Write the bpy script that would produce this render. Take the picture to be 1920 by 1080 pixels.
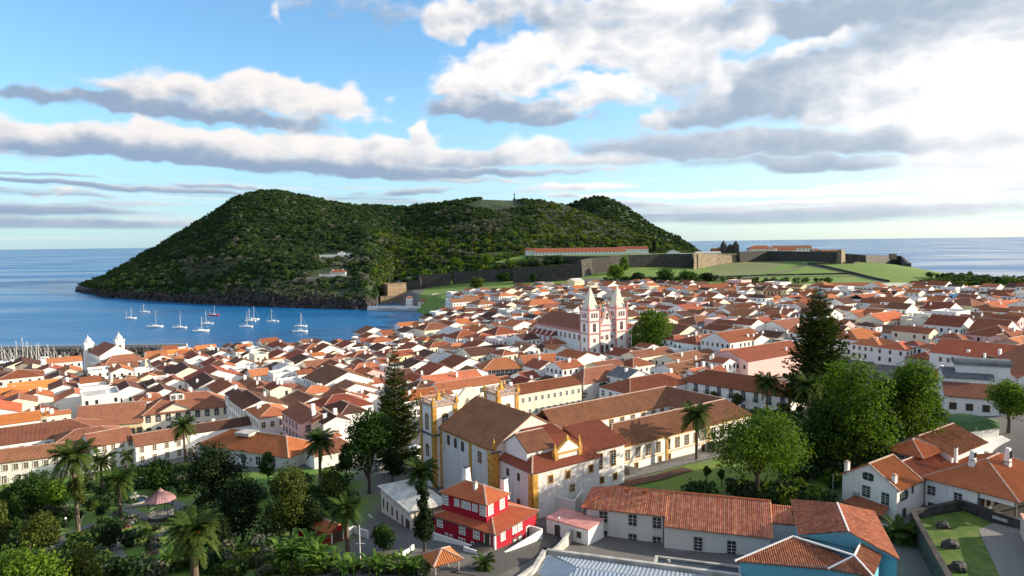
import bpy, math, random, numpy as np
from mathutils import Vector, Matrix
for o in list(bpy.data.objects): bpy.data.objects.remove(o)
SC=bpy.context.scene; COL=SC.collection
R=random.Random(7); RN=np.random.RandomState(7)
FOC=1280.0; CX,CY=960.0,540.0; CAMZ=75.0
PITCH=math.radians(-3.78); ROLL=math.radians(0.72)
A0=math.radians(35); cu,su=math.cos(A0),math.sin(A0)
def ray(px,py):
    # image coords -> unroll -> camera dir -> world (y forward)
    a=(px-CX); b=-(py-CY)
    c,s=math.cos(ROLL),math.sin(ROLL)
    # horizon appears rising to the right: image = R(+roll) * unrolled
    x= c*a+s*b; z=-s*a+c*b
    x/=FOC; z/=FOC; y=1.0
    cp,sp=math.cos(PITCH),math.sin(PITCH)
    return np.array([x, y*cp - z*sp, y*sp + z*cp])
def proj(X,Y,Z):
    cp,sp=math.cos(PITCH),math.sin(PITCH)
    Zr=Z-CAMZ
    y= Y*cp+Zr*sp; z=-Y*sp+Zr*cp
    x=X/y*FOC; z=z/y*FOC
    c,s=math.cos(ROLL),math.sin(ROLL)
    a=c*x-s*z; b=s*x+c*z
    return CX+a, CY-b
def P(px,py,z=0.0):
    r=ray(px,py); t=(z-CAMZ)/r[2]
    return np.array([r[0]*t,r[1]*t,z])
def PD(px,py,d):
    r=ray(px,py); t=d/r[1]
    return np.array([r[0]*t,d,CAMZ+r[2]*t])
def uv(p): return (p[0]*cu+p[1]*su, -p[0]*su+p[1]*cu)
def xy(U,V): return (U*cu-V*su, U*su+V*cu)
CTRL=[(50,1050,25),(300,930,20),(600,1075,29),(910,1040,30),(1060,1075,29),(560,900,21),(1270,1020,25.5),(1330,900,29),(1150,885,27),
(1490,930,29),(1700,965,27),(1850,1080,27.5),(1700,860,30),(1810,830,32),(1900,760,30),(690,880,20),(0,905,15),(340,870,17),(200,990,22),(560,880,19),
(250,740,10),(40,780,10),(600,800,16),(450,700,6),(640,655,3),(800,610,5),(800,720,12),(960,700,15),(1107,670,17),(1225,660,20),(900,640,10),
(870,580,12),(900,545,22),(1100,530,27),(1350,535,28),(1400,600,24),(1400,700,22),(1600,560,28),(1600,640,26),(1880,690,28),(1900,600,26),
(1900,545,24),(1700,530,26),(1300,502,38),(1450,490,43),(1600,490,43),(1700,499,38),(1780,520,22),(1150,525,30),(1000,527,27),(830,540,18),(160,700,4),(0,700,4),(935,945,26),(790,880,22),
(1300,750,21),(1500,800,26),(1400,850,27.5)]
XYC=[(0,0,66),(0,30,47),(0,55,38),(-40,60,35),(50,60,35),(0,80,31.5),(60,80,27),(-80,80,29),(30,30,50),(-60,30,44),(85,40,52),(150,50,70),(150,115,46),(220,120,52),(300,200,45),(-160,60,32),(-200,150,18),(-60,-60,78),(150,-60,85),(0,60,50),(78,88,27),(84,100,27.5),(70,72,28),(66,90,27),(110,70,50),(-150,-60,50),(300,0,80),(-260,300,5),(-230,500,-3),(420,400,35),(620,600,25),(700,900,12),(330,1250,45),(0,1200,60),(-300,1150,20),(500,1250,5)]
for _px,_z in ((990,55),(1040,55.5),(1100,55.5),(1160,55.5),(1215,55)):
    _q=PD(_px,478,1065 if _px<1170 else 1110); XYC.append((_q[0],_q[1],_z))
XYC+=[(float(PD(_px,478,1140)[0]),1140,56) for _px in (990,1100,1200)]
 
def tps_fit():
    pts=[];zs=[]
    for px,py,z in CTRL:
        p=P(px,py,z); pts.append(p[:2]); zs.append(z)
    for x,y,z in XYC: pts.append((x,y)); zs.append(z)
    pts=np.array(pts,float)/100; zs=np.array(zs,float); n=len(pts)
    d=np.linalg.norm(pts[:,None]-pts[None],axis=2)
    K=np.where(d>0,d*d*np.log(d+1e-12),0)+np.eye(n)*0.02
    Pm=np.c_[np.ones(n),pts]
    A=np.zeros((n+3,n+3)); A[:n,:n]=K; A[:n,n:]=Pm; A[n:,:n]=Pm.T
    w=np.linalg.solve(A,np.r_[zs,0,0,0])
    return pts,w
_pts,_w=tps_fit()
def Graw(x,y):
    q=np.stack([np.ravel(x),np.ravel(y)],1)/100.0
    out=np.empty(len(q))
    for i in range(0,len(q),20000):
        qq=q[i:i+20000]
        d=np.linalg.norm(qq[:,None]-_pts[None],axis=2)
        out[i:i+20000]=(np.where(d>0,d*d*np.log(d+1e-12),0)@_w[:-3])+_w[-3]+qq@_w[-2:]
    return out.reshape(np.shape(x))
# lookup grid
GX0,GX1,GY0,GY1,GS=-700,900,-200,1400,5.0
_gx=np.arange(GX0,GX1+GS,GS); _gy=np.arange(GY0,GY1+GS,GS)
_GG=Graw(*np.meshgrid(_gx,_gy,indexing='ij'))
def G(x,y):
    fx=(x-GX0)/GS; fy=(y-GY0)/GS
    i=min(max(int(fx),0),len(_gx)-2); j=min(max(int(fy),0),len(_gy)-2)
    a=fx-i;b=fy-j
    return float((_GG[i,j]*(1-a)+_GG[i+1,j]*a)*(1-b)+(_GG[i,j+1]*(1-a)+_GG[i+1,j+1]*a)*b)
def gp(px,py,h=0.0,d0=60,d1=1300):
    r=ray(px,py); r=r/r[1]; d=d0
    while d<d1:
        if CAMZ+r[2]*d <= G(r[0]*d,d)+h: break
        d+=2
    lo,hi=d-2,d
    for _ in range(12):
        m=(lo+hi)/2
        if CAMZ+r[2]*m<=G(r[0]*m,m)+h: hi=m
        else: lo=m
    return np.array([r[0]*hi,hi,CAMZ+r[2]*hi])
# ---------------------------------------------------------------- camera
cam=bpy.data.cameras.new('camera'); co=bpy.data.objects.new('camera',cam); COL.objects.link(co)
cam.sensor_width=36; cam.lens=36*FOC/1920; cam.clip_start=0.5; cam.clip_end=200000
co.location=(0,0,CAMZ)
co.rotation_euler=(Matrix.Rotation(PITCH,4,'X')@Matrix.Rotation(math.pi/2,4,'X')@Matrix.Rotation(-ROLL,4,'Z')).to_euler()
SC.camera=co
# ---------------------------------------------------------------- colour, sun, sky
SUN_EL=math.radians(18); SUN_AZ=math.radians(84)      # azimuth clockwise from +Y
SC.view_settings.view_transform='Standard'; SC.view_settings.look='None'
SC.view_settings.exposure=1.0; SC.view_settings.gamma=1; SC.view_settings.use_curve_mapping=False
sl=bpy.data.lights.new('sun','SUN'); sl.energy=4.5; sl.angle=math.radians(0.5); sl.color=(1.0,0.86,0.66)
so=bpy.data.objects.new('sun',sl); COL.objects.link(so)
sd=Vector((math.sin(SUN_AZ)*math.cos(SUN_EL),math.cos(SUN_AZ)*math.cos(SUN_EL),math.sin(SUN_EL)))
so.rotation_euler=sd.to_track_quat('Z','Y').to_euler(); so.location=(300,0,200)
W=bpy.data.worlds.new('World'); SC.world=W; W.use_nodes=True
class NT:
    """tiny helper for node trees"""
    def __init__(s,nt): s.nt=nt; s.n=nt.nodes; s.l=nt.links
    def new(s,t,**k):
        n=s.n.new(t)
        for a,b in k.items(): setattr(n,a,b)
        return n
    def put(s,sock,v):
        if hasattr(v,'is_output') or isinstance(v,bpy.types.NodeSocket): s.l.new(v,sock)
        else: sock.default_value=v
    def m(s,op,a,b=None,c=None,clamp=False):
        n=s.new('ShaderNodeMath',operation=op); n.use_clamp=clamp
        s.put(n.inputs[0],a)
        if b is not None: s.put(n.inputs[1],b)
        if c is not None: s.put(n.inputs[2],c)
        return n.outputs[0]
    def mr(s,v,a,b,c=0.0,d=1.0,smooth=True):
        n=s.new('ShaderNodeMapRange'); n.interpolation_type='SMOOTHSTEP' if smooth else 'LINEAR'
        for i,x in zip((0,1,2,3,4),(v,a,b,c,d)): s.put(n.inputs[i],x)
        return n.outputs[0]
    def mix(s,f,a,b,blend='MIX'):
        n=s.new('ShaderNodeMix',data_type='RGBA',blend_type=blend)
        s.put(n.inputs[0],f); s.put(n.inputs[6],a); s.put(n.inputs[7],b); return n.outputs[2]
    def noise(s,vec,scale,detail=4,rough=0.5,dims='3D',dist=0.0):
        n=s.new('ShaderNodeTexNoise',noise_dimensions=dims)
        s.l.new(vec,n.inputs['Vector']); n.inputs['Scale'].default_value=scale
        n.inputs['Detail'].default_value=detail; n.inputs['Roughness'].default_value=rough
        n.inputs['Distortion'].default_value=dist
        return n.outputs['Fac']
    def comb(s,x,y,z=0.0):
        n=s.new('ShaderNodeCombineXYZ'); s.put(n.inputs[0],x); s.put(n.inputs[1],y); s.put(n.inputs[2],z); return n.outputs[0]
    def ramp(s,f,stops):
        n=s.new('ShaderNodeValToRGB'); s.l.new(f,n.inputs[0]); e=n.color_ramp.elements
        while len(e)<len(stops): e.new(0.5)
        for el,(p,c) in zip(e,stops): el.position=p; el.color=c if len(c)==4 else (*c,1)
        return n.outputs[0]
def azel(px,py):
    r=ray(px,py); return math.degrees(math.atan2(r[0],r[1])), math.degrees(math.atan2(r[2],math.hypot(r[0],r[1])))
# clouds as heaps in the sky: pixel centre, half sizes (px), tilt, weight
# clouds as heaps in the sky: pixel centre, half sizes, tilt, weight, how sunlit
CLOUDS=[(420,178,190,24,2,.95,1.0),(590,192,95,34,6,1.0,.9),(520,165,60,22,0,.9,1.1),(260,165,120,14,0,.7,.6),(90,184,170,13,-2,.85,-1.0),(260,200,170,20,2,.95,-1.3),(440,218,180,20,4,1.0,-1.1),(680,195,50,16,0,.5,.6),
 (80,248,150,16,0,1.0,.9),(290,252,90,24,2,1.0,1.1),(440,272,120,24,4,1.0,1.0),(610,276,90,24,3,1.0,1.0),(740,282,90,24,3,.95,.9),(800,250,40,32,0,.95,1.0),(690,296,100,20,3,.9,.7),(90,272,190,14,1,1.0,-1.3),(330,292,210,16,5,1.1,-1.4),(600,314,250,15,3,1.1,-1.4),(860,302,120,20,0,.95,-.6),(990,285,90,26,0,.9,.5),(900,325,170,10,0,.8,-.9),(880,338,110,5,0,.6,.6),
 (865,45,78,36,-8,1.0,.9),(700,22,120,26,0,.55,-.9),(910,15,60,20,0,.8,-.5),(960,140,110,40,0,1.0,1.1),(1040,105,80,36,0,.95,1.0),(1110,175,80,30,0,.95,.9),(880,165,70,30,0,.9,.9),(930,205,130,22,2,.95,-1.1),(1010,222,110,20,0,.9,-1.0),(1180,190,50,20,0,.6,.3),
 (1060,25,130,40,0,.85,-.4),(1160,90,90,50,15,.9,.5),(1250,40,110,60,15,.95,.9),(1330,60,60,70,0,.9,-.3),(1370,70,60,22,-10,1.0,1.2),(1350,165,45,34,-20,1.0,1.2),(1270,130,90,50,0,.9,.2),(1560,28,380,34,3,1.2,-1.5),(1850,60,260,40,0,1.2,-1.2),(1530,82,60,14,-12,.9,1.1),
 (1450,150,150,40,-8,1.1,-1.3),(1380,205,190,30,-5,.95,-.9),(1600,180,160,44,-8,1.0,-.6),(1780,175,170,70,0,1.3,1.2),(1900,220,160,100,0,1.3,1.3),(1700,110,200,22,-5,1.0,.5),(1540,215,60,24,-10,.9,.9),
 (1480,268,310,27,2,.90,-.95),(1280,283,180,18,3,.75,-.8),(1520,308,210,17,3,.72,-.9),(1800,262,180,18,-3,.9,-.9),(1240,228,48,22,0,.95,1.0),(1160,300,130,14,0,.7,.2),(1100,320,90,8,0,.6,-.4),
 (1600,402,400,16,-1,.8,-.8),(1280,400,220,15,0,.65,-.7),(1150,385,120,8,0,.6,-.6),(1380,365,300,7,0,.65,.8),(1560,380,250,7,0,.6,.3),(1750,345,200,7,0,.6,.6),
 (180,348,330,5,2,.8,-1.0),(60,327,160,4,1,.6,-.9),(100,362,160,7,2,.6,-.6),(95,362,28,8,-15,.7,.7),(60,392,330,12,0,.65,-1.0),(300,385,160,8,0,.6,-.5),(150,420,330,12,0,.6,-1.0),(350,415,100,12,0,.5,-.3),(60,447,130,3,0,.6,.8),(420,352,110,5,2,.6,-.5),
 (780,360,100,8,-3,.75,-.8),(700,352,90,4,0,.5,.2),(1080,352,110,8,0,.7,.5),(1050,368,60,6,0,.6,-.3),
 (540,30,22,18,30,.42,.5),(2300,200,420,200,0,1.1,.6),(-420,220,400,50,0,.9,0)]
_NT={}
def pnoise(x,y,per,seed):
    """2-D gradient noise on arrays, lattice wraps every `per` cells in x"""
    if seed not in _NT: _NT[seed]=np.random.RandomState(seed).rand(512,512).astype(np.float32)*2*np.pi
    T=_NT[seed]
    xi=np.floor(x).astype(np.int32); yi=np.floor(y).astype(np.int32); fx=(x-xi).astype(np.float32); fy=(y-yi).astype(np.float32)
    u=fx*fx*fx*(fx*(fx*6-15)+10); v=fy*fy*fy*(fy*(fy*6-15)+10)
    def gr(i,j,dx,dy):
        a=T[(i%per)%512,j%512]; return np.cos(a)*dx+np.sin(a)*dy
    n0=gr(xi,yi,fx,fy)*(1-u)+gr(xi+1,yi,fx-1,fy)*u
    n1=gr(xi,yi+1,fx,fy-1)*(1-u)+gr(xi+1,yi+1,fx-1,fy-1)*u
    return (n0*(1-v)+n1*v)*1.4
def pfbm(x,y,per,oct,gain,seed,billow=False):
    s=0;a=1;t=0
    for k in range(oct):
        n=pnoise(x,y,per,seed+k)
        s=s+a*((1-2*np.abs(n)) if billow else n); t+=a; a*=gain; x=x*2;y=y*2;per*=2
    return s/t
SW,SH=4096,900; EPOW=0.62
_u=(np.arange(SW)+.5)/SW; _v=(np.arange(SH)+.5)/SH
AZ,EL=np.meshgrid((_u*360-180).astype(np.float32),(90*_v**(1/EPOW)).astype(np.float32))
def cloud_field():
    n1=pfbm((AZ+180)*90/360,EL*0.22+3,90,3,.5,11); n2=pfbm((AZ+180)*120/360,EL*0.35+9,120,3,.5,21)
    azw=AZ+n1*4.5; elw=EL+n2*1.3*np.clip((EL-1)/13,.04,1)
    acc=np.zeros_like(AZ); hs=np.zeros_like(AZ); hw=np.zeros_like(AZ)+1e-4
    for (px,py,wx,wy,tilt,wt,br) in CLOUDS:
        a0,e0=azel(px,py); kx=math.degrees(wx/FOC)*math.cos(math.atan((min(max(px,0),1920)-960)/FOC))**1.5; ky=math.degrees(wy/FOC)*.95
        t=math.radians(-tilt)-.0126; dx=azw-a0; dy=elw-e0
        u=(dx*math.cos(t)+dy*math.sin(t))/kx; v=(-dx*math.sin(t)+dy*math.cos(t))/ky
        v2=np.where(v<0,v*1.25,v); q=u*u+v2*v2
        b=wt*np.exp(-.62*q**1.4); acc=1-(1-acc)*(1-np.clip(b,0,.999)) if False else np.maximum(acc,b)+.12*np.minimum(acc,b)
        k=np.exp(-1.3*q)*wt; hs+=k*(np.clip(v,-1.3,1.3)*.62+u*.12+br*.75); hw+=k
    acc=np.maximum(acc,.20*np.clip((9-EL)/5,0,1)*np.clip((25-AZ)/40,0,1)+.14*np.clip((9-EL)/5,0,1))
    h=hs/hw
    # unseen cloud outside the frame, thickened and brightened to lift the ambient light
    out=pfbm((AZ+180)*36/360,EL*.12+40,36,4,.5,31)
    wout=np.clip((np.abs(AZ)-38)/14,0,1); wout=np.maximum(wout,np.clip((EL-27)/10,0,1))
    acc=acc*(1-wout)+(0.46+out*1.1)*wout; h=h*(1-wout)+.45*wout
    big=pfbm((AZ+180)*72/360,EL*.34+5,72,8,.5,41); bil=pfbm((AZ+180)*108/360,EL*.6+7,108,7,.52,61,True)
    st=pfbm((AZ+180)*24/360,EL*1.5+70,24,7,.5,81)+.12
    low=np.clip((10-EL)/6,0,1)
    tex=(big*.9+(bil-.6)*.6)*(1-low)+st*.7*low
    D=acc+tex*(.46+.30*low)*(1-.25*np.clip((AZ-2)/14,0,1))
    puff=(bil-.6)*(1-low*.7); fine=pfbm((AZ+180)*180/360,EL*.9+15,180,6,.55,101)
    calm=1-.45*np.clip((AZ-2)/14,0,1)
    L=h*.85+(puff*.75+big*.4+fine*.3)*calm+(acc<.0)*0
    # thin edges scatter light and never go as dark as the thick part
    L=L+np.clip(.75-D,0,.5)*.8
    return D.astype(np.float32),L.astype(np.float32)
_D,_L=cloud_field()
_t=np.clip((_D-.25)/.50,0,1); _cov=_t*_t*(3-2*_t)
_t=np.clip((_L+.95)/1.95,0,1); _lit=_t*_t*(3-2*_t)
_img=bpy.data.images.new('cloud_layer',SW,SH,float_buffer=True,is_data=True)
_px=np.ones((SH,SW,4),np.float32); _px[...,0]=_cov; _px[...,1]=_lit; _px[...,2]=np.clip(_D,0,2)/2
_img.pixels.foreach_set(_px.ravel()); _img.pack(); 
w=NT(W.node_tree); bg=w.n['Background']
tc=w.new('ShaderNodeTexCoord'); s3=w.new('ShaderNodeSeparateXYZ'); w.l.new(tc.outputs['Generated'],s3.inputs[0])
azn=w.m('MULTIPLY',w.m('ARCTAN2',s3.outputs[0],s3.outputs[1]),57.2958)
eln=w.m('MULTIPLY',w.m('ARCSINE',s3.outputs[2]),57.2958)
it=w.new('ShaderNodeTexImage',image=_img,interpolation='Linear',extension='EXTEND')
w.l.new(w.comb(w.m('MULTIPLY_ADD',azn,1/360,.5),w.m('POWER',w.m('MAXIMUM',w.m('DIVIDE',eln,90),.00001),EPOW)),it.inputs[0])
sc3=w.new('ShaderNodeSeparateColor'); w.l.new(it.outputs[0],sc3.inputs[0])
cover=sc3.outputs[0]; lit=sc3.outputs[1]
sky=w.new('ShaderNodeTexSky',sky_type='NISHITA',sun_disc=False); sky.sun_elevation=SUN_EL; sky.sun_rotation=SUN_AZ
sky.altitude=80; sky.air_density=1.0; sky.dust_density=0.6; sky.ozone_density=2.5
sunside=w.mr(azn,-25.0,42.0)
bright=w.mix(sunside,(4.9,4.7,4.6,1),(6.6,6.4,6.2,1))
dark=w.mix(sunside,(1.6,2.15,2.95,1),(2.2,2.7,3.3,1))
ccol=w.mix(lit,dark,bright)
# thin veil that whitens the low sky and the sun side
skc=w.mix(1.0,sky.outputs[0],(.98,1.25,1.34,1),'MULTIPLY')
lowm=w.mr(eln,0.0,15.0,0.60,0.0)
side=w.mr(azn,-5.0,45.0,0.0,0.62)
veil=w.m('MAXIMUM',lowm,w.m('MULTIPLY',side,w.mr(eln,60.0,20.0)),clamp=True)
skc=w.mix(veil,skc,w.mix(sunside,(2.25,3.45,4.5,1),(4.2,4.55,4.7,1)))
low2=w.mr(eln,0.2,2.2)                           # clouds fade into the far haze
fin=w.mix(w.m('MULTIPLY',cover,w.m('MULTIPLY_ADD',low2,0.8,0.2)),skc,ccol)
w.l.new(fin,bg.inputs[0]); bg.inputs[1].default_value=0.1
# ---------------------------------------------------------------- materials
MATS={}
def material(name,col,rough=0.8,spec=0.3,var=0.0,nscale=0.4,noise=0.0,det=4,col2=None,bump=0.0,bscale=3.0,coord='Object',objvar=0.0,huevar=0.0,stretch=(1,1,1),metal=0.0,trans=0.0,island=0.0):
    if name in MATS: return MATS[name]
    m=bpy.data.materials.new(name); m.use_nodes=True; t=NT(m.node_tree); b=t.n['Principled BSDF']
    b.inputs['Roughness'].default_value=rough; b.inputs['Specular IOR Level'].default_value=spec; b.inputs['Metallic'].default_value=metal
    c=None
    base=(*col,1)
    if noise or col2 or bump:
        tcn=t.new('ShaderNodeTexCoord'); mp=t.new('ShaderNodeMapping'); mp.inputs['Scale'].default_value=stretch
        t.l.new(tcn.outputs[coord],mp.inputs[0]); vec=mp.outputs[0]
    c=base
    if col2 or noise:
        f=t.noise(vec,nscale,det,0.6)
        c=t.mix(t.mr(f,0.38,0.66),base,(*(col2 or tuple(x*(1-noise) for x in col)),1))
    if objvar or huevar:
        oi=t.new('ShaderNodeObjectInfo'); h=t.new('ShaderNodeHueSaturation')
        t.put(h.inputs['Color'],c)
        t.put(h.inputs['Value'],t.m('MULTIPLY_ADD',oi.outputs['Random'],2*objvar,1-objvar))
        r2=t.m('FRACT',t.m('MULTIPLY',oi.outputs['Random'],17.37))
        t.put(h.inputs['Hue'],t.m('MULTIPLY_ADD',r2,2*huevar,0.5-huevar)); c=h.outputs[0]
    if island:
        ge=t.new('ShaderNodeNewGeometry'); h=t.new('ShaderNodeHueSaturation'); t.put(h.inputs['Color'],c)
        t.put(h.inputs['Value'],t.m('MULTIPLY_ADD',ge.outputs['Random Per Island'],2*island,1-island))
        r2=t.m('FRACT',t.m('MULTIPLY',ge.outputs['Random Per Island'],31.7))
        t.put(h.inputs['Hue'],t.m('MULTIPLY_ADD',r2,0.03,0.485)); c=h.outputs[0]
    t.put(b.inputs['Base Color'],c)
    if bump:
        bn=t.new('ShaderNodeBump'); bn.inputs['Strength'].default_value=bump; bn.inputs['Distance'].default_value=0.1
        t.l.new(t.noise(vec,bscale,4),bn.inputs['Height']); t.l.new(bn.outputs[0],b.inputs['Normal'])
    if trans:
        tr=t.new('ShaderNodeBsdfTranslucent'); t.put(tr.inputs[0],t.mix(1.0,c if not isinstance(c,tuple) else c,(1.0,1.15,0.35,1),'MULTIPLY')) 
        ms=t.new('ShaderNodeMixShader'); ms.inputs[0].default_value=trans
        t.l.new(b.outputs[0],ms.inputs[1]); t.l.new(tr.outputs[0],ms.inputs[2])
        t.l.new(ms.outputs[0],t.n['Material Output'].inputs[0])
    MATS[name]=m; return m
def roof_material(name,col,col2,tile=0.0,mott=0.5,old=0.0):
    """clay tiles: colour jumps from tile to tile (UV in metres), weather patches over it"""
    if name in MATS: return MATS[name]
    m=bpy.data.materials.new(name); m.use_nodes=True; t=NT(m.node_tree); b=t.n['Principled BSDF']
    b.inputs['Roughness'].default_value=0.9; b.inputs['Specular IOR Level'].default_value=0.08
    uvn=t.new('ShaderNodeUVMap'); sp=t.new('ShaderNodeSeparateXYZ'); t.l.new(uvn.outputs[0],sp.inputs[0])
    fu=t.m('FLOOR',t.m('DIVIDE',sp.outputs[0],0.25)); fv=t.m('FLOOR',t.m('DIVIDE',sp.outputs[1],0.42))
    wn=t.new('ShaderNodeTexWhiteNoise',noise_dimensions='2D'); t.l.new(t.comb(fu,fv),wn.inputs['Vector'])
    big=t.noise(uvn.outputs[0],0.35,5,0.65); sm=t.noise(uvn.outputs[0],2.2,3,0.6)
    oi=t.new('ShaderNodeObjectInfo')
    f=t.m('ADD',t.m('MULTIPLY',wn.outputs['Value'],mott),t.m('MULTIPLY',t.mr(big,0.35,0.7),1-mott),clamp=True)
    c=t.mix(f,(*col,1),(*col2,1))
    c=t.mix(t.m('MULTIPLY',t.mr(sm,0.55,0.8),0.25+old),c,(0.10,0.085,0.06,1))
    if old: c=t.mix(t.m('MULTIPLY',t.m('GREATER_THAN',wn.outputs['Value'],0.72),old),c,(0.46,0.20,0.11,1))
    h=t.new('ShaderNodeHueSaturation'); t.l.new(c,h.inputs['Color'])
    t.put(h.inputs['Value'],t.m('MULTIPLY_ADD',oi.outputs['Random'],0.4,0.8))
    t.put(h.inputs['Hue'],t.m('MULTIPLY_ADD',t.m('FRACT',t.m('MULTIPLY',oi.outputs['Random'],13.7)),0.016,0.492))
    t.l.new(h.outputs[0],b.inputs['Base Color'])
    if tile:
        s1=t.m('SINE',t.m('MULTIPLY',sp.outputs[0],2*math.pi/0.25))
        bn=t.new('ShaderNodeBump'); bn.inputs['Strength'].default_value=tile; bn.inputs['Distance'].default_value=0.05
        t.l.new(s1,bn.inputs['Height']); t.l.new(bn.outputs[0],b.inputs['Normal'])
    MATS[name]=m; return m
def wall_material(name,col,dirt=0.3,streak=1.0,objvar=0.04):
    if name in MATS: return MATS[name]
    m=bpy.data.materials.new(name); m.use_nodes=True; t=NT(m.node_tree); b=t.n['Principled BSDF']
    b.inputs['Roughness'].default_value=0.85; b.inputs['Specular IOR Level'].default_value=0.2
    tcn=t.new('ShaderNodeTexCoord'); mp=t.new('ShaderNodeMapping'); mp.inputs['Scale'].default_value=(1.6*streak,1.6*streak,0.16)
    t.l.new(tcn.outputs['Object'],mp.inputs[0])
    n1=t.noise(mp.outputs[0],1.0,5,0.65); n2=t.noise(tcn.outputs['Object'],0.35,5,0.65)
    n3=t.noise(tcn.outputs['Object'],1.7,8,0.72)
    f=t.m('MULTIPLY',t.m('ADD',t.m('MULTIPLY',t.mr(n1,0.46,0.72),t.mr(n2,0.35,0.65)),t.m('MULTIPLY',t.mr(n3,0.52,0.75),.45)),dirt,clamp=True)
    c=t.mix(f,(*col,1),(col[0]*0.30,col[1]*0.29,col[2]*0.27,1))
    oi=t.new('ShaderNodeObjectInfo'); h=t.new('ShaderNodeHueSaturation'); t.l.new(c,h.inputs['Color'])
    t.put(h.inputs['Value'],t.m('MULTIPLY_ADD',oi.outputs['Random'],2*objvar,1-objvar)); t.l.new(h.outputs[0],b.inputs['Base Color'])
    bn=t.new('ShaderNodeBump'); bn.inputs['Strength'].default_value=0.15; bn.inputs['Distance'].default_value=0.03
    t.l.new(t.noise(tcn.outputs['Object'],4.0,3),bn.inputs['Height']); t.l.new(bn.outputs[0],b.inputs['Normal'])
    MATS[name]=m; return m
WALL={'w':wall_material('lime_white',(.80,.78,.74),.38),'c':wall_material('cream_white',(.78,.71,.56),.22),'g':wall_material('weathered_white',(.70,.68,.64),.75),
 'y':wall_material('pale_yellow',(.80,.70,.42),.2),'p':wall_material('pale_pink',(.74,.47,.44),.2),'b':wall_material('light_blue',(.28,.52,.68),.2),
 'B':wall_material('strong_blue',(.03,.19,.42),.2),'r':wall_material('crimson',(.36,.014,.03),.4,objvar=0),'k':wall_material('bare_stone',(.30,.27,.23),.6),'o':wall_material('ochre_wall',(.70,.36,.05),.3,objvar=0),
 't':wall_material('turquoise',(.16,.48,.62),.15,objvar=0),'s':wall_material('stained_gable',(.72,.68,.62),1.0,2.0,objvar=0),'l':wall_material('light_grey_render',(.60,.585,.54),.3,objvar=0),'e':wall_material('ivory_render',(.66,.62,.52),.35,objvar=0)}
ROOF={'o':roof_material('tile_orange',(.46,.17,.085),(.33,.11,.055)),'r':roof_material('tile_red',(.31,.10,.055),(.20,.065,.04)),
 'n':roof_material('tile_brown',(.27,.12,.07),(.15,.07,.045),old=.25),'d':roof_material('tile_dark',(.115,.058,.042),(.07,.042,.034),old=.12),
 'a':roof_material('tile_amber',(.60,.235,.07),(.44,.15,.05)),'w':material('roof_terrace',(.55,.53,.50),noise=.2),'O':roof_material('tile_new_orange',(.47,.15,.065),(.34,.10,.045),mott=.4),
 'x':roof_material('tile_weathered',(.36,.12,.06),(.10,.045,.035),mott=.6,old=.6),'g':material('roof_slate',(.15,.16,.17),noise=.3)}
M_GLASS=material('dark_glass',(.018,.022,.03),rough=.12,spec=.6)
M_GREY=material('basalt_trim',(.13,.125,.12),noise=.3)
M_WHITE=material('white_paint',(.80,.79,.76),noise=.05)
M_OCHRE=material('ochre_trim',(.62,.34,.07),noise=.4,nscale=1.2)
M_PINK=material('pink_trim',(.60,.27,.24),noise=.2,nscale=1)
M_MORTAR=material('mortar_ridge',(.50,.36,.29),noise=.4,nscale=2)
M_WOOD=material('dark_wood',(.07,.045,.03)); M_GREEN=material('green_shutter',(.02,.05,.035)); M_BROWNW=material('brown_window',(.10,.06,.04))
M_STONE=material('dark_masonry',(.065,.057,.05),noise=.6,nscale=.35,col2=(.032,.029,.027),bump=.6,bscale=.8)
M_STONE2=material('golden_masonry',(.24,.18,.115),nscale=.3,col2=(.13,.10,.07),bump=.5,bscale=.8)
M_IRON=material('iron',(.03,.03,.035),rough=.5); M_PLANK=material('asphalt',(.06,.06,.06),noise=.3)
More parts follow.
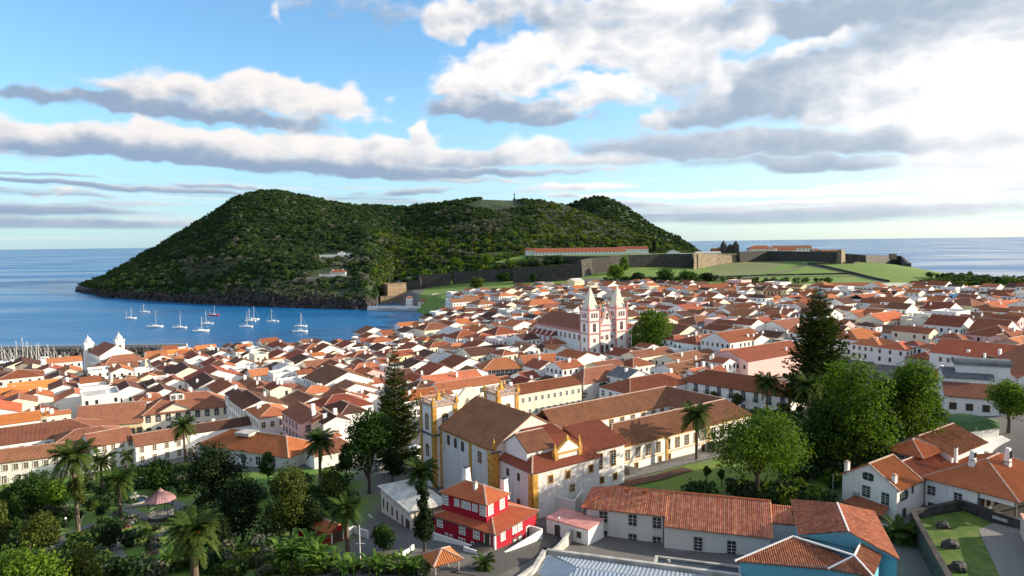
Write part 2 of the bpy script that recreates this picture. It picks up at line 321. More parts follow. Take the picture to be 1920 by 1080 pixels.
# ---------------------------------------------------------------- mesh helpers
class MB:
    def __init__(s): s.v=[]; s.f=[]; s.mi=[]; s.uv=[]; s.mats=[]; s.cut=[]
    def split(s):
        """one MB for each box or ring that went in"""
        out=[]; cuts=s.cut+[(len(s.v),len(s.f))]
        for (v0,f0),(v1,f1) in zip(cuts[:-1],cuts[1:]):
            m=MB(); m.v=s.v[v0:v1]; m.f=[tuple(i-v0 for i in f) for f in s.f[f0:f1]]; m.mi=s.mi[f0:f1]; m.uv=s.uv[f0:f1]; m.mats=s.mats; out.append(m)
        return out
    def mat(s,m):
        if m not in s.mats: s.mats.append(m)
        return s.mats.index(m)
    def poly(s,pts,m,uvs=None):
        n=len(s.v); s.v+= [tuple(p) for p in pts]; s.f.append(tuple(range(n,n+len(pts)))); s.mi.append(s.mat(m)); s.uv.append(uvs)
    def box(s,x0,x1,y0,y1,z0,z1,m,top=None,skip=''):
        s.cut.append((len(s.v),len(s.f))); n=len(s.v); s.v+=[(x0,y0,z0),(x1,y0,z0),(x1,y1,z0),(x0,y1,z0),(x0,y0,z1),(x1,y0,z1),(x1,y1,z1),(x0,y1,z1)]
        for k,f in (('b',(3,2,1,0)),('t',(4,5,6,7)),('s',(0,1,5,4)),('e',(1,2,6,5)),('n',(2,3,7,6)),('w',(3,0,4,7))):
            if k in skip: continue
            s.f.append(tuple(n+i for i in f)); s.mi.append(s.mat(top if (k=='t' and top) else m)); s.uv.append(None)
    def ring(s,rings,m,cap=True,smooth=False):
        """rings: list of equal-length point lists, skinned"""
        s.cut.append((len(s.v),len(s.f))); n0=len(s.v); k=len(rings[0])
        for r in rings: s.v+=[tuple(p) for p in r]
        mi=s.mat(m)
        for a in range(len(rings)-1):
            for i in range(k):
                j=(i+1)%k; s.f.append((n0+a*k+i,n0+a*k+j,n0+(a+1)*k+j,n0+(a+1)*k+i)); s.mi.append(mi); s.uv.append(None)
        if cap:
            s.f.append(tuple(n0+i for i in reversed(range(k)))); s.f.append(tuple(n0+(len(rings)-1)*k+i for i in range(k))); s.mi+=[mi,mi]; s.uv+=[None,None]
    def cyl(s,x,y,z0,z1,r0,r1,m,n=8,a0=0.0):
        s.ring([[(x+r*math.cos(a0+2*math.pi*i/n),y+r*math.sin(a0+2*math.pi*i/n),z) for i in range(n)] for z,r in ((z0,r0),(z1,r1))],m)
    def lathe(s,x,y,prof,m,n=12,a0=0.0):
        s.ring([[(x+max(r,.001)*math.cos(a0+2*math.pi*i/n),y+max(r,.001)*math.sin(a0+2*math.pi*i/n),z) for i in range(n)] for z,r in prof],m)
    def tube(s,pts,r0,r1,m,n=6):
        pts=[Vector(p) for p in pts]; rings=[]
        for i,p in enumerate(pts):
            d=(pts[min(i+1,len(pts)-1)]-pts[max(i-1,0)]).normalized(); a=d.orthogonal().normalized(); b=d.cross(a)
            if i and rings: # keep frames aligned
                pr=(Vector(rings[-1][0])-pts[i-1]); a=(pr-d*pr.dot(d)).normalized(); b=d.cross(a)
            r=r0+(r1-r0)*i/(len(pts)-1); rings.append([p+a*r*math.cos(2*math.pi*k/n)+b*r*math.sin(2*math.pi*k/n) for k in range(n)])
        s.ring(rings,m)
    def mesh(s,name,smooth=False):
        me=bpy.data.meshes.new(name); me.from_pydata(s.v,[],s.f)
        for m in s.mats: me.materials.append(m)
        me.polygons.foreach_set('material_index',s.mi)
        if any(u is not None for u in s.uv):
            ul=me.uv_layers.new(name='UVMap'); a=[]
            for f,u in zip(s.f,s.uv):
                a+= [c for p in (u if u is not None else [(0,0)]*len(f)) for c in p]
            ul.data.foreach_set('uv',a)
        if smooth: me.polygons.foreach_set('use_smooth',[True]*len(s.f))
        me.update(); return me
    def obj(s,name,parent=None,smooth=False,**k):
        return place(s.mesh(name,smooth),name,parent,**k)
def place(me,name,parent=None,loc=(0,0,0),rz=0.0,scale=None,kind=None):
    o=bpy.data.objects.new(name,me); COL.objects.link(o); o.location=loc; o.rotation_euler=(0,0,rz)
    if scale is not None: o.scale=scale if hasattr(scale,'__len__') else (scale,)*3
    if parent is not None: o.parent=parent
    if kind: o['kind']=kind
    return o
def tag(o,label,cat,group=None):
    o['label']=label; o['category']=cat
    if group: o['group']=group
    return o
def thing(name,label,cat,loc,rz=0.0,group=None,scale=None):
    return tag(place(None,name,None,loc,rz,scale),label,cat,group)
def arr_mesh(name,V,Fq,mat,smooth=False):
    """numpy verts + quads -> mesh"""
    me=bpy.data.meshes.new(name); me.vertices.add(len(V)); me.vertices.foreach_set('co',np.asarray(V,np.float32).ravel())
    k=Fq.shape[1]; me.loops.add(Fq.size); me.loops.foreach_set('vertex_index',Fq.astype(np.int32).ravel())
    me.polygons.add(len(Fq)); me.polygons.foreach_set('loop_start',np.arange(0,Fq.size,k,dtype=np.int32))
    if smooth: me.polygons.foreach_set('use_smooth',np.ones(len(Fq),bool))
    me.materials.append(mat); me.update(calc_edges=True); return me
def vnoise(x,y,seed=0):
    return pnoise(np.asarray(x,float)+1000,np.asarray(y,float)+1000,100000,seed)
def fbm(x,y,oct=4,seed=0):
    s=0;a=1
    for k in range(oct): s=s+a*vnoise(x,y,seed+k); a*=.5; x=x*2;y=y*2
    return s
# ---------------------------------------------------------------- sea
def sea_material():
    m=bpy.data.materials.new('sea_water'); m.use_nodes=True; t=NT(m.node_tree); b=t.n['Principled BSDF']
    tcn=t.new('ShaderNodeTexCoord'); mp=t.new('ShaderNodeMapping'); mp.inputs['Scale'].default_value=(0.35,1,1); mp.inputs['Rotation'].default_value=(0,0,.3)
    t.l.new(tcn.outputs['Object'],mp.inputs[0])
    n1=t.noise(mp.outputs[0],0.004,5,0.6); n2=t.noise(mp.outputs[0],0.06,4,0.6)
    b.inputs['Roughness'].default_value=0.22; b.inputs['IOR'].default_value=1.33; b.inputs['Specular IOR Level'].default_value=0.24
    t.l.new(t.mix(t.mr(n1,.35,.65),(.003,.085,.24,1),(.006,.12,.29,1)),b.inputs['Base Color'])
    t.put(b.inputs['Roughness'],t.mr(n1,.38,.64,.14,.34))
    bn=t.new('ShaderNodeBump'); bn.inputs['Strength'].default_value=0.45; bn.inputs['Distance'].default_value=1.0
    t.l.new(t.m('ADD',n2,t.m('MULTIPLY',t.noise(mp.outputs[0],0.5,3,.6),.25)),bn.inputs['Height']); t.l.new(bn.outputs[0],b.inputs['Normal'])
    return m
b=MB(); b.poly([(-90000,-3000,0),(90000,-3000,0),(90000,120000,0),(-90000,120000,0)],sea_material()); o=b.obj('sea'); o['kind']='structure'
# ---------------------------------------------------------------- land under the town
COAST_PX=[(-260,742,3),(-60,705,3),(0,692,2),(130,690,2),(150,698,3),(240,690,2),(330,672,2),(430,668,2),(560,660,2),(640,652,2),(700,636,2),(760,622,2),(800,606,2),(806,596,2),(790,585,1),(770,579,1)]
COAST=[P(px,py,0)[:2] for px,py,z in COAST_PX]+[PD(740,565,900)[:2],PD(700,560,960)[:2],(-150,1200),(200,1500),(620,1400)]+[PD(1680,495,1010)[:2]*1.0,P(1740,508,8)[:2],P(1800,520,8)[:2]]+[(700,900),(900,820),(1400,700),(1400,-600),(-900,-600),(-900,120)]
COAST=np.array(COAST)
def seg_sdf(X,Y,poly):
    X=np.asarray(X,float);Y=np.asarray(Y,float); d=np.full(X.shape,1e9); ins=np.zeros(X.shape,bool); n=len(poly)
    for i in range(n):
        ax,ay=poly[i]; bx,by=poly[(i+1)%n]; vx,vy=bx-ax,by-ay
        t=np.clip(((X-ax)*vx+(Y-ay)*vy)/(vx*vx+vy*vy),0,1); d=np.minimum(d,np.hypot(X-ax-t*vx,Y-ay-t*vy))
        c=((ay>Y)!=(by>Y))&(X<vx*(Y-ay)/(vy if vy else 1e-9)+ax); ins^=c
    return np.where(ins,-d,d)      # negative on land
def land(X,Y): return np.where(seg_sdf(X,Y,COAST)<0,True,False)
_ax=np.arange(-700,900.1,5.0); _ay=np.arange(-200,1400.1,5.0)
_X,_Y=np.meshgrid(_ax,_ay,indexing='ij'); _S=seg_sdf(_X,_Y,COAST)
_Z=np.maximum(_GG,1.2)
_Z=np.where(_S<0,np.minimum(_Z,1.2-_S*0.9),-_S*0.7+1.2); _Z=np.clip(_Z,-8,200)
_GG[...]=np.where(_S<0,_Z,np.maximum(_Z,0))          # ray hits agree with the mesh
nx,ny=_X.shape; idx=np.arange(nx*ny).reshape(nx,ny)
Fq=np.stack([idx[:-1,:-1],idx[1:,:-1],idx[1:,1:],idx[:-1,1:]],-1).reshape(-1,4)
def ground_material():
    m=bpy.data.materials.new('town_ground'); m.use_nodes=True; t=NT(m.node_tree); b=t.n['Principled BSDF']; b.inputs['Roughness'].default_value=.9
    at=t.new('ShaderNodeAttribute',attribute_name='cover'); sp=t.new('ShaderNodeSeparateColor'); t.l.new(at.outputs['Color'],sp.inputs[0])
    tcn=t.new('ShaderNodeTexCoord'); n=t.noise(tcn.outputs['Object'],.08,6,.6); n2=t.noise(tcn.outputs['Object'],.9,5,.65)
    town=t.mix(n2,(.085,.08,.075,1),(.15,.14,.13,1))
    grass=t.mix(t.mr(n,.35,.65),(.07,.19,.008,1),(.15,.22,.02,1)); grass=t.mix(t.mr(n2,.45,.75,0,.45),grass,(.04,.10,.01,1))
    dry=t.mix(t.mr(n,.35,.65),(.17,.17,.06,1),(.10,.15,.03,1))
    soil=t.mix(t.mr(n2,.35,.65),(.045,.03,.02,1),(.02,.035,.008,1))
    grass=t.mix(t.mr(t.noise(tcn.outputs['Object'],.35,8,.7),.45,.62,0,.55),grass,(.16,.17,.04,1)); c=t.mix(sp.outputs[0],town,grass); c=t.mix(sp.outputs[1],c,dry); c=t.mix(sp.outputs[2],c,soil); t.l.new(c,b.inputs['Base Color'])
    return m
gm=arr_mesh('ground',np.stack([_X,_Y,_Z],-1).reshape(-1,3),Fq,ground_material(),True)
def inpoly(poly): return seg_sdf(_X,_Y,np.array([p[:2] for p in poly]))<0
gard=[(-160,165),(-95,180),(-75,170),(-40,165),(-28,130),(-28,95),(-110,85),(-160,100)]
east=[gp(1150,915),gp(1240,880),gp(1330,862),gp(1390,835),gp(1480,770),gp(1560,790),gp(1760,850),gp(1600,880),gp(1580,930),gp(1480,945),gp(1300,935)]
cov=np.zeros((nx,ny,4),np.float32); cov[...,3]=1
meadow=[gp(775,590),gp(812,596),gp(850,572),gp(885,550),gp(1000,538),gp(1100,522),gp(1200,524),gp(1400,545),gp(1500,556),gp(1700,562),gp(1920,572),(900,600),(950,1400),(-200,1400),PD(800,540,930)]
cov[...,0]=np.where(inpoly(meadow)|inpoly(gard)|inpoly(east),1,0)
dryp=[gp(1385,523),gp(1480,492),gp(1380,488),gp(1330,500),gp(1340,528)]
cov[...,1]=np.where(inpoly(dryp),1,0)
hillc=[(-400,-200),(900,-200),(900,240),(300,230),(128,130),(50,88),(-60,88),(-110,150),(-260,190)]
cov[...,2]=np.where(inpoly(hillc),1,0)
at=gm.color_attributes.new('cover','FLOAT_COLOR','POINT'); at.data.foreach_set('color',cov.reshape(-1))
o=place(gm,'ground'); o['kind']='structure'
# ---------------------------------------------------------------- the wooded headland
def rs_curve(pts,n):
    pts=np.array(pts,float); s=np.r_[0,np.cumsum(np.linalg.norm(np.diff(pts[:,:2],axis=0),axis=1))]
    q=np.linspace(0,s[-1],n); return np.stack([np.interp(q,s,pts[:,i]) for i in range(pts.shape[1])],1)
def rs_px(pts,n,key):
    """resample by screen column so both curves share azimuths"""
    pts=sorted(pts); xs=[p[0] for p in pts]; q=np.linspace(key[0],key[1],n)
    return q,[np.interp(q,xs,[p[i] for p in pts]) for i in range(1,len(pts[0]))]
RIDGE=[(142,538,1235),(190,517,1270),(250,484,1330),(300,456,1390),(350,425,1450),(400,395,1500),(440,367,1540),(480,354,1560),(520,353,1560),(570,363,1550),(620,375,1530),(660,381,1510),(710,382,1500),(760,384,1490),(800,380,1480),(840,375,1470),(900,369,1460),(960,371,1450),(1000,371,1430),(1040,374,1410),(1075,386,1390),(1120,403,1360),(1160,420,1330),(1200,437,1300),(1240,454,1260),(1270,464,1220),(1310,476,1150)]
FOOT=[(142,546,None),(200,557,None),(300,565,None),(400,571,None),(500,575,None),(600,578,None),(690,581,None),(712,572,870),(735,552,965),(790,540,985),(830,528,990),(900,510,1010),(960,500,1030),(1040,489,1120),(1140,487,1120),(1220,484,1120),(1310,480,1100)]
def fd(f): return (f[0],f[1],P(f[0],f[1],0)[1] if f[2] is None else f[2])
NU,NV=170,70
qa,(ry,rd)=rs_px(RIDGE,NU,(142,1310)); _,(fy,fdp)=rs_px([fd(f) for f in FOOT],NU,(142,1310))
HV=np.zeros((NU,NV+24,3))
for i in range(NU):
    r=PD(qa[i],ry[i]+5*min(1,(qa[i]-142)/60),rd[i]); f=PD(qa[i],fy[i],fdp[i]); f[2]=max(f[2],-0.5)
    shore=max(0.0,min(1.0,(760-qa[i])/70))
    for j in range(NV):
        t=(j/(NV-1))
        xy_=f[:2]+(r[:2]-f[:2])*t
        cl=9*shore*min(1,t/0.02)*(1 if r[2]>20 else r[2]/20)
        prof=t**0.92 if r[2]<1e9 else t
        z=f[2]+cl+(r[2]-f[2]-cl)*prof
        HV[i,j]=(xy_[0],xy_[1],z)
    back=r[:2]+ (r[:2]-f[:2])/np.linalg.norm(r[:2]-f[:2]+1e-9)*1.0
    dirn=(r[:2]-f[:2])/max(np.linalg.norm(r[:2]-f[:2]),1e-6)
    if r[2]<25: dirn=np.array([0.1,1.0])
    for k in range(24):
        t=(k+1)/24; L=min(420,60+2.2*r[2]); HV[i,NV+k]=(*(r[:2]+dirn*L*t),r[2]*(1-t**1.3)-6*t)
nz=fbm(HV[...,0]/170,HV[...,1]/170,5,3)
env=np.ones(NV+24); env[:NV]=np.sin(np.pi*np.clip(np.linspace(0,1,NV),0,1))**.7; env[NV:]=.3
envx=np.clip(np.minimum((qa-142)/80,(1310-qa)/80),0,1)[:,None]
HV[...,2]+=nz*13*env[None]*envx
# rocky toe
rk=fbm(HV[:,:4,0]/16,HV[:,:4,1]/16,4,9); HV[:,1:4,1]+=(rk*7*np.clip((780-qa)/60,0,1)[:,None])[:,1:4]
HV[:,0,2]=np.where(qa<760,-3,HV[:,0,2])
def hill_material():
    m=bpy.data.materials.new('headland_ground'); m.use_nodes=True; t=NT(m.node_tree); b=t.n['Principled BSDF']; b.inputs['Roughness'].default_value=.95
    ge=t.new('ShaderNodeNewGeometry'); sp=t.new('ShaderNodeSeparateXYZ'); t.l.new(ge.outputs['Position'],sp.inputs[0])
    tcn=t.new('ShaderNodeTexCoord'); n=t.noise(tcn.outputs['Object'],.03,6,.6); n2=t.noise(tcn.outputs['Object'],.15,6,.65)
    green=t.mix(t.mr(n,.35,.65),(.015,.032,.010,1),(.035,.06,.016,1))
    rock=t.mix(t.mr(n2,.4,.65),(.05,.042,.038,1),(.018,.016,.015,1))
    h=t.m('ADD',sp.outputs[2],t.m('MULTIPLY',t.m('SUBTRACT',n2,.5),10))
    t.l.new(t.mix(t.mr(h,8,11),rock,green),b.inputs['Base Color'])
    bn=t.new('ShaderNodeBump'); bn.inputs['Strength'].default_value=1; bn.inputs['Distance'].default_value=3
    t.l.new(n2,bn.inputs['Height']); t.l.new(bn.outputs[0],b.inputs['Normal']); return m
M_HILL=hill_material()
def loft(name,A):
    a,c=A.shape[:2]; idx=np.arange(a*c).reshape(a,c)
    Fq=np.stack([idx[:-1,:-1],idx[1:,:-1],idx[1:,1:],idx[:-1,1:]],-1).reshape(-1,4)
    o=place(arr_mesh(name,A.reshape(-1,3),Fq,M_HILL,True),name); o['kind']='structure'; return o
loft('hill',HV)
# the farther crater side
R2=[(1040,386,1760),(1070,382,1760),(1090,374,1760),(1115,367,1760),(1140,370,1750),(1170,385,1740),(1200,405,1720),(1230,426,1700),(1258,440,1680),(1275,446,1660),(1295,460,1620),(1312,474,1580)]
q2,(ry2,rd2)=rs_px(R2,50,(1040,1314)); H2=np.zeros((50,44,3))
for i in range(50):
    r=PD(q2[i],ry2[i]+1,rd2[i]); 
    for j in range(44):
        t=(j-27)/27 if j<28 else (j-27)/16
        if j<28: H2[i,j]=(r[0]-30*(-t),r[1]+t*330,r[2]*(1+t)**.9-4*(-t))
        else: H2[i,j]=(r[0]+20*t,r[1]+300*t,r[2]*(1-t**1.2)-5*t)
H2[...,2]+=fbm(H2[...,0]/120,H2[...,1]/120,4,5)*4*np.clip(np.abs(np.arange(44)-27)/8,0,1)[None]
loft('far_hill',H2)
# ---------------------------------------------------------------- foliage meshes
def leaf_cloud(centres,radii,n,size,seed,flat=0.0,jit=0.35,surf=0.55):
    """leaf-sized quads spread through lobes; returns verts, quads"""
    rs=np.random.RandomState(seed); C=np.array(centres,float); Rr=np.array(radii,float)
    if Rr.ndim==1: Rr=np.repeat(Rr[:,None],3,1)
    wgt=(Rr.prod(1))**(2/3); k=rs.choice(len(C),n,p=wgt/wgt.sum())
    d=rs.normal(size=(n,3)); d/=np.linalg.norm(d,axis=1)[:,None]; rad=(surf+(1-surf)*rs.rand(n)**.6)
    bump=1+0.22*np.sin(d[:,0]*7+k)*np.sin(d[:,1]*6+2*k)+0.14*np.sin(d[:,2]*9+k*3)
    Pc=C[k]+d*Rr[k]*(rad*bump)[:,None]
    nrm=d+rs.normal(size=(n,3))*.75; nrm[:,2]+=.25+flat; nrm/=np.linalg.norm(nrm,axis=1)[:,None]
    t=np.cross(nrm,rs.normal(size=(n,3))); t/=np.linalg.norm(t,axis=1)[:,None]; b=np.cross(nrm,t)
    s=size*(1-jit+2*jit*rs.rand(n))[:,None]
    V=np.stack([Pc-t*s-b*s*.15,Pc-b*s*.62,Pc+t*s,Pc+b*s*.62],1).reshape(-1,3)
    return V,np.arange(4*n).reshape(n,4)
def crown_mesh(name,centres,radii,n,size,mat,seed,**k):
    V,Fq=leaf_cloud(centres,radii,n,size,seed,**k); return arr_mesh(name,V,Fq,mat)
def leafmat(name,col,col2,trans=.35,obj=0.0,isl=.35,hue=0.0):
    return material(name,col,rough=.7,spec=.12,nscale=.25,col2=col2,trans=trans,island=isl,objvar=obj,huevar=hue)
L_BRIGHT=leafmat('leaf_bright',(.105,.175,.016),(.05,.105,.012)); L_MID=leafmat('leaf_mid',(.04,.085,.014),(.022,.05,.01)); L_DARK=leafmat('leaf_dark',(.018,.036,.010),(.010,.022,.007),trans=.2)
L_OLIVE=leafmat('leaf_olive',(.085,.105,.02),(.045,.065,.014)); L_GREY=leafmat('leaf_grey',(.12,.13,.085),(.065,.08,.045)); L_PINE=leafmat('needle',(.06,.082,.014),(.022,.038,.010),trans=.25)
L_PALM=leafmat('palm_leaf',(.045,.085,.016),(.085,.115,.025),trans=.3,isl=.3); L_BANANA=leafmat('banana_leaf',(.09,.17,.03),(.05,.11,.02),trans=.35)
# ---------------------------------------------------------------- woods on the headland (one mass, instanced clumps)
def lobes(n,rx,rz,seed,z0=0,sq=.75):
    rs=np.random.RandomState(seed); c=[];r=[]
    for i in range(n):
        a=rs.rand()*6.283; q=rs.rand()**.5; c.append((math.cos(a)*rx*q*.7,math.sin(a)*rx*q*.7,z0+rz*(rs.rand()*1.1-.2)*(1.05-q*.5))); r.append((rx*(.35+.25*rs.rand()),rx*(.35+.25*rs.rand()),rz*(.38+.2*rs.rand())))
    return c,r
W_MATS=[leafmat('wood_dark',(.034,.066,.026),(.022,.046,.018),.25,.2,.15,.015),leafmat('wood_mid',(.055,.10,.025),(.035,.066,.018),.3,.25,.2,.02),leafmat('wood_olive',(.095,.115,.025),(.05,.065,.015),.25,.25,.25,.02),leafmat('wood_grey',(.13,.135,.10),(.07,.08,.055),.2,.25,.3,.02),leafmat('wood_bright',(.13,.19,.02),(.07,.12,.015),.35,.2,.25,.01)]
wood_col=bpy.data.collections.new('wood_clumps')
for i in range(10):
    mt=W_MATS[i//2]; c,r=lobes(6,1.0,.95,50+i,.35); me=crown_mesh('wood_clump',c,r,260,.17,mt,60+i,surf=.7)
    ob=bpy.data.objects.new('wood_clump_%d'%i,me); wood_col.objects.link(ob)
def scatter(name,pts,scl,kind_i,label,cat='woodland'):
    me=bpy.data.meshes.new(name); me.from_pydata([tuple(p) for p in pts],[],[])
    a=me.attributes.new('scl','FLOAT','POINT'); a.data.foreach_set('value',np.asarray(scl,np.float32))
    a=me.attributes.new('pick','INT','POINT'); a.data.foreach_set('value',np.asarray(kind_i,np.int32))
    o=place(me,name); o['kind']='stuff'; o['label']=label; o['category']=cat
    ng=bpy.data.node_groups.new(name,'GeometryNodeTree'); ng.interface.new_socket('Geometry',in_out='INPUT',socket_type='NodeSocketGeometry'); ng.interface.new_socket('Geometry',in_out='OUTPUT',socket_type='NodeSocketGeometry')
    n=ng.nodes; l=ng.links; gi=n.new('NodeGroupInput'); go=n.new('NodeGroupOutput'); ip=n.new('GeometryNodeInstanceOnPoints'); ci=n.new('GeometryNodeCollectionInfo')
    ci.inputs[0].default_value=wood_col; ci.inputs[1].default_value=True; ci.inputs[2].default_value=True
    ip.inputs['Pick Instance'].default_value=True
    def attr(nm,t):
        q=n.new('GeometryNodeInputNamedAttribute'); q.data_type=t; q.inputs[0].default_value=nm; return [s for s in q.outputs if s.enabled][0]
    rv=n.new('FunctionNodeRandomValue'); rv.data_type='FLOAT_VECTOR'; rv.inputs[0].default_value=(-.15,-.15,0); rv.inputs[1].default_value=(.15,.15,6.28)
    l.new(gi.outputs[0],ip.inputs[0]); l.new(ci.outputs[0],ip.inputs['Instance']); l.new(attr('pick','INT'),ip.inputs['Instance Index'])
    l.new(rv.outputs[0],ip.inputs['Rotation']); l.new(attr('scl','FLOAT'),ip.inputs['Scale']); l.new(ip.outputs[0],go.inputs[0])
    md=o.modifiers.new('wood','NODES'); md.node_group=ng; return o
def hillpt(u,v,A=HV):
    i=min(int(u),A.shape[0]-2); j=min(int(v),A.shape[1]-2); a=u-i;b_=v-j
    return (A[i,j]*(1-a)+A[i+1,j]*a)*(1-b_)+(A[i,j+1]*(1-a)+A[i+1,j+1]*a)*b_
CLEAR=[(930,384,50,11),(630,513,36,11),(640,476,30,8),(920,478,30,5),(1000,520,40,20),(1100,489,130,5)]
wp=[];ws=[];wk=[]
rs=np.random.RandomState(5)
def area_cdf(A,v0,v1):
    B=A[:,v0:v1]; a=B[1:,:-1]-B[:-1,:-1]; c=B[:-1,1:]-B[:-1,:-1]; ar=np.linalg.norm(np.cross(a,c),axis=2); return ar
for A,v0,v1,N,typ in ((HV,1,NV+4,15500,0),(H2,2,32,2600,1)):
    ar=area_cdf(A,v0,v1); pr=(ar/ar.sum()).ravel(); pick=rs.choice(len(pr),N,p=pr); nv=ar.shape[1]
    for q in pick:
        u=q//nv+rs.rand(); v=v0+q%nv+rs.rand(); p=hillpt(u,v,A)
        if p[2]<8: continue
        X,Y=proj(*p)
        if any(((X-cx)/wx)**2+((Y-cy)/wy)**2<1 for cx,cy,wx,wy in CLEAR): continue
        n=float(vnoise(p[0]/90,p[1]/90,77)); n2=rs.rand()
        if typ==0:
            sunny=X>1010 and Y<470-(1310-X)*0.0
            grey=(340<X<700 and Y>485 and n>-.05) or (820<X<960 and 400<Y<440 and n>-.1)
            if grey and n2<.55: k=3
            elif sunny and n2<.8 and Y<452: k=2 if n2<.6 else 4  # sunlit look of this grassy slope is put into lighter clump colours
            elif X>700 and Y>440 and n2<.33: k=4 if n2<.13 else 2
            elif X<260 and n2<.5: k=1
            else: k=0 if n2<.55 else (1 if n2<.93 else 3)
            s=2.8+3.6*rs.rand()**1.6
            if sunny and Y<445: s*=.62
            if X>700 and Y>430 and X<1000: s*=1.25
        else: k=0 if n2<.6 else 1; s=3+2.5*rs.rand()
        if Y>540 and X<760: s*=.6
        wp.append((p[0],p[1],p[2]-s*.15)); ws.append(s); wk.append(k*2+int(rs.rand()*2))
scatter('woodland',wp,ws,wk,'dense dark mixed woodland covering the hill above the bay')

M_SHORE=material('shore_rock',(.055,.045,.042),noise=.6,nscale=.15,island=.35,col2=(.02,.018,.017))
b=MB(); rs=np.random.RandomState(8)
for i in range(1300):
    u=rs.rand()*(NU-2)*.50; v=rs.rand()*2.2; p=hillpt(u,v); s=rs.uniform(1.0,3.2)*(1.2-.3*v)
    a=rs.rand()*6.28; q_=[(p[0]+s*math.cos(a+j*1.257)*rs.uniform(.6,1.2),p[1]-2+s*math.sin(a+j*1.257)*rs.uniform(.6,1.2)) for j in range(5)]
    z0=max(p[2],0)-1.5; b.ring([[(x_,y_,z0) for x_,y_ in q_],[(p[0]+(x_-p[0])*.5+rs.randn()*.3,p[1]-2+(y_-p[1]+2)*.5,z0+s*rs.uniform(.5,1.2)+1) for x_,y_ in q_]],M_SHORE)
o=b.obj('shore_rocks'); o['kind']='stuff'; o['label']='broken dark lava rocks along the foot of the wooded hill'; o['category']='rocks'

_HP=[proj(*p) for p in HV[:,:NV].reshape(-1,3)]; _HP=np.array(_HP)
def hill_at(px,py):
    i=int(np.argmin(np.hypot(_HP[:,0]-px,(_HP[:,1]-py)*1.5))); return HV[:,:NV].reshape(-1,3)[i]
# ---------------------------------------------------------------- building kit
def roof_faces(kind,x0,x1,y0,y1,z,rise,ov=.4):
    """roof faces as point lists whose first edge is the eave, plus wall gables"""
    xm,ym=(x0+x1)/2,(y0+y1)/2; zr=z+rise
    if kind=='gx':
        s=rise/(ym-y0); a,b=x0-.18,x1+.18; e=z-s*ov
        return [[(a,y0-ov,e),(b,y0-ov,e),(b,ym,zr),(a,ym,zr)],[(b,y1+ov,e),(a,y1+ov,e),(a,ym,zr),(b,ym,zr)]],[((a,ym,zr),(b,ym,zr))]
    if kind=='gy':
        s=rise/(xm-x0); a,b=y0-.18,y1+.18; e=z-s*ov
        return [[(x0-ov,b,e),(x0-ov,a,e),(xm,a,zr),(xm,b,zr)],[(x1+ov,a,e),(x1+ov,b,e),(xm,b,zr),(xm,a,zr)]],[((xm,a,zr),(xm,b,zr))]
    if kind in('h','p'):
        hw=min(x1-x0,y1-y0)/2; s=rise/hw; e=z-s*ov; X0,X1,Y0,Y1=x0-ov,x1+ov,y0-ov,y1+ov
        if x1-x0>=y1-y0: A,Bq=(x0+hw,ym,zr),(x1-hw,ym,zr)
        else: A,Bq=(xm,y0+hw,zr),(xm,y1-hw,zr)
        c=[(X0,Y0,e),(X1,Y0,e),(X1,Y1,e),(X0,Y1,e)]
        if x1-x0>=y1-y0: F=[[c[0],c[1],Bq,A],[c[1],c[2],Bq],[c[2],c[3],A,Bq],[c[3],c[0],A]]; L=[(A,Bq),(c[0],A),(c[3],A),(c[1],Bq),(c[2],Bq)]
        else: F=[[c[0],c[1],A],[c[1],c[2],Bq,A],[c[2],c[3],Bq],[c[3],c[0],A,Bq]]; L=[(A,Bq),(c[0],A),(c[1],A),(c[2],Bq),(c[3],Bq)]
        F=[[p for i,p in enumerate(f) if p!=f[i-1]] for f in F]
        return F,L
    if kind=='f': return [[(x0+.25,y0+.25,z+.03),(x1-.25,y0+.25,z+.03),(x1-.25,y1-.25,z+.03),(x0+.25,y1-.25,z+.03)]],[]
    if kind=='sS': return [[(x0-.2,y0-ov,z),(x1+.2,y0-ov,z),(x1+.2,y1+.1,z+rise),(x0-.2,y1+.1,z+rise)]],[]
    if kind=='sN': return [[(x1+.2,y1+ov,z),(x0-.2,y1+ov,z),(x0-.2,y0-.1,z+rise),(x1+.2,y0-.1,z+rise)]],[]
    if kind=='sW': return [[(x0-ov,y1+.2,z),(x0-ov,y0-.2,z),(x1+.1,y0-.2,z+rise),(x1+.1,y1+.2,z+rise)]],[]
    if kind=='sE': return [[(x1+ov,y0-.2,z),(x1+ov,y1+.2,z),(x0-.1,y1+.2,z+rise),(x0-.1,y0-.2,z+rise)]],[]
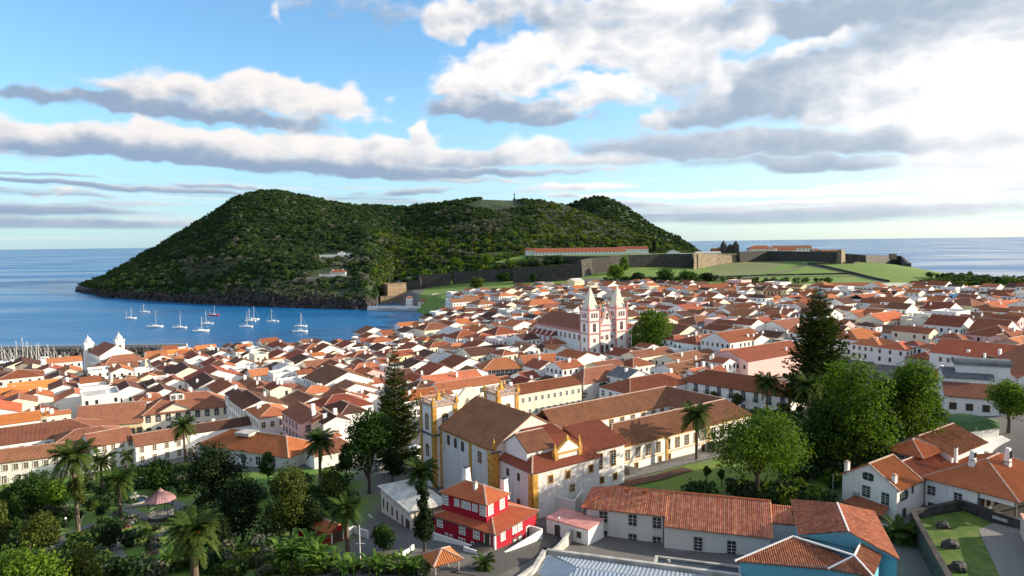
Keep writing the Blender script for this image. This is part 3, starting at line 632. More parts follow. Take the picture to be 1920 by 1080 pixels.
def tile_faces(faces,mat,pitch=0.30,amp=.075,thick=.12,corr=True,seam=None,step=True,under=True):
    """clay-tile roof: each column of tiles is a raised row running up the slope"""
    b=MB(); off=R.random()*50
    for f in faces:
        P0=[Vector(p) for p in f]; e=(P0[1]-P0[0]).normalized()
        nrm=(P0[1]-P0[0]).cross(P0[-1]-P0[0]).normalized(); s=nrm.cross(e).normalized()
        q=[((p-P0[0]).dot(e),(p-P0[0]).dot(s)) for p in P0]
        if not corr:
            b.poly([p+nrm*.02 for p in P0],mat,[(u+off,v) for u,v in q])
        else:
            umin=min(a for a,_ in q); umax=max(a for a,_ in q); n=max(1,int((umax-umin)/pitch))
            def rng(u):
                lo,hi=1e9,-1e9
                for i in range(len(q)):
                    (a0,b0),(a1,b1)=q[i],q[(i+1)%len(q)]
                    if abs(a1-a0)<1e-9:
                        if abs(a0-u)<1e-6: lo=min(lo,b0,b1);hi=max(hi,b0,b1)
                        continue
                    t=(u-a0)/(a1-a0)
                    if -1e-6<=t<=1+1e-6: v=b0+t*(b1-b0); lo=min(lo,v);hi=max(hi,v)
                return (lo,hi) if hi>lo-1e-6 and hi>-1e8 else None
            us=[umin+(umax-umin)*i/n for i in range(n+1)]; us[0]+=1e-4; us[-1]-=1e-4
            for i in range(n):
                a,c=us[i],us[i+1]; m=(a+c)/2; ra,rm,rc=rng(a),rng(m),rng(c)
                if not(ra and rm and rc): continue
                if seam and i%seam==0: h=amp*2.2
                else: h=amp
                pt=lambda u,v,z: P0[0]+e*u+s*v+nrm*(z+.02)
                b.poly([pt(a,ra[0],0),pt(m,rm[0],h),pt(m,rm[1],h),pt(a,ra[1],0)],mat,[(a+off,ra[0]),(m+off-.01,rm[0]),(m+off-.01,rm[1]),(a+off,ra[1])])
                b.poly([pt(m,rm[0],h),pt(c,rc[0],0),pt(c,rc[1],0),pt(m,rm[1],h)],mat,[(m+off-.012,rm[0]),(c+off-.02,rc[0]),(c+off-.02,rc[1]),(m+off-.012,rm[1])])
        low=[p-nrm*thick for p in P0]
        if under: b.poly(list(reversed(low)),M_MORTAR)

        for i in range(len(P0)):
            j=(i+1)%len(P0); b.poly([low[i],low[j],P0[j]+nrm*.02,P0[i]+nrm*.02],mat if corr else mat)
    return b
def ridge_mb(lines,mat,r=.16):
    b=MB()
    for p,q in lines:
        p,q=Vector(p),Vector(q)
        if (q-p).length<.3: continue
        d=(q-p).normalized(); sd=Vector((-d.y,d.x,0)); sd=sd.normalized() if sd.length>1e-6 else Vector((1,0,0)); up=sd.cross(d) if sd.cross(d).z>0 else d.cross(sd)
        up=up.normalized()
        ring=lambda c:[c-sd*r-up*.05,c+sd*r-up*.05,c+sd*r*.6+up*r*.85,c-sd*r*.6+up*r*.85]
        b.ring([ring(p),ring(q)],mat)
    return b
_wc={}
def win_mesh(w,h,style,fm,detail):
    k=(round(w,2),round(h,2),style,fm.name,detail)
    if k in _wc: return _wc[k]
    t=.15 if detail else .13; b=MB(); pane=MB(); arch='a' in style; blinds='b' in style; door='d' in style; plain='n' in style
    if arch:
        n=8; r=w/2; zc=h-r
        inner=[(-w/2,0),( w/2,0)]+[(r*math.cos(math.pi*i/n),zc+r*math.sin(math.pi*i/n)) for i in range(n+1)]
        R2=r+t; outer=[(-w/2-t,-.05),(w/2+t,-.05)]+[(R2*math.cos(math.pi*i/n),zc+R2*math.sin(math.pi*i/n)) for i in range(n+1)]
        for i in range(len(inner)):
            j=(i+1)%len(inner); a,c,d,e=inner[i],inner[j],outer[j],outer[i]
            b.poly([(a[0],-.07,a[1]),(e[0],-.07,e[1]),(d[0],-.07,d[1]),(c[0],-.07,c[1])],fm)
            b.poly([(e[0],-.07,e[1]),(e[0],0,e[1]),(d[0],0,d[1]),(d[0],-.07,d[1])],fm)
            b.poly([(a[0],-.07,a[1]),(c[0],-.07,c[1]),(c[0],-.02,c[1]),(a[0],-.02,a[1])],fm)
        pane.poly([(x,-.02,z) for x,z in inner],M_GLASS)
    else:
        if not plain:
            b.box(-w/2-t,-w/2,-.07,0,0,h,fm); b.box(w/2,w/2+t,-.07,0,0,h,fm); b.box(-w/2-t,w/2+t,-.08,0,h,h+t,fm)
            if not door: b.box(-w/2-t-.03,w/2+t+.03,-.12,0,-.12,0,fm)
        pane.poly([(-w/2,-.02,0),(w/2,-.02,0),(w/2,-.02,h),(-w/2,-.02,h)],M_GREEN if 'G' in style else (M_BROWNW if 'W' in style else (M_WOOD if 'D' in style else M_GLASS)))
    if detail>1 and not 'D' in style and not 'N' in style:
        nv=2 if w<1.5 else 4; nh=max(2,int(h/.42)); zt=h if not arch else h-w/2
        for i in range(1,nv): x=-w/2+w*i/nv; b.box(x-.025,x+.025,-.05,-.021,0,h-.02,M_WHITE)
        for i in range(1,nh): z=zt*i/nh; b.box(-w/2,w/2,-.048,-.021,z-.025,z+.025,M_WHITE)
        if 'B' in style: # half-closed blinds
            for i in range(nh): z=zt*(i+.3)/nh; b.box(-w/2+.06,w/2-.06,-.04,-.021,z,z+zt/nh*.45,M_WHITE)
    if detail==1:
        for v,f in ((pane.v,pane.f),): b.poly(v,pane.mats[0])
        if not 'D' in style and w>.7: b.box(-.03,.03,-.05,-.021,0,h-.02,M_WHITE); b.box(-w/2,w/2,-.048,-.021,h*.55,h*.55+.06,M_WHITE)
        _wc[k]=(b.mesh('window'),None)
    else: _wc[k]=(b.mesh('window'),pane.mesh('pane'))
    return _wc[k]
FACE={'s':(0,0),'w':(-math.pi/2,1),'e':(math.pi/2,2),'n':(math.pi,3)}
SPLIT={'pilasters':'pilaster','tower_pilasters':'tower_pilaster','outside_stairs':'step_block','corner_trim':'quoin','loggia_posts':'post','shutters':'shutter','parapet':'parapet','low_parapet':'low_parapet','cornice':'cornice','ochre_trim':'trim_band','pediment_moulding':'moulding','terrace':'terrace_block','entrance_steps':'step','garden_wall':'garden_wall','plinth':'plinth','gutter':'gutter','porch_wall':'porch_wall','side_wall':'side_wall','terrace_wall':'terrace_wall','mast':'mast','bands':'trim_band','columns':'column','posts':'post'}
class Bld:
    def __init__(s,name,label,cat,loc,rz=A0,group=None):
        s.root=thing(name,label,cat,loc,rz,group); s.rz=rz; s.loc=np.array(loc,float)
    def l(s,p):
        dx,dy=p[0]-s.loc[0],p[1]-s.loc[1]; c,q=math.cos(s.rz),math.sin(s.rz); return (dx*c+dy*q,-dx*q+dy*c,(p[2]-s.loc[2]) if len(p)>2 else 0)
    def obj(s,mb,name,parent=None,kind=None,smooth=False): 
        one=SPLIT.get(name)
        if one:
            for m in mb.split(): o=place(m.mesh(one,smooth),one,parent or s.root,kind=kind)
            return o
        if name in('balustrade','frieze'): kind='stuff'
        return place(mb.mesh(name,smooth),name,parent or s.root,kind=kind)
    def block(s,x0,x1,y0,y1,z0,z1,m,gable=None,rise=0,name='wall',trim=None,corner=None,shed=None):
        b=MB(); b.box(x0,x1,y0,y1,z0,z1,m,skip='b'+('t' if gable or shed else ''))
        xm,ym=(x0+x1)/2,(y0+y1)/2
        if gable=='gx':
            for x in (x0,x1): b.poly([(x,y0,z1),(x,y1,z1),(x,ym,z1+rise)],m)
        if gable=='gy':
            for y in (y0,y1): b.poly([(x0,y,z1),(x1,y,z1),(xm,y,z1+rise)],m)
        if shed=='sS': b.poly([(x0,y0,z1),(x0,y1,z1),(x0,y1,z1+rise)],m); b.poly([(x1,y0,z1),(x1,y1,z1),(x1,y1,z1+rise)],m); b.poly([(x0,y1,z1),(x1,y1,z1),(x1,y1,z1+rise),(x0,y1,z1+rise)],m)
        if shed=='sW': b.poly([(x0,y0,z1),(x1,y0,z1),(x1,y0,z1+rise)],m); b.poly([(x0,y1,z1),(x1,y1,z1),(x1,y1,z1+rise)],m); b.poly([(x1,y0,z1),(x1,y1,z1),(x1,y1,z1+rise),(x1,y0,z1+rise)],m)
        if shed=='sE': b.poly([(x0,y0,z1),(x1,y0,z1),(x0,y0,z1+rise)],m); b.poly([(x0,y1,z1),(x1,y1,z1),(x0,y1,z1+rise)],m); b.poly([(x0,y0,z1),(x0,y1,z1),(x0,y1,z1+rise),(x0,y0,z1+rise)],m)
        w=s.obj(b,name)
        if corner:
            c=MB(); e=.35
            for cx,cy in ((x0,y0),(x1,y0),(x0,y1),(x1,y1)): c.box(cx-.06 if cx==x0 else cx-e,cx+e if cx==x0 else cx+.06,cy-.06 if cy==y0 else cy-e,cy+e if cy==y0 else cy+.06,z0,z1-.05,corner)
            s.obj(c,'corner_trim')
        return w
    def roof(s,kind,x0,x1,y0,y1,z,rise,m,ov=.45,corr=True,ridge=M_MORTAR,name='roof'):
        F,L=roof_faces(kind,x0,x1,y0,y1,z,rise,ov); r=s.obj(tile_faces(F,m,corr=corr),name)
        if ridge and L:
            g=ridge_mb(L,ridge)
            if g.f: place(g.mesh('ridge'),'ridge',r)
        return r
    def faces(s,F,m,L=(),corr=True,name='roof',ridge=M_MORTAR,**k):
        r=s.obj(tile_faces(F,m,corr=corr,**k),name)
        if L: place(ridge_mb(L,ridge).mesh('ridge'),'ridge',r)
        return r
    def house(s,x0,x1,y0,y1,z0,z1,wm,kind,rise,rm,ov=.45,corr=True,corner=None):
        s.block(x0,x1,y0,y1,z0,z1,wm,gable=kind if kind in('gx','gy') else None,shed=kind if kind in('sS','sW','sE') else None,rise=rise,corner=corner)
        s.roof(kind,x0,x1,y0,y1,z1+.03,rise,rm,ov,corr)
    def win(s,face,c,pos,zs,w=.95,h=1.5,style='',fm=None,detail=2,name='window'):
        """face s/w/e/n, c = that wall's own coordinate, pos = positions along it"""
        rz=FACE[face][0]; fm=fm or M_GREY
        wm,pm=win_mesh(w,h,style,fm,detail)
        for z in (zs if hasattr(zs,'__len__') else (zs,)):
            for p in pos:
                loc={'s':(p,c,z),'n':(p,c,z),'w':(c,p,z),'e':(c,p,z)}[face]
                o=place(wm,name,s.root,loc,rz)
                if pm: place(pm,'pane',o)
    def chimney(s,x,y,z,h,kind='w',w=.8):
        b=MB(); m=M_WHITE
        if kind=='w':   # white tapered stack with slit
            b.ring([[(x-w/2,y-w*.35,z),(x+w/2,y-w*.35,z),(x+w/2,y+w*.35,z),(x-w/2,y+w*.35,z)],[(x-w*.32,y-w*.25,z+h),(x+w*.32,y-w*.25,z+h),(x+w*.32,y+w*.25,z+h),(x-w*.32,y+w*.25,z+h)]],m)
            b.box(x-w*.36,x+w*.36,y-w*.29,y+w*.29,z+h,z+h+.1,m); b.box(x-w*.26,x+w*.26,y-w*.2,y+w*.2,z+h+.1,z+h+.24,M_IRON)
        elif kind=='v': # tall vented stack
            b.ring([[(x-w/2,y-w*.4,z),(x+w/2,y-w*.4,z),(x+w/2,y+w*.4,z),(x-w/2,y+w*.4,z)],[(x-w*.45,y-w*.36,z+h*.45),(x+w*.45,y-w*.36,z+h*.45),(x+w*.45,y+w*.36,z+h*.45),(x-w*.45,y+w*.36,z+h*.45)]],m)
            b.box(x-w*.52,x+w*.52,y-w*.43,y+w*.43,z+h*.45,z+h*.48,M_GREY)
            b.ring([[(x-w*.45,y-w*.36,z+h*.48),(x+w*.45,y-w*.36,z+h*.48),(x+w*.45,y+w*.36,z+h*.48),(x-w*.45,y+w*.36,z+h*.48)],[(x-w*.33,y-w*.25,z+h),(x+w*.33,y-w*.25,z+h),(x+w*.33,y+w*.25,z+h),(x-w*.33,y+w*.25,z+h)]],m)
            for dx in (-.25,0,.25): b.box(x+(dx-.05)*w,x+(dx+.05)*w,y-w*.44,y-w*.3,z+h*.6,z+h*.9,M_IRON)
        else:
            b.box(x-w/2,x+w/2,y-w*.4,y+w*.4,z,z+h,m); b.box(x-w*.6,x+w*.6,y-w*.5,y+w*.5,z+h,z+h+.12,M_MORTAR)
            b.box(x-w*.3,x+w*.3,y-w*.25,y+w*.25,z+h+.12,z+h+.3,M_MORTAR)
        s.obj(b,'chimney')
def at_uv(U,V,z): x,y=xy(U,V); return (x,y,z)
FOOTP=[]      # occupied ground: centre, half sizes, angle
def occupy(x,y,hw,hl,rz=A0): FOOTP.append((x,y,hw,hl,rz))
def occ_uv(U0,U1,V0,V1):
    x,y=xy((U0+U1)/2,(V0+V1)/2); occupy(x,y,(U1-U0)/2,(V1-V0)/2)
# ---------------------------------------------------------------- yellow-trimmed church
Z0=25.0
c=Bld('church','big white church with ochre pilasters, two square towers and dark brown roof','church',at_uv(68,104.3,Z0)); occ_uv(66,88,95,131)
ze=36.9-Z0
ws=WALL['s']; ww=WALL['g']
c.block(0,18,0,19.5,-3,ze,ww)
b=MB(); b.box(-.02,18.02,-.45,.0,-3,ze-.1,ws); b.poly([(-.02,-.45,ze-.1),(18.02,-.45,ze-.1),(9,-.45,ze+5.0)],ws); b.poly([(18.02,0,ze-.1),(-.02,0,ze-.1),(9,0,ze+5.0)],ws); b.poly([(-.02,-.45,ze-.1),(9,-.45,ze+5.0),(9,0,ze+5.0),(-.02,0,ze-.1)],ws); b.poly([(9,-.45,ze+5.0),(18.02,-.45,ze-.1),(18.02,0,ze-.1),(9,0,ze+5.0)],ws)
c.obj(b,'gable_wall')
c.roof('gy',-.1,18.1,-.4,19.6,ze+.1,5.1,ROOF['n'],ov=.35,ridge=None)
# pilasters, cornice
b=MB()
for (y0,y1) in ((-.5,1.3),(7.2,8.0),(18.9,19.6)): b.box(-.18,.05,y0,y1,-3,ze-.75,M_OCHRE)
b.box(-.5,1.2,-.62,-.44,-3,ze-.75,M_OCHRE)
c.obj(b,'pilasters')
b=MB(); b.box(-.12,.05,1.3,18.9,ze-.75,ze-.3,M_OCHRE); b.box(-.35,.05,-.6,19.4,ze-.3,ze-.02,M_GREY); b.box(-.5,1.6,-.75,-.44,ze-.75,ze-.5,M_GREY)
c.obj(b,'cornice')
def pinnacle(B,x,y,z,h=1.4,m=M_OCHRE,r=.28):
    b=MB(); b.box(x-r*1.3,x+r*1.3,y-r*1.3,y+r*1.3,z,z+h*.3,m); b.ring([[(x-r,y-r,z+h*.3),(x+r,y-r,z+h*.3),(x+r,y+r,z+h*.3),(x-r,y+r,z+h*.3)],[(x-.04,y-.04,z+h),(x+.04,y-.04,z+h),(x+.04,y+.04,z+h),(x-.04,y+.04,z+h)]],m); B.obj(b,'pinnacle')
pinnacle(c,.35,-.2,ze-.3,2.2); pinnacle(c,17.8,-.2,ze-.3,2.0)
c.win('w',0,[10.6,13.4,16.2],ze-3.1,1.15,2.0,'Dn'); c.win('w',0,[4.2],ze-3.6,1.2,2.0,'',M_OCHRE)
def church_tower(B,x0,x1,y0,y1,zb,zt,lou=True):
    b=MB(); b.box(x0,x1,y0,y1,zb,zt,WALL['w']); B.obj(b,'tower')
    e=.75; p=.14; b=MB()
    for cx0,cx1 in ((x0-p,x0+e),(x1-e,x1+p)):
        for cy0,cy1 in ((y0-p,y0+e),(y1-e,y1+p)): b.box(cx0,cx1,cy0,cy1,zb,zt-.4,M_OCHRE)
    B.obj(b,'tower_pilasters')
    b=MB(); b.box(x0-.3,x1+.3,y0-.3,y1+.3,zt-.4,zt-.05,M_MORTAR); B.obj(b,'tower_cornice')
    b=MB(); b.box(x0-.25,x1+.25,y0-.25,y1+.25,zt-6.6,zt-6.2,M_GREY); B.obj(b,'string_course')
    b=MB(); zt2=zt-.05
    for (ax,ay,bx,by) in ((x0,y0,x1,y0),(x1,y0,x1,y1),(x1,y1,x0,y1),(x0,y1,x0,y0)):
        L=math.hypot(bx-ax,by-ay); dx,dy=(bx-ax)/L,(by-ay)/L; 
        q=lambda t,o:(ax+dx*t-dy*o,ay+dy*t+dx*o)
        for z0,z1 in ((0,.18),(.75,.93)):
            A,B1,C1,D1=q(.3,-.12),q(L-.3,-.12),q(L-.3,.12),q(.3,.12)
            b.ring([[(*A,zt2+z0),(*B1,zt2+z0),(*C1,zt2+z0),(*D1,zt2+z0)],[(*A,zt2+z1),(*B1,zt2+z1),(*C1,zt2+z1),(*D1,zt2+z1)]],M_MORTAR)
        k=int(L/.42)
        for i in range(1,k): X,Y=q(L*i/k,0); b.box(X-.07,X+.07,Y-.07,Y+.07,zt2+.18,zt2+.75,M_MORTAR)
    B.obj(b,'balustrade')
    for X in (x0,x1):
        for Y in (y0,y1): pinnacle(B,X,Y,zt-.05,1.9,r=.3)
    pinnacle(B,(x0+x1)/2,(y0+y1)/2,zt-.05,2.6,r=.4)
zt=41.6-Z0
church_tower(c,-1.6,4.0,19.6,25.2,-3,zt); church_tower(c,14.6,20.0,19.6,25.0,-3,zt)
c.win('w',-1.6,[22.4],[zt-5.6],1.3,3.4,'a',M_OCHRE); c.win('w',-1.6,[22.4],[zt-11.3],1.2,2.6,'a',M_OCHRE); c.win('s',19.6,[1.2],[zt-5.0],1.3,2.9,'a',M_OCHRE); c.win('s',19.6,[17.2],[zt-4.6],1.2,2.2,'a',M_OCHRE)
b=MB(); b.box(4,14.6,19.6,23.5,-3,ze+2.2,WALL['c']); b.ring([[(3.9,22.9,ze+2.2),(14.7,22.9,ze+2.2),(14.7,23.7,ze+2.2),(3.9,23.7,ze+2.2)],[(8.3,22.9,ze+6.4),(10.3,22.9,ze+6.4),(10.3,23.7,ze+6.4),(8.3,23.7,ze+6.4)]],WALL['c']); c.obj(b,'front_gable')
# ---------------------------------------------------------------- sacristy wing with little pediment
s=Bld('sacristy_wing','white wing with red-brown hipped roof and ochre pediment leaning on the church gable','building',at_uv(69.4,93.6,25.5)); ze2=35-25.5; occ_uv(69,95,93,104)
s.block(0,15.5,0,10.6,-3,ze2,WALL['g']); s.block(15.5,24.5,2.5,10.6,-2,ze2+.2,WALL['w'])
F=[[(-.4,-.4,ze2-.1),(15.9,-.4,ze2-.1),(12.5,6.5,ze2+3.6),(5,6.5,ze2+3.6)],[(-.4,10.2,ze2-.1),(-.4,-.4,ze2-.1),(5,6.5,ze2+3.6),(5,10.2,ze2+3.6)],[(15.9,-.4,ze2-.1),(15.9,10.2,ze2-.1),(12.5,10.2,ze2+3.6),(12.5,6.5,ze2+3.6)],[(5,6.5,ze2+3.6),(12.5,6.5,ze2+3.6),(12.5,10.2,ze2+4.6),(5,10.2,ze2+4.6)]]
s.faces(F,ROOF['r'],[((-.4,-.4,ze2),(5,6.5,ze2+3.7))])
s.roof('gx',1.0,7.2,3.0,10.2,ze2+3.0,2.3,ROOF['n'],name='upper_roof'); s.block(1.1,7.0,3.1,10.1,ze2-.2,ze2+2.9,WALL['w'],gable='gx',rise=2.2,name='upper_wall')
s.roof('sS',15.6,25,2.3,10.6,ze2+.3,3.0,ROOF['r'],ridge=None)
# pediment dormer
px0,px1,py0=6.2,12.0,1.2
b=MB(); b.box(px0,px1,py0,py0+.7,ze2,ze2+1.9,WALL['w']); b.poly([(px0,py0,ze2+1.9),(px1,py0,ze2+1.9),((px0+px1)/2,py0,ze2+4.0)],WALL['w']); b.poly([(px1,py0+.7,ze2+1.9),(px0,py0+.7,ze2+1.9),((px0+px1)/2,py0+.7,ze2+4.0)],WALL['w']); s.obj(b,'pediment')
b=MB(); xm=(px0+px1)/2
for a,q in (((px0-.2,py0,ze2+1.9),(xm,py0,ze2+4.1)),((px1+.2,py0,ze2+1.9),(xm,py0,ze2+4.1))): b.tube([(a[0],py0+.3,a[2]),(q[0],py0+.3,q[2])],.3,.3,M_OCHRE,4)
b.box(px0-.3,px1+.3,py0-.15,py0+.8,ze2+1.6,ze2+1.95,M_OCHRE); b.box(px0-.3,px0+.5,py0-.2,py0+.85,ze2-.6,ze2+1.6,M_OCHRE); b.box(px1-.5,px1+.3,py0-.2,py0+.85,ze2-.6,ze2+1.6,M_OCHRE); s.obj(b,'pediment_moulding')
pinnacle(s,px0,py0+.3,ze2+1.95,1.7); pinnacle(s,px1,py0+.3,ze2+1.95,2.4); pinnacle(s,xm,py0+.3,ze2+3.9,1.0)
b=MB(); b.box(-.15,1.1,-.15,.1,-3,ze2-.5,M_OCHRE); b.box(-.15,.1,-.15,1.1,-3,ze2-.5,M_OCHRE); s.obj(b,'pilasters')
s.win('s',0,[4,8,13.5],ze2-2.6,.9,1.3,'D',M_OCHRE); s.win('s',0,[9.0],ze2-5.2,.9,1.2,'G',M_OCHRE); s.win('s',0,[7.4],ze2-7.6,.8,1.2,'D',M_OCHRE); s.win('w',0,[4.2,7.6],ze2-2.6,.9,1.4,'Dn'); s.win('w',0,[4.2,7.6],ze2-7.4,.8,1.4,'D',M_OCHRE)
s.win('s',2.5,[18,21.5],ze2-3.6,1.2,2.9,'',M_OCHRE); s.win('s',2.5,[18.5,22],ze2-6.5,.9,1.2,'D',M_OCHRE)
# ---------------------------------------------------------------- convent round its court
Zc=27.0
v=Bld('convent','long white convent with ochre window frames and brown roofs round a courtyard','building',at_uv(94.5,100.5,Zc)); occ_uv(93,143,98,130)
zc=6.0
v.block(0,46,0,8.6,-3,zc,WALL['w']); v.block(37.5,46,8.6,27,-3,zc,WALL['w']); v.block(1,37.5,18.8,27,-3,zc,WALL['w']); v.block(-7,1.5,8.6,27,-3,zc-.6,WALL['w'])
W_,D_=46,27
e,rz_=zc-.15,zc+3.5; o_=.4
F=[[(-o_,-o_,e),(46+o_,-o_,e),(41.7,4.3,rz_),(4.3,4.3,rz_)],[(37.5,9,e),(8,9,e),(4.3,4.3,rz_),(41.7,4.3,rz_)],
   [(46+o_,-o_,e),(46+o_,27+o_,e),(41.7,22.9,rz_),(41.7,4.3,rz_)],[(37.1,18.4,e),(37.1,9,e),(41.7,4.3,rz_),(41.7,22.9,rz_)],
   [(46+o_,27+o_,e),(-o_,27+o_,e),(0,22.9,rz_),(41.7,22.9,rz_)],[(0,18.4,e),(37.1,18.4,e),(41.7,22.9,rz_),(0,22.9,rz_)],[(-o_,5,e),(-o_,-o_,e),(4.3,4.3,rz_)]]
v.faces(F,ROOF['n'],[((4.3,4.3,rz_),(41.7,4.3,rz_)),((41.7,4.3,rz_),(41.7,22.9,rz_)),((0,22.9,rz_),(41.7,22.9,rz_)),((-o_,-o_,e),(4.3,4.3,rz_))])
v.roof('gy',-7.3,1.6,4.0,27,zc-.5,2.6,ROOF['r'],name='low_roof')
xs=[1.6+3.05*i for i in range(14)]
v.win('s',0,xs,zc-3.3,1.15,2.1,'',M_OCHRE); v.win('s',0,[7.2,14.3,17.2,28.5],zc-5.9,.9,1.5,'D',M_OCHRE)
v.win('s',18.8,[7,10.6,14.2,17.8,21.4,25,28.6,32.2,35.4],zc-3.0,1.15,2.2,'',M_OCHRE,detail=2); v.win('w',37.5,[10.2,12.6,15,17.4],zc-3.0,1.15,2.2,'',M_OCHRE)
b=MB(); b.box(-.2,1.3,-.2,.1,-3,zc-.35,M_OCHRE); b.box(-.2,.1,-.2,1.3,-3,zc-.35,M_OCHRE); b.box(16.2,16.8,-.14,.05,-3,zc-.35,M_OCHRE); b.box(30.2,30.8,-.14,.05,-3,zc-.35,M_OCHRE); b.box(1.3,46,-.1,.05,zc-.6,zc-.35,M_OCHRE); b.box(1.3,30,-.08,.05,zc-3.95,zc-3.8,M_OCHRE); b.box(1,37.4,18.7,18.82,zc-.5,zc-.3,M_OCHRE); v.obj(b,'ochre_trim')
b=MB()
for x0,x1,z in ((3,8,.5),(30,37,.8),(38,44,.9)):
    b.box(x0,x1,-2.2,-.02,-2,z*.3,WALL['w'])
    n=8
    for i in range(n): b.box(x0+(x1-x0)*i/n,x0+(x1-x0)*(i+1)/n,-2.2,-.02,z*.3,z*.3+1.7*(1-i/n),M_GREY)
v.obj(b,'outside_stairs')
# ---------------------------------------------------------------- red house
r_=Bld('red_house','crimson two-storey house with white window frames and orange hipped roofs','house',(-3.1,100.9,28.5),math.radians(53)); occupy(0.5,107,8,9)
wr=WALL['r']; zl=2.6; 
r_.block(0,11.0,0,12.6,-2.5,zl,wr)
r_.block(1.3,6.8,2.6,12.0,zl-.1,zl+3.6,wr,name='upper_wall')
r_.roof('h',0,11.0,0,12.6,zl,1.9,ROOF['O'],ov=.35,name='lower_roof')
r_.roof('h',1.3,6.8,2.6,12.0,zl+3.6,1.5,ROOF['O'],ov=.35,name='upper_roof')
wk=dict(fm=M_WHITE)
r_.win('w',0,[3.6,6.5,11.3],zl-1.7,.95,1.15,'B',M_WHITE); r_.win('w',0,[.9+.55],zl-2.5,1.0,2.05,'dD',M_WHITE,name='door')
r_.win('w',0,[9.9,8.9,7.0,6.2,4.4],zl-3.4,.35,.8,'D',M_WHITE)
r_.win('w',1.3,[11.2,8.6,7.1,6.2,4.7,3.4][:1],zl+1.6,1.0,1.5,'B',M_WHITE); r_.win('w',1.3,[8.7,4.9],zl+1.9,.75,.95,'B',M_WHITE); r_.win('w',1.3,[7.2,6.3],zl+1.9,.75,.95,'B',M_WHITE); r_.win('w',1.3,[3.3],zl+1.6,1.0,1.5,'B',M_WHITE)
r_.win('s',2.6,[2.3,5.2],zl+1.6,.95,1.5,'B',M_WHITE); r_.win('s',0,[2.0,5.0,6.4],zl-1.75,.85,1.4,'B',M_WHITE); r_.win('s',0,[5.0,6.4],zl-4.0,.85,1.3,'B',M_GREY); r_.win('s',0,[8.6],zl-3.9,.8,1.9,'dD',M_WHITE,name='door')
b=MB(); b.box(-.08,.25,-.08,.25,-2.5,zl-.2,M_WHITE); r_.obj(b,'corner_trim')
b=MB(); b.box(-.4,-.12,-.3,12.6,zl-.32,zl-.22,M_GREY); b.box(-.1,11.2,-.42,-.3,zl-.32,zl-.22,M_GREY); r_.obj(b,'gutter')
r_.chimney(6.2,10.9,zl+3.6,2.6,'w',1.5); r_.chimney(8.3,4.5,zl+1.6,3.4,'w',1.5); r_.chimney(3.0,6.2,zl+4.3,1.3,'p',.55)
b=MB(); b.box(-1.6,-1.3,3.2,12.9,-2.6,.35,M_WHITE); r_.obj(b,'terrace_wall')
b=MB(); b.box(-3.4,-.02,.1,3.1,-2.6,.55,M_STONE); 
for i in range(5): b.box(-3.4,-2.6,3.1+i*.35,3.45+i*.35,-2.6,.4-i*.16,M_STONE)
b.box(-3.6,-3.4,.0,3.2,-2.6,1.0,M_WHITE); r_.obj(b,'entrance_steps')
b=MB(); b.box(-.2,9.3,-2.2,-1.9,-3,.3,M_WHITE); b.box(9.3,9.6,-2.2,0,-3,.5,M_WHITE); r_.obj(b,'side_wall')
# low white annex to the right of the red house
a=Bld('annex','low white annex with flat roof and dark doorways beside the red house','annex',(5.2,110.2,27.5),math.radians(53-90)); 
a.block(0,8,0,5,-2,1.9,WALL['w']); b=MB(); b.box(-.1,8.1,-.1,5.1,1.9,2.1,M_PINK); a.obj(b,'flat_roof'); a.win('s',0,[2.2],-.6,1.1,2.0,'dD',M_WHITE,name='door'); a.win('s',0,[6.3],.2,.9,1.1,'D',M_WHITE)
# ---------------------------------------------------------------- cream hall with plain low roof
h=Bld('cream_hall','cream stucco hall with pale low roof and frieze of triple blocks','hall',(-17.6,112.6,24.5),math.radians(31)); occupy(-20,119,7,8)
zh=5.6
h.block(0,6.6,0,14.3,-3,zh,WALL['e']); b=MB(); b.box(-.35,6.95,-.35,14.65,zh-.25,zh,WALL['e']); b.box(-.1,6.7,-.1,14.4,zh-1.35,zh-1.15,WALL['e']); h.obj(b,'cornice')
F,L=roof_faces('h',0,6.6,0,14.3,zh+.02,.75,.55); h.obj(tile_faces(F,material('pale_roof',(.58,.56,.50),noise=.3,nscale=.5),corr=False),'roof')
b=MB()
for yy in [1.2+1.95*i for i in range(7)]:
    for dy in (-.25,0,.25): b.box(-.12,0.0,yy+dy-.07,yy+dy+.07,zh-1.1,zh-.35,WALL['e'])
for xx in (1.2,3.3,5.4):
    for dy in (-.25,0,.25): b.box(xx+dy-.07,xx+dy+.07,-.12,0,zh-1.1,zh-.35,WALL['e'])
h.obj(b,'frieze')
h.win('w',0,[13.0,11.0,8.6,6.2,3.8],zh-3.9,.8,1.9,'D',WALL['e']); h.win('w',0,[1.4],zh-5.2,1.8,3.2,'dDn',M_WOOD,name='door'); h.win('s',0,[3.3],zh-3.9,2.4,2.2,'Nn',WALL['e'])
b=MB(); b.box(-2.6,-.02,-1.0,4,-3,.2,WALL['e']); b.box(-2.7,-2.5,-1.2,14,.2,.8,WALL['e']); b.box(-2.6,6.5,-2.6,-2.4,-3,.7,WALL['e']); b.box(-2.6,6,-2.4,-.02,-3,.1,WALL['e']); h.obj(b,'terrace')
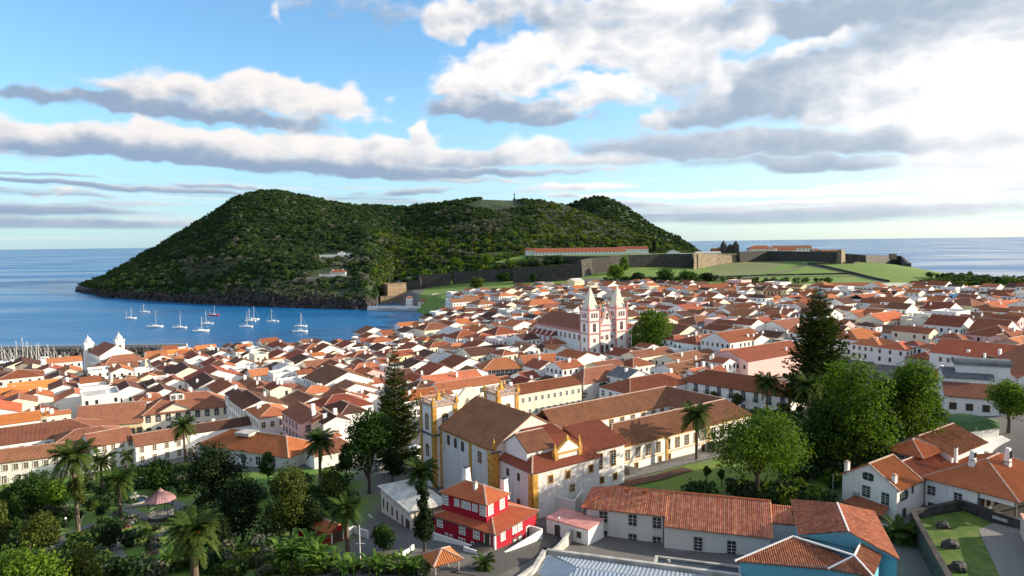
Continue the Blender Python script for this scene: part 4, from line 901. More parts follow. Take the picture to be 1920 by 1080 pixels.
# ---------------------------------------------------------------- long pale house with terracotta roof
t_=Bld('long_house','long pale grey house with new terracotta tile roof above a paved court','house',(11.6,111.2,26.0),math.radians(-17.5)); occupy(27,110,18,8,math.radians(-17.5))
wl=WALL['l']; zz=5.1
t_.block(0,13.2,0,9,-2,zz,wl,corner=M_GREY); t_.block(13.2,29.0,-1.6,9,-2,zz-1.0,wl); t_.block(29,33.4,2.0,9,-2,zz-.6,wl)
t_.faces([[(-.5,-.5,zz-.2),(13.4,-.5,zz-.2),(13.4,4.5,zz+2.2),(4.5,4.5,zz+2.2)],[(-.5,9.5,zz-.2),(-.5,-.5,zz-.2),(4.5,4.5,zz+2.2)],[(13.4,9.5,zz-.2),(-.5,9.5,zz-.2),(4.5,4.5,zz+2.2),(13.4,4.5,zz+2.2)],
  [(13.15,-2.1,zz-1.2),(29.4,-2.1,zz-1.2),(29.4,4.5,zz+2.17),(13.15,4.5,zz+2.17)],[(29.4,9.5,zz-.2),(13.15,9.5,zz-.2),(13.15,4.5,zz+2.17),(29.4,4.5,zz+2.17)],[(29.3,1.7,zz-.2),(33.8,1.7,zz-.2),(33.8,5.2,zz+1.4),(29.3,5.2,zz+1.4)]],
  material('tile_new_terracotta',(.36,.11,.055),col2=(.52,.21,.12),nscale=1.4,det=8,island=.3,coord='Object'),[((-.5,-.5,zz-.1),(4.5,4.5,zz+2.25)),((4.5,4.5,zz+2.2),(29.4,4.5,zz+2.2))],ridge=ROOF['O'])
b=MB(); b.poly([(29.0,-1.6,zz-1.0),(29.0,9,zz-1.0),(29.0,4.5,zz+2.05)],wl); t_.obj(b,'end_gable')
t_.win('s',0,[3.2,8.0,11.6+.3],zz-2.3,1.05,1.55,'',M_GREY); t_.win('s',0,[3.2,8.0,11.9],zz-5.0,1.05,1.0,'',M_GREY); t_.win('s',-1.6,[18.4,23.4],zz-4.6,1.0,2.0,'dD' if False else 'd',M_GREY,name='door')
b=MB(); b.box(0,13.2,-.05,0.0,-2,zz-5.4,M_GREY); b.box(13.2,29,-1.66,-1.6,-.3,.15,M_GREY); t_.obj(b,'plinth')
b=MB(); b.box(6.2,6.8,3.4,4.0,zz+1.7,zz+2.3,ROOF['O']); t_.obj(b,'vent'); b=MB(); b.box(9.2,9.8,3.4,4.0,zz+1.7,zz+2.3,ROOF['O']); t_.obj(b,'vent')
# paved court and terrace in front
def slab(name,pts,z0,z1,m,label=None,cat=None,side=None):
    b=MB(); n=len(pts); b.poly([(x,y,z1) for x,y in pts],m)
    for i in range(n): j=(i+1)%n; b.poly([(pts[i][0],pts[i][1],z0),(pts[j][0],pts[j][1],z0),(pts[j][0],pts[j][1],z1),(pts[i][0],pts[i][1],z1)],side or m)
    o=b.obj(name)
    if label: tag(o,label,cat)
    else: o['kind']='structure'
    return o
M_PAVE=material('grey_paving',(.22,.21,.20),noise=.35,nscale=1.5,det=6); M_DIRT=material('bare_earth',(.10,.075,.055),noise=.4,nscale=.6,det=6)
M_LAWN=material('lawn_grass',(.055,.12,.010),nscale=.45,det=10,col2=(.13,.165,.03),bump=.8,bscale=5); M_CONC=material('pale_concrete',(.48,.46,.42),noise=.35,nscale=.6,det=5)
q=lambda px,py,z: tuple(P(px,py,z)[:2])
slab('court_ground',[q(1075,1008,25.4),q(1235,1028,25.4),q(1215,1048,25.4),q(1045,1022,25.4)],23,25.4,M_DIRT)
slab('terrace_paving',[q(1225,1012,26.3),q(1395,1025,26.3),q(1372,1062,26.3),q(1262,1040,26.3)],23,26.3,M_PAVE)
def wallpath(name,pts,th,h,m,label,cat,cap=None,base=-1.5,zs=None):
    """free-standing wall along points; pts (x,y,z of its foot)"""
    b=MB(); L=len(pts); tops=[]
    for i in range(L):
        p=Vector(pts[i]); d=Vector((0,0,0))
        if i>0: d+=(p-Vector(pts[i-1])).normalized()
        if i<L-1: d+=(Vector(pts[i+1])-p).normalized()
        d.z=0; d.normalize(); n=Vector((-d.y,d.x,0))*th/2; hh=h[i] if hasattr(h,'__len__') else h
        tops.append([(p-n+Vector((0,0,base))),(p+n+Vector((0,0,base))),(p+n+Vector((0,0,hh))),(p-n+Vector((0,0,hh)))])
    b.ring(tops,m); o=b.obj(name)
    if label: tag(o,label,cat)
    if cap:
        c_=MB(); c_.ring([[ (Vector(t[3])-(Vector(t[2])-Vector(t[3]))*.12),(Vector(t[2])+(Vector(t[2])-Vector(t[3]))*.12),(Vector(t[2])+(Vector(t[2])-Vector(t[3]))*.12+Vector((0,0,.12))),(Vector(t[3])-(Vector(t[2])-Vector(t[3]))*.12+Vector((0,0,.12)))] for t in tops],cap); place(c_.mesh('coping'),'coping',o)
    return o
g3=lambda px,py,dz=0: (lambda p:(p[0],p[1],p[2]+dz))(gp(px,py))
wallpath('retaining_wall',[(5,121,26),(10.5,117.5,26),(12.5,121.5,26.5)],.4,3.6,WALL['g'],'stained white retaining wall between church wing and long house','wall',base=-2)
wallpath('retaining_wall',[(19,123,26.5),(30,118.8,26.5),(42,114.2,26.8),(47,112.3,27)],.4,3.0,WALL['w'],'long white retaining wall behind the terracotta-roofed long house','wall',base=-2)
wallpath('boundary_wall',[(-2,82,31),(3,93,29),(6.6,101,28),(10.4,110.5,27.6)],.45,1.1,M_CONC,'grey concrete boundary wall slanting between red house and metal roof','wall',base=-2)
# ---------------------------------------------------------------- zinc roofed building, front centre-right
z_=Bld('zinc_roof_building','low building with standing-seam zinc roof inside a pale parapet','building',(2.0,89.9,27.0),math.radians(-18)); occupy(15,88,20,10,math.radians(-18))
z_.block(0,27,-14,7.6,-4,2.6,WALL['e'])
M_ZINC=material('zinc_sheet',(.36,.42,.48),rough=.42,spec=.5,noise=.12,nscale=.8,metal=.35)
F=[[(.6,-14,2.4),(26.4,-14,2.4),(26.4,2.6,3.6),(6.0,2.6,3.6)],[(26.4,7.0,2.75),(1.4,7.0,2.75),(6.0,2.6,3.6),(26.4,2.6,3.6)],[(.6,6.9,2.75),(.6,-14,2.4),(6.0,2.6,3.6)]]
z_.obj(tile_faces(F,M_ZINC,pitch=.55,amp=.09),'zinc_roof')
b=MB(); b.box(-.3,.3,-14,7.9,2.6,3.3,M_CONC); b.box(-.3,27.3,7.3,7.9,2.6,3.3,M_CONC); b.box(26.8,27.3,-14,7.3,2.6,3.3,M_CONC); z_.obj(b,'parapet')
b=MB(); b.box(15.6,27.2,7.9,11.2,-4,2.3,WALL['e']); z_.obj(b,'side_wing'); b=MB(); b.box(15.9,26.9,8.2,10.9,2.31,2.5,material('dark_membrane',(.035,.045,.06),rough=.5,noise=.2)); z_.obj(b,'membrane_roof')
b=MB(); b.box(15.5,27.3,10.9,11.3,2.3,2.75,M_CONC); b.box(15.5,15.9,7.9,10.9,2.3,2.75,M_CONC); b.box(26.9,27.3,7.9,10.9,2.3,2.75,M_CONC); z_.obj(b,'low_parapet')
for x,y in ((17.5,10),(17.2,8.7)):
    b=MB(); b.cyl(x,y,2.5,2.9,.22,.22,M_CONC,8); z_.obj(b,'vent')
# ---------------------------------------------------------------- turquoise house with old tile roofs
def W3(px,py,z): return Vector(P(px,py,z))
bl=Bld('turquoise_house','turquoise house with weathered brown clay-tile hip roofs, front right','house',(0,0,0),0.0); occupy(42,88,12,10,0)
bl2=Bld('old_tiled_house','old house under mottled clay-tile gable roof behind the turquoise house','house',(0,0,0),0.0); occupy(48,98,8,8,0)
x=ROOF['x']
V3=lambda px,py,z: tuple(float(t) for t in P(px,py,z))
tA,tB,tC=V3(1487,1006,33.5),V3(1602,1042,33.1),V3(1622,1001,33.1)
e1,e2,e3,e4=V3(1378,1052,32),V3(1552,1067,31.8),V3(1638,1082,31.9),V3(1663,1021,32)
_n=(Vector(tB)-Vector(tA)).cross(Vector((0,0,1))).normalized(); _n=-_n if _n.y<0 else _n
e5=tuple(Vector(tB)+_n*2.4+Vector((0,0,-1.2))); e6=tuple(Vector(tA)+_n*2.6+Vector((-1.5,0,-1.2)))
bl.faces([[e1,e2,tB,tA],[e2,e3,tB],[e3,e4,tC,tB],[e5,e6,tA,tB],[e6,e1,tA],[tuple(Vector(tC)+Vector((-2.2,.6,-1.1))),e5,tB,tC]],x,[(tA,tB),(e1,tA),(e2,tB),(e3,tB),(tB,tC),(e6,tA)],ridge=M_WHITE,under=False)
def ringwall(B,pts,z0,z1,m,name='wall'):
    b=MB()
    for i in range(len(pts)): (a0,a1),(c0,c1)=pts[i][:2],pts[(i+1)%len(pts)][:2]; b.poly([(a0,a1,z0),(c0,c1,z0),(c0,c1,z1),(a0,a1,z1)],m)
    B.obj(b,name)
def shrink(pts,k=.93):
    cx_=sum(p[0] for p in pts)/len(pts); cy_=sum(p[1] for p in pts)/len(pts); return [(cx_+(p[0]-cx_)*k,cy_+(p[1]-cy_)*k) for p in pts]
ringwall(bl,shrink([e1,e2,e3,e4,V3(1640,990,32.2),e6],.95),24,32.05,WALL['t'])
r1,r2=V3(1570,943,34.6),V3(1592,997,34.6); l1,l2=V3(1482,936,32.4),V3(1496,1004,32.4); l3=V3(1534,1009,32.6); q1,q2=V3(1640,959,31.8),V3(1687,1049,31.8)
bl2.faces([[l1,l2,l3,r2,r1],[q2,q1,r1,r2]],x,[(r1,r2)],ridge=M_WHITE)
ringwall(bl2,shrink([l1,l2,q2,q1],.96),24,32.0,WALL['t'])
b=MB(); b.poly([l2,q2,r2],WALL['t']); bl2.obj(b,'gable'); b=MB(); b.poly([q1,l1,r1],WALL['w']); bl2.obj(b,'gable')
bl2.faces([[V3(1510,952,32.6),V3(1514,940,32.9),V3(1540,941,33.6),V3(1541,950,33.6)]],ROOF['n'],name='small_roof')
# ---------------------------------------------------------------- white house with orange roof (right)
wh=Bld('white_house','white two-storey house with orange gable roof and green-shuttered windows','house',at_uv(117.4,55.5,27.5)); occ_uv(116,127,54,67)
zw=5.4
wh.block(0,7.6,-.3,9.2,-2.5,zw,WALL['w'],gable='gx',rise=3.0)
F=[[(-.35,-.9,zw-.35),(8.1,-.9,zw-.35),(8.1,4.4,zw+3.05),(-.35,4.4,zw+3.05)],[(8.1,9.8,zw-.4),(-.35,9.8,zw-.4),(-.35,4.4,zw+3.05),(8.1,4.4,zw+3.05)]]
wh.faces(F,ROOF['O'],[((-.35,4.4,zw+3.1),(8.1,4.4,zw+3.1)),((-.35,-.9,zw-.3),(-.35,4.4,zw+3.1)),((8.1,-.9,zw-.3),(8.1,4.4,zw+3.1))])
wh.win('w',0,[4.6],zw+.1,1.0,1.1,'',M_GREY); wh.win('w',0,[4.9],zw-2.9,1.1,1.7,'G',M_GREY); wh.win('w',0,[1.6],zw-3.3,1.0,1.8,'G',M_GREY); wh.win('s',-.3,[2.4],zw-2.4,1.3,1.3,'',M_GREY); wh.win('s',-.3,[5.4],zw-1.9,.3,1.3,'D',M_GREY); wh.win('s',-.3,[2.6],zw-5.4,.9,1.2,'D',M_GREY)
b=MB()
for px_,w_ in ((4.6,1.1),): b.box(-.09,-.01,px_-.95,px_-.52,zw+.1,zw+1.2,M_GREEN); b.box(-.09,-.01,px_+.52,px_+.95,zw+.1,zw+1.2,M_GREEN)
b.box(1.1,1.7,-.4,-.31,zw-2.4,zw-1.1,M_GREEN); b.box(3.1,3.7,-.4,-.31,zw-2.4,zw-1.1,M_GREEN); wh.obj(b,'shutters')
wh.faces([[(-3.0,7.4,zw-4.0),(-3.0,.6,zw-4.4),(-.02,.9,zw-3.6),(-.02,6.8,zw-3.3)]],ROOF['r'],name='porch_roof',corr=True)
b=MB(); b.box(-3.2,-3.0,-1,6.9,-2.5,-.2,WALL['w']); b.box(-3.0,0,-1.2,-1.0,-2.5,-.4,WALL['w']); wh.obj(b,'porch_wall')
wh.chimney(.9,.6,zw-.2,2.0,'p',.75); wh.chimney(.4,8.6,zw-.2,2.3,'p',.8)
for y in (6.4,7.0):
    b=MB(); b.box(-.5,-.02,y-.4,y+.1,zw-3.2,zw-2.6,M_CONC); wh.obj(b,'air_conditioner')
# big white house group further right
bw=Bld('courtyard_house','large white house with red-orange hipped roofs and two tall white chimneys','house',at_uv(127.4,45.5,28.0)); occ_uv(126,150,38,66)
bw.block(0,19,1.5,9.6,-2,5.0,WALL['w']); F,L=roof_faces('h',-.2,19.2,-4.2,9.8,4.95,3.5,.5); bw.faces(F,ROOF['O'],L)
bw.block(0,.4,-4,1.5,3.6,4.9,WALL['w'],name='loggia_beam')
bw.win('w',0,[8.6,4.4],2.0,.95,1.3,'',M_GREY); bw.win('w',0,[8.4],-.6,1.1,.9,'D',M_GREY)
b=MB()
for (x_,y_) in ((0.15,1.3),(0.15,-3.9),(6,-3.9),(12,-3.9)): b.box(x_-.15,x_+.15,y_-.15,y_+.15,-2,4.9,M_GREY)
bw.obj(b,'loggia_posts')
b=MB(); b.box(-.1,.2,-3.9,1.3,-2,.9,WALL['w']); b.box(.2,14,-4.1,-3.9,-2,.7,WALL['w']); b.box(2.0,5.4,-4.2,-4.1,-1.6,.1,M_CONC); bw.obj(b,'garden_wall')
bw.win('s',1.5,[2,4.5],1.2,1.3,1.8,'D',M_GREY); bw.win('s',1.5,[8],1.0,1.6,2,'',M_GREY)
bw.chimney(4.8,4.2,7.0,3.0,'v',1.15); bw.chimney(9.6,.6,6.0,4.4,'v',1.2); bw.chimney(8.8,8.4,6,2.6,'w',.8)
bw.block(4.5,11,12.5,18.2,-2,7.2,WALL['w'],name='lantern_wall'); F,L=roof_faces('h',4.3,11.2,12.3,18.4,7.2,1.7,.7); bw.faces(F,ROOF['O'],L,name='lantern_roof')
bw.win('w',4.5,[17.2,15.9,14.6,13.3],5.3,.85,1.45,'',M_GREY)
F,L=roof_faces('gx',-4,11,9.7,17,4.6,2.2,.4); bw.faces(F,ROOF['r'],L,name='back_roof'); bw.block(-3.8,10.8,9.9,16.8,-2,4.5,WALL['w'],gable='gx',rise=2.1,name='back_wall')
F,L=roof_faces('gx',11.2,26,9.8,22,6.4,2.4,.3); bw.faces(F,ROOF['x'],L,name='rear_roof'); bw.block(11.4,25.8,10.1,21.8,-2,6.3,WALL['w'],gable='gx',rise=2.3,name='rear_wall')
# ---------------------------------------------------------------- walled lawn with boulders
lawn=[(66.3,108.9),(76.0,112.6),(79.4,104.2),(68.0,86),(57.5,80),(53.5,80)]
slab('walled_lawn',[(65.7,109.0),(75.6,112.4),(77.0,107.2),(72.9,104.6),(60.9,80),(54.5,82)],25,29.0,M_LAWN)
slab('gravel_yard',[(72.9,104.6),(77.0,107.2),(80.5,103.8),(74,80),(60.9,80)],25,29.03,material('grey_gravel',(.26,.25,.23),noise=.5,nscale=5,det=8,bump=.6,bscale=8))
M_LAVA=material('lava_stone',(.075,.073,.07),noise=.55,nscale=1.2,det=6,bump=.8,bscale=2.5)
wallpath('lava_wall',[(54.0,78.5,29),(65.2,109.2,29),(75.4,113.2,29)],.7,1.3,M_LAVA,'dark lava-stone wall with grey coping on the left of the walled lawn','wall',cap=M_STONE,base=-3)
wallpath('lava_wall',[(75.6,113.1,29),(80.4,103.6,29),(82,100,29)],.7,1.4,M_LAVA,'dark lava-stone wall between the lawn and the courtyard house','wall',cap=M_STONE,base=-3)
b=MB(); b.box(-1.1,1.1,-.04,.04,0,.5,M_CONC); o=b.obj('wall_plaque',None,loc=(78.1,107.2,29.4),rz=math.radians(-63)); tag(o,'pale inscribed stone plaque on the lava wall by the lawn','plaque')
def boulder(x,y,z,sx,sy,sz,seed,label):
    rs=np.random.RandomState(seed); n=10; rings=[]
    for j in range(7):
        ph=math.pi*j/6-math.pi/2; ring=[]
        for i in range(n):
            a=2*math.pi*i/n; k=1+.22*math.sin(3*a+seed+j)+.12*rs.randn()*math.cos(ph); zz_=math.sin(ph); zz_=max(zz_,-.4)
            ring.append((sx*math.cos(a)*math.cos(ph)**.7*k if math.cos(ph)>0.01 else 0,sy*math.sin(a)*math.cos(ph)**.7*k if math.cos(ph)>.01 else 0,sz*(zz_+.35)*(1+.08*rs.randn())))
        rings.append(ring)
    b=MB(); b.ring(rings,M_LAVA); tag(b.obj('boulder',loc=(x,y,z)),label,'boulder','boulders on the walled lawn')
boulder(*P(1768,987,29.2)[:2],29.0,1.0,.8,.75,1,'small rugged lava boulder farthest back on the walled lawn')
boulder(*P(1782,1024,29.2)[:2],29.0,1.3,.8,.85,2,'flat-topped long lava boulder in the middle of the walled lawn')
boulder(*P(1797,1066,29.2)[:2],29.0,1.2,.9,.9,3,'rounded lava boulder nearest the viewer on the walled lawn')
# terracotta terrace roof cutting the right corner
tr=Bld('terrace_roof','red terracotta roof edge with pale lip in the bottom right corner','roof',(66.0,80.0,30.0),math.radians(62))
tr.block(0,26,-9,0,-4,2.0,WALL['e']); b=MB(); b.box(0,26,-9,-.5,2.0,2.12,material('red_terrace',(.34,.11,.075),noise=.2)); tr.obj(b,'red_floor'); b=MB(); b.box(0,26,-.5,.1,2.0,2.35,material('pink_coping',(.62,.34,.24))); tr.obj(b,'coping')
# ---------------------------------------------------------------- pink-trimmed cathedral
pc=gp(1104,670); Zb=pc[2]
k=Bld('cathedral','white cathedral with pink trim, two spired bell towers and long red-brown nave roof','cathedral',tuple(pc),math.radians(30))
occupy(*(pc[:2]+np.array([-.5,.87])*22+np.array([.87,.5])*12),14,28,math.radians(30))
PK=M_PINK
k.block(1.5,23,7.5,52,-3,12.8,WALL['w'],gable='gy',rise=6.2); k.roof('gy',1.5,23,7.5,52,12.9,6.2,ROOF['n'],corr=False,ridge=None)
b=MB(); b.box(1.2,1.5,7.5,52,11.2,12.9,PK); k.obj(b,'nave_cornice')
def tower(B,x0,y0,w,zt,zs):
    b=MB(); b.box(x0,x0+w,y0,y0+w,-3,zt,WALL['w']); B.obj(b,'tower')
    b=MB(); e=1.0
    e=.7
    for cx in (x0-.15,x0+w-e+.15):
        for cy in (y0-.15,y0+w-e+.15): b.box(cx,cx+e,cy,cy+e,-3,zt-.6,PK)
    B.obj(b,'pilasters')
    b=MB()
    for z in (zt-.6,zt-6.3,zt-12.6): b.box(x0-.35,x0+w+.35,y0-.35,y0+w+.35,z,z+.6,PK)
    B.obj(b,'bands')
    c0=(x0+w/2,y0+w/2); b=MB(); r=w/2-.3
    b.ring([[(c0[0]+s1*r*kk,c0[1]+s2*r*kk,z) for s1,s2 in ((-1,-1),(1,-1),(1,1),(-1,1))] for z,kk in ((zt,1),(zt+2.0,.78),(zt+zs,.03))],WALL['e']); B.obj(b,'spire')
    b=MB(); b.cyl(c0[0],c0[1],zt+zs,zt+zs+1.4,.07,.05,M_IRON,5); B.obj(b,'spire_cross')
    for cx in (x0,x0+w):
        for cy in (y0,y0+w): pinnacle(B,cx,cy,zt,3.4,PK,.42)
    B.win('w',x0,[y0+w/2-1.5,y0+w/2,y0+w/2+1.5],zt-4.3,.75,2.4,'a',PK,detail=1); B.win('s',y0,[x0+w/2-1.5,x0+w/2,x0+w/2+1.5],zt-4.3,.75,2.4,'a',PK,detail=1)
    B.win('w',x0,[y0+w/2],zt-11.4,1.6,4.2,'a',PK,detail=1); B.win('s',y0,[x0+w/2],zt-11.4,1.6,4.2,'a',PK,detail=1)
    for z in (zt-16.6,zt-21.6): B.win('w',x0,[y0+w/2],z,1.2,1.9,'W',PK,detail=1); B.win('s',y0,[x0+w/2],z,1.3,1.6,'W',PK,detail=1)
tower(k,0,0,7.3,24,11.5); tower(k,17.4,0,7.3,24,11.5)
b=MB(); b.box(7.3,17.4,1.0,7.6,-3,15.6,WALL['w']); k.obj(b,'facade')
b=MB(); b.box(7.3,17.4,.7,1.0,12.4,13.1,PK); b.box(7.3,17.4,.7,1.0,15.1,15.7,PK); k.obj(b,'bands')
b=MB(); b.ring([[(8.0,.9,15.6),(16.7,.9,15.6),(16.7,2.0,15.6),(8.0,2.0,15.6)],[(10.2,.9,19.5),(14.5,.9,19.5),(14.5,2,19.5),(10.2,2,19.5)],[(10.9,.9,22),(13.8,.9,22),(13.8,2,22),(10.9,2,22)],[(12.2,.9,24),(12.5,.9,24),(12.5,2,24),(12.2,2,24)]],WALL['w']); k.obj(b,'bell_gable')
b=MB(); [b.tube(q_,.28,.28,PK,4) for q_ in ([(8.1,.8,15.8),(10.2,.8,19.5)],[(16.6,.8,15.8),(14.5,.8,19.5)],[(10.3,.8,19.5),(10.9,.8,22),(12.3,.8,24.2)],[(14.4,.8,19.5),(13.8,.8,22),(12.4,.8,24.2)],[(10,.8,19.5),(14.7,.8,19.5)])]; k.obj(b,'pediment_moulding')
k.win('s',.9,[12.35],18.4,1.4,3.2,'a',WALL['w'],detail=1)
k.win('s',.7,[9.3,12.35,15.4],13.0,1.3,1.7,'n',PK,detail=1) if False else None
k.win('s',1.0,[9.2,15.5],8.6,1.5,1.2,'W',PK,detail=1); k.win('s',1.0,[12.35],8.0,1.5,2.2,'W',PK,detail=1)
k.win('s',1.0,[9.1,12.35,15.6],-1.0,2.0,6.4,'a',WALL['e'],detail=1,name='arched_door')
k.win('w',1.5,[10.5,14.5,18.8,23,27,31,35],7.6,1.3,2.4,'W',PK,detail=1)
k.block(-2.5,1.4,31,52,-3,7.4,WALL['w'],name='side_chapel'); 
for y in (31.5,36.5,41.5,46.5,51.3):
    b=MB(); b.box(-2.9,-1.7,y-.5,y+.5,-3,8.2,PK); b.tube([(-2.3,y,8.0),(-.6,y,10.0),(1.4,y,11.4)],.35,.35,WALL['w'],5); k.obj(b,'flying_buttress')
k.roof('sW',-2.3,1.4,31,52,7.4,2.2,ROOF['r'],corr=False,ridge=None,name='chapel_roof')
k.block(-8.5,1.4,22,30,-3,4.6,WALL['w'],name='porch'); k.roof('h',-8.5,1.4,22,30,4.6,2.2,ROOF['r'],corr=False,name='porch_roof')
b=MB(); [b.box(x_,x_+.7,y_,y_+.7,-3,4.5,PK) for x_,y_ in ((-8.7,21.8),(-8.7,29.5),(-4,21.8))]; k.obj(b,'pilasters')
k.win('w',1.5,[16.2],-1.2,1.3,3.4,'dD',PK,detail=1,name='door')
slab('cathedral_square',[tuple(gp(1040,664)[:2]),tuple(gp(1190,690)[:2]),tuple(gp(1235,676)[:2]),tuple(gp(1120,655)[:2])],2,gp(1120,672)[2]+.25,M_PAVE)
# ---------------------------------------------------------------- white church with two domed towers by the marina
pm=gp(186,706); Zm=5.0
m_=Bld('domed_church','white church with two domed bell towers and brown roofs by the marina','church',tuple(P(189,704,4.0)),math.radians(45)); occupy(*(P(205,690,4)[:2]),15,22,math.radians(45)); occupy(*(P(222,708,4)[:2]),15,9,math.radians(45))
m_.block(0,17,0,24,-3,11.0,WALL['w'],gable='gy',rise=5.0); m_.roof('gy',0,17,0,24,11.05,5.0,ROOF['n'],corr=False,ridge=None)
m_.block(0.5,20,-9,-.1,-3,7.6,WALL['w']); m_.roof('h',0.5,20,-9,0,7.6,3.4,ROOF['n'],corr=False)
m_.win('s',-9,[7.5,16.8],4.6,1.3,1.8,'',M_IRON,detail=1); m_.win('w',0,[2.5,6,9.5,13,16.5,20],6.2,1.2,2.4,'a',WALL['b'],detail=1); m_.win('w',0,[2.5,6,9.5,13,16.5,20],1.4,1.2,2.4,'a',WALL['b'],detail=1)
for x0 in (-1.6,14.6):
    b=MB(); b.box(x0,x0+4.6,24,28.6,-3,15.0,WALL['w']); m_.obj(b,'tower'); cx,cy=x0+2.3,26.3
    b=MB(); b.box(x0-.3,x0+4.9,23.7,28.9,15.0,15.5,WALL['w']); m_.obj(b,'tower_cornice')
    b=MB(); b.lathe(cx,cy,[(15.5,2.2),(16.4,2.2),(17.6,1.75),(18.6,1.0),(19.2,.35),(19.6,.3),(20.2,.12),(20.6,.02)],WALL['w'],10); m_.obj(b,'dome',smooth=False)
    for dx in (0,4.6):
        for dy in (24,28.6): pinnacle(m_,x0+dx,dy,15.4,1.3,WALL['w'],.25)
    m_.win('s',24,[cx],10.6,1.3,2.6,'a',WALL['w'],detail=1); m_.win('w',x0,[cy],10.6,1.3,2.6,'a',WALL['w'],detail=1)
# ---------------------------------------------------------------- balconied palace
def row_bld(name,label,cat,p0,p1,z0,ze,depth,wm,rk,kind,rise,nfl,nw,style='',fm=None,balc=False,detail=1,face='w',corner=None,ww=1.1,wh=2.0,fl=None,ext=0,group=None,rz=None,front=0):
    """long block whose seen facade runs from p0 to p1 (eave pixels at height ze)"""
    a_=P(*p0,ze); c_=P(*p1,ze); L=float(np.hypot(*(c_-a_)[:2])); an=math.atan2(c_[1]-a_[1],c_[0]-a_[0]) if rz is None else rz
    B=Bld(name,label,cat,(a_[0],a_[1],z0),an); h=ze-z0; L+=ext
    occupy(*( (a_+c_)[:2]/2+np.array([-math.sin(an),math.cos(an)])*depth/2),L/2,depth/2,an)
    if front: occupy(*((a_+c_)[:2]/2+np.array([math.sin(an),-math.cos(an)])*front/2),L/2,front/2,an)
    B.house(0,L,0,depth,-3,h,wm,kind,rise,ROOF[rk],corr=False if detail<2 else True,corner=corner)
    pos=[L*(i+.5)/nw for i in range(nw)]; fh=h/nfl
    fl=fl or [h-fh*(i+1)+fh*.28 for i in range(nfl)]
    for i,z in enumerate(fl): B.win('s',0,pos,z,ww,wh if i==0 else wh*.9,style,fm or M_GREY,detail)
    if balc:
        b=MB()
        for p in pos:
            b.box(p-ww*.9,p+ww*.9,-.75,-.02,fl[0]-.2,fl[0]-.08,M_GREY)
            for j in range(9): x_=p-ww*.85+ww*1.7*j/8; b.box(x_-.03,x_+.03,-.72,-.67,fl[0]-.08,fl[0]+.85,M_IRON)
            b.box(p-ww*.9,p+ww*.9,-.75,-.68,fl[0]+.85,fl[0]+.92,M_IRON)
        o=place(b.mesh('balconies'),'balconies',B.root); o['kind']='stuff'
    return B,L
B,L=row_bld('palace','long white palace with red hipped roof and a row of iron balconies','palace',(1274,712),(1462,742),20.5,28.5,13,WALL['w'],'r','h',3.4,2,9,'',M_GREY,True,2,corner=M_GREY,ww=1.1,wh=2.4,ext=3)
# ---------------------------------------------------------------- long white terrace behind the public garden
B,L=row_bld('garden_hotel','long white three-storey building with low brown roof behind the public garden, left part','building',(-60,874),(168,846),14.8,21.3,10,WALL['w'],'n','gx',2.0,2,12,'W',WALL['c'],False,2,ww=1.0,wh=1.45)
B.win('s',0,[L*(i+.5)/9 for i in range(9)],.6,1.1,2.2,'D',M_WHITE,detail=1)
B,L=row_bld('garden_hotel','long white three-storey building with brown roof behind the public garden, taller right part','building',(170,838),(252,822),15.3,22.6,10,WALL['w'],'n','gx',2.4,3,5,'W',WALL['c'],False,2,ww=1.0,wh=1.5)
B,L=row_bld('garden_hotel','white two-storey wing with shuttered windows, right end of the garden terrace','building',(254,836),(346,820),15.8,21.6,9,WALL['w'],'n','gx',2.0,2,4,'W',WALL['c'],False,2,ww=.9,wh=2.0)
# low orange-roofed building
ob=Bld('orange_roofed_hall','grey-white hall under a broad terracotta hipped roof beside the garden trees','building',(-84.5,181.5,16.5),math.radians(-24)); occupy(-68,180,17,9,math.radians(-24))
ob.block(0,31,-1,11,-3,5.8,WALL['l']); F,L_=roof_faces('h',0,31,-1,11,5.8,3.0,.5); ob.faces(F,ROOF['O'],L_,corr=False)
ob.win('s',-1,[2,6,16,21,26],2.6,1.1,1.8,'',M_IRON,detail=1); ob.win('s',-1,[16,21,26],-.4,1.1,1.8,'',M_IRON,detail=1)
b=MB(); b.box(10,15,2,6,8.2,9.0,M_CONC); ob.obj(b,'roof_machinery')
g2=Bld('garden_lodge','small white lodge with brown-red hipped roof behind the orange-roofed hall','house',tuple(gp(590,880)),A0); occupy(*gp(615,875)[:2],7,5)
g2.block(0,11,0,7,-3,3.6,WALL['w']); g2.roof('h',0,11,0,7,3.6,2.4,ROOF['n'])
# mansion with arched windows
B,L=row_bld('arched_mansion','white mansion with arched windows, brown roof, dormer and small pediment','mansion',(268,778),(432,760),10.5,18.5,15,WALL['c'],'n','h',4.6,2,9,'a',M_GREY,False,2,ww=1.3,wh=2.4,front=16)
b=MB(); xm=L*.36
b.poly([(xm-5.5,-.15,8.2),(xm+5.5,-.15,8.2),(xm,-.15,10.9)],WALL['c']); B.obj(b,'pediment')
B.faces([[(xm-6,7,8.0),(xm-6,-.5,8.0),(xm,-.5,11.1),(xm,7,11.1)],[(xm+6,-.5,8.0),(xm+6,7,8.0),(xm,7,11.1),(xm,-.5,11.1)]],ROOF['n'],corr=False,name='pediment_roof')
b=MB(); b.box(xm-1.5,xm+3,4.6,7.6,9.5,13.2,WALL['w']); B.obj(b,'dormer'); B.roof('gy',xm-1.5,xm+3,4.6,7.6,13.2,1.2,ROOF['n'],corr=False,name='dormer_roof'); B.win('s',4.6,[xm-.4,xm+1.8],11.3,1.3,1.4,'',M_WHITE)
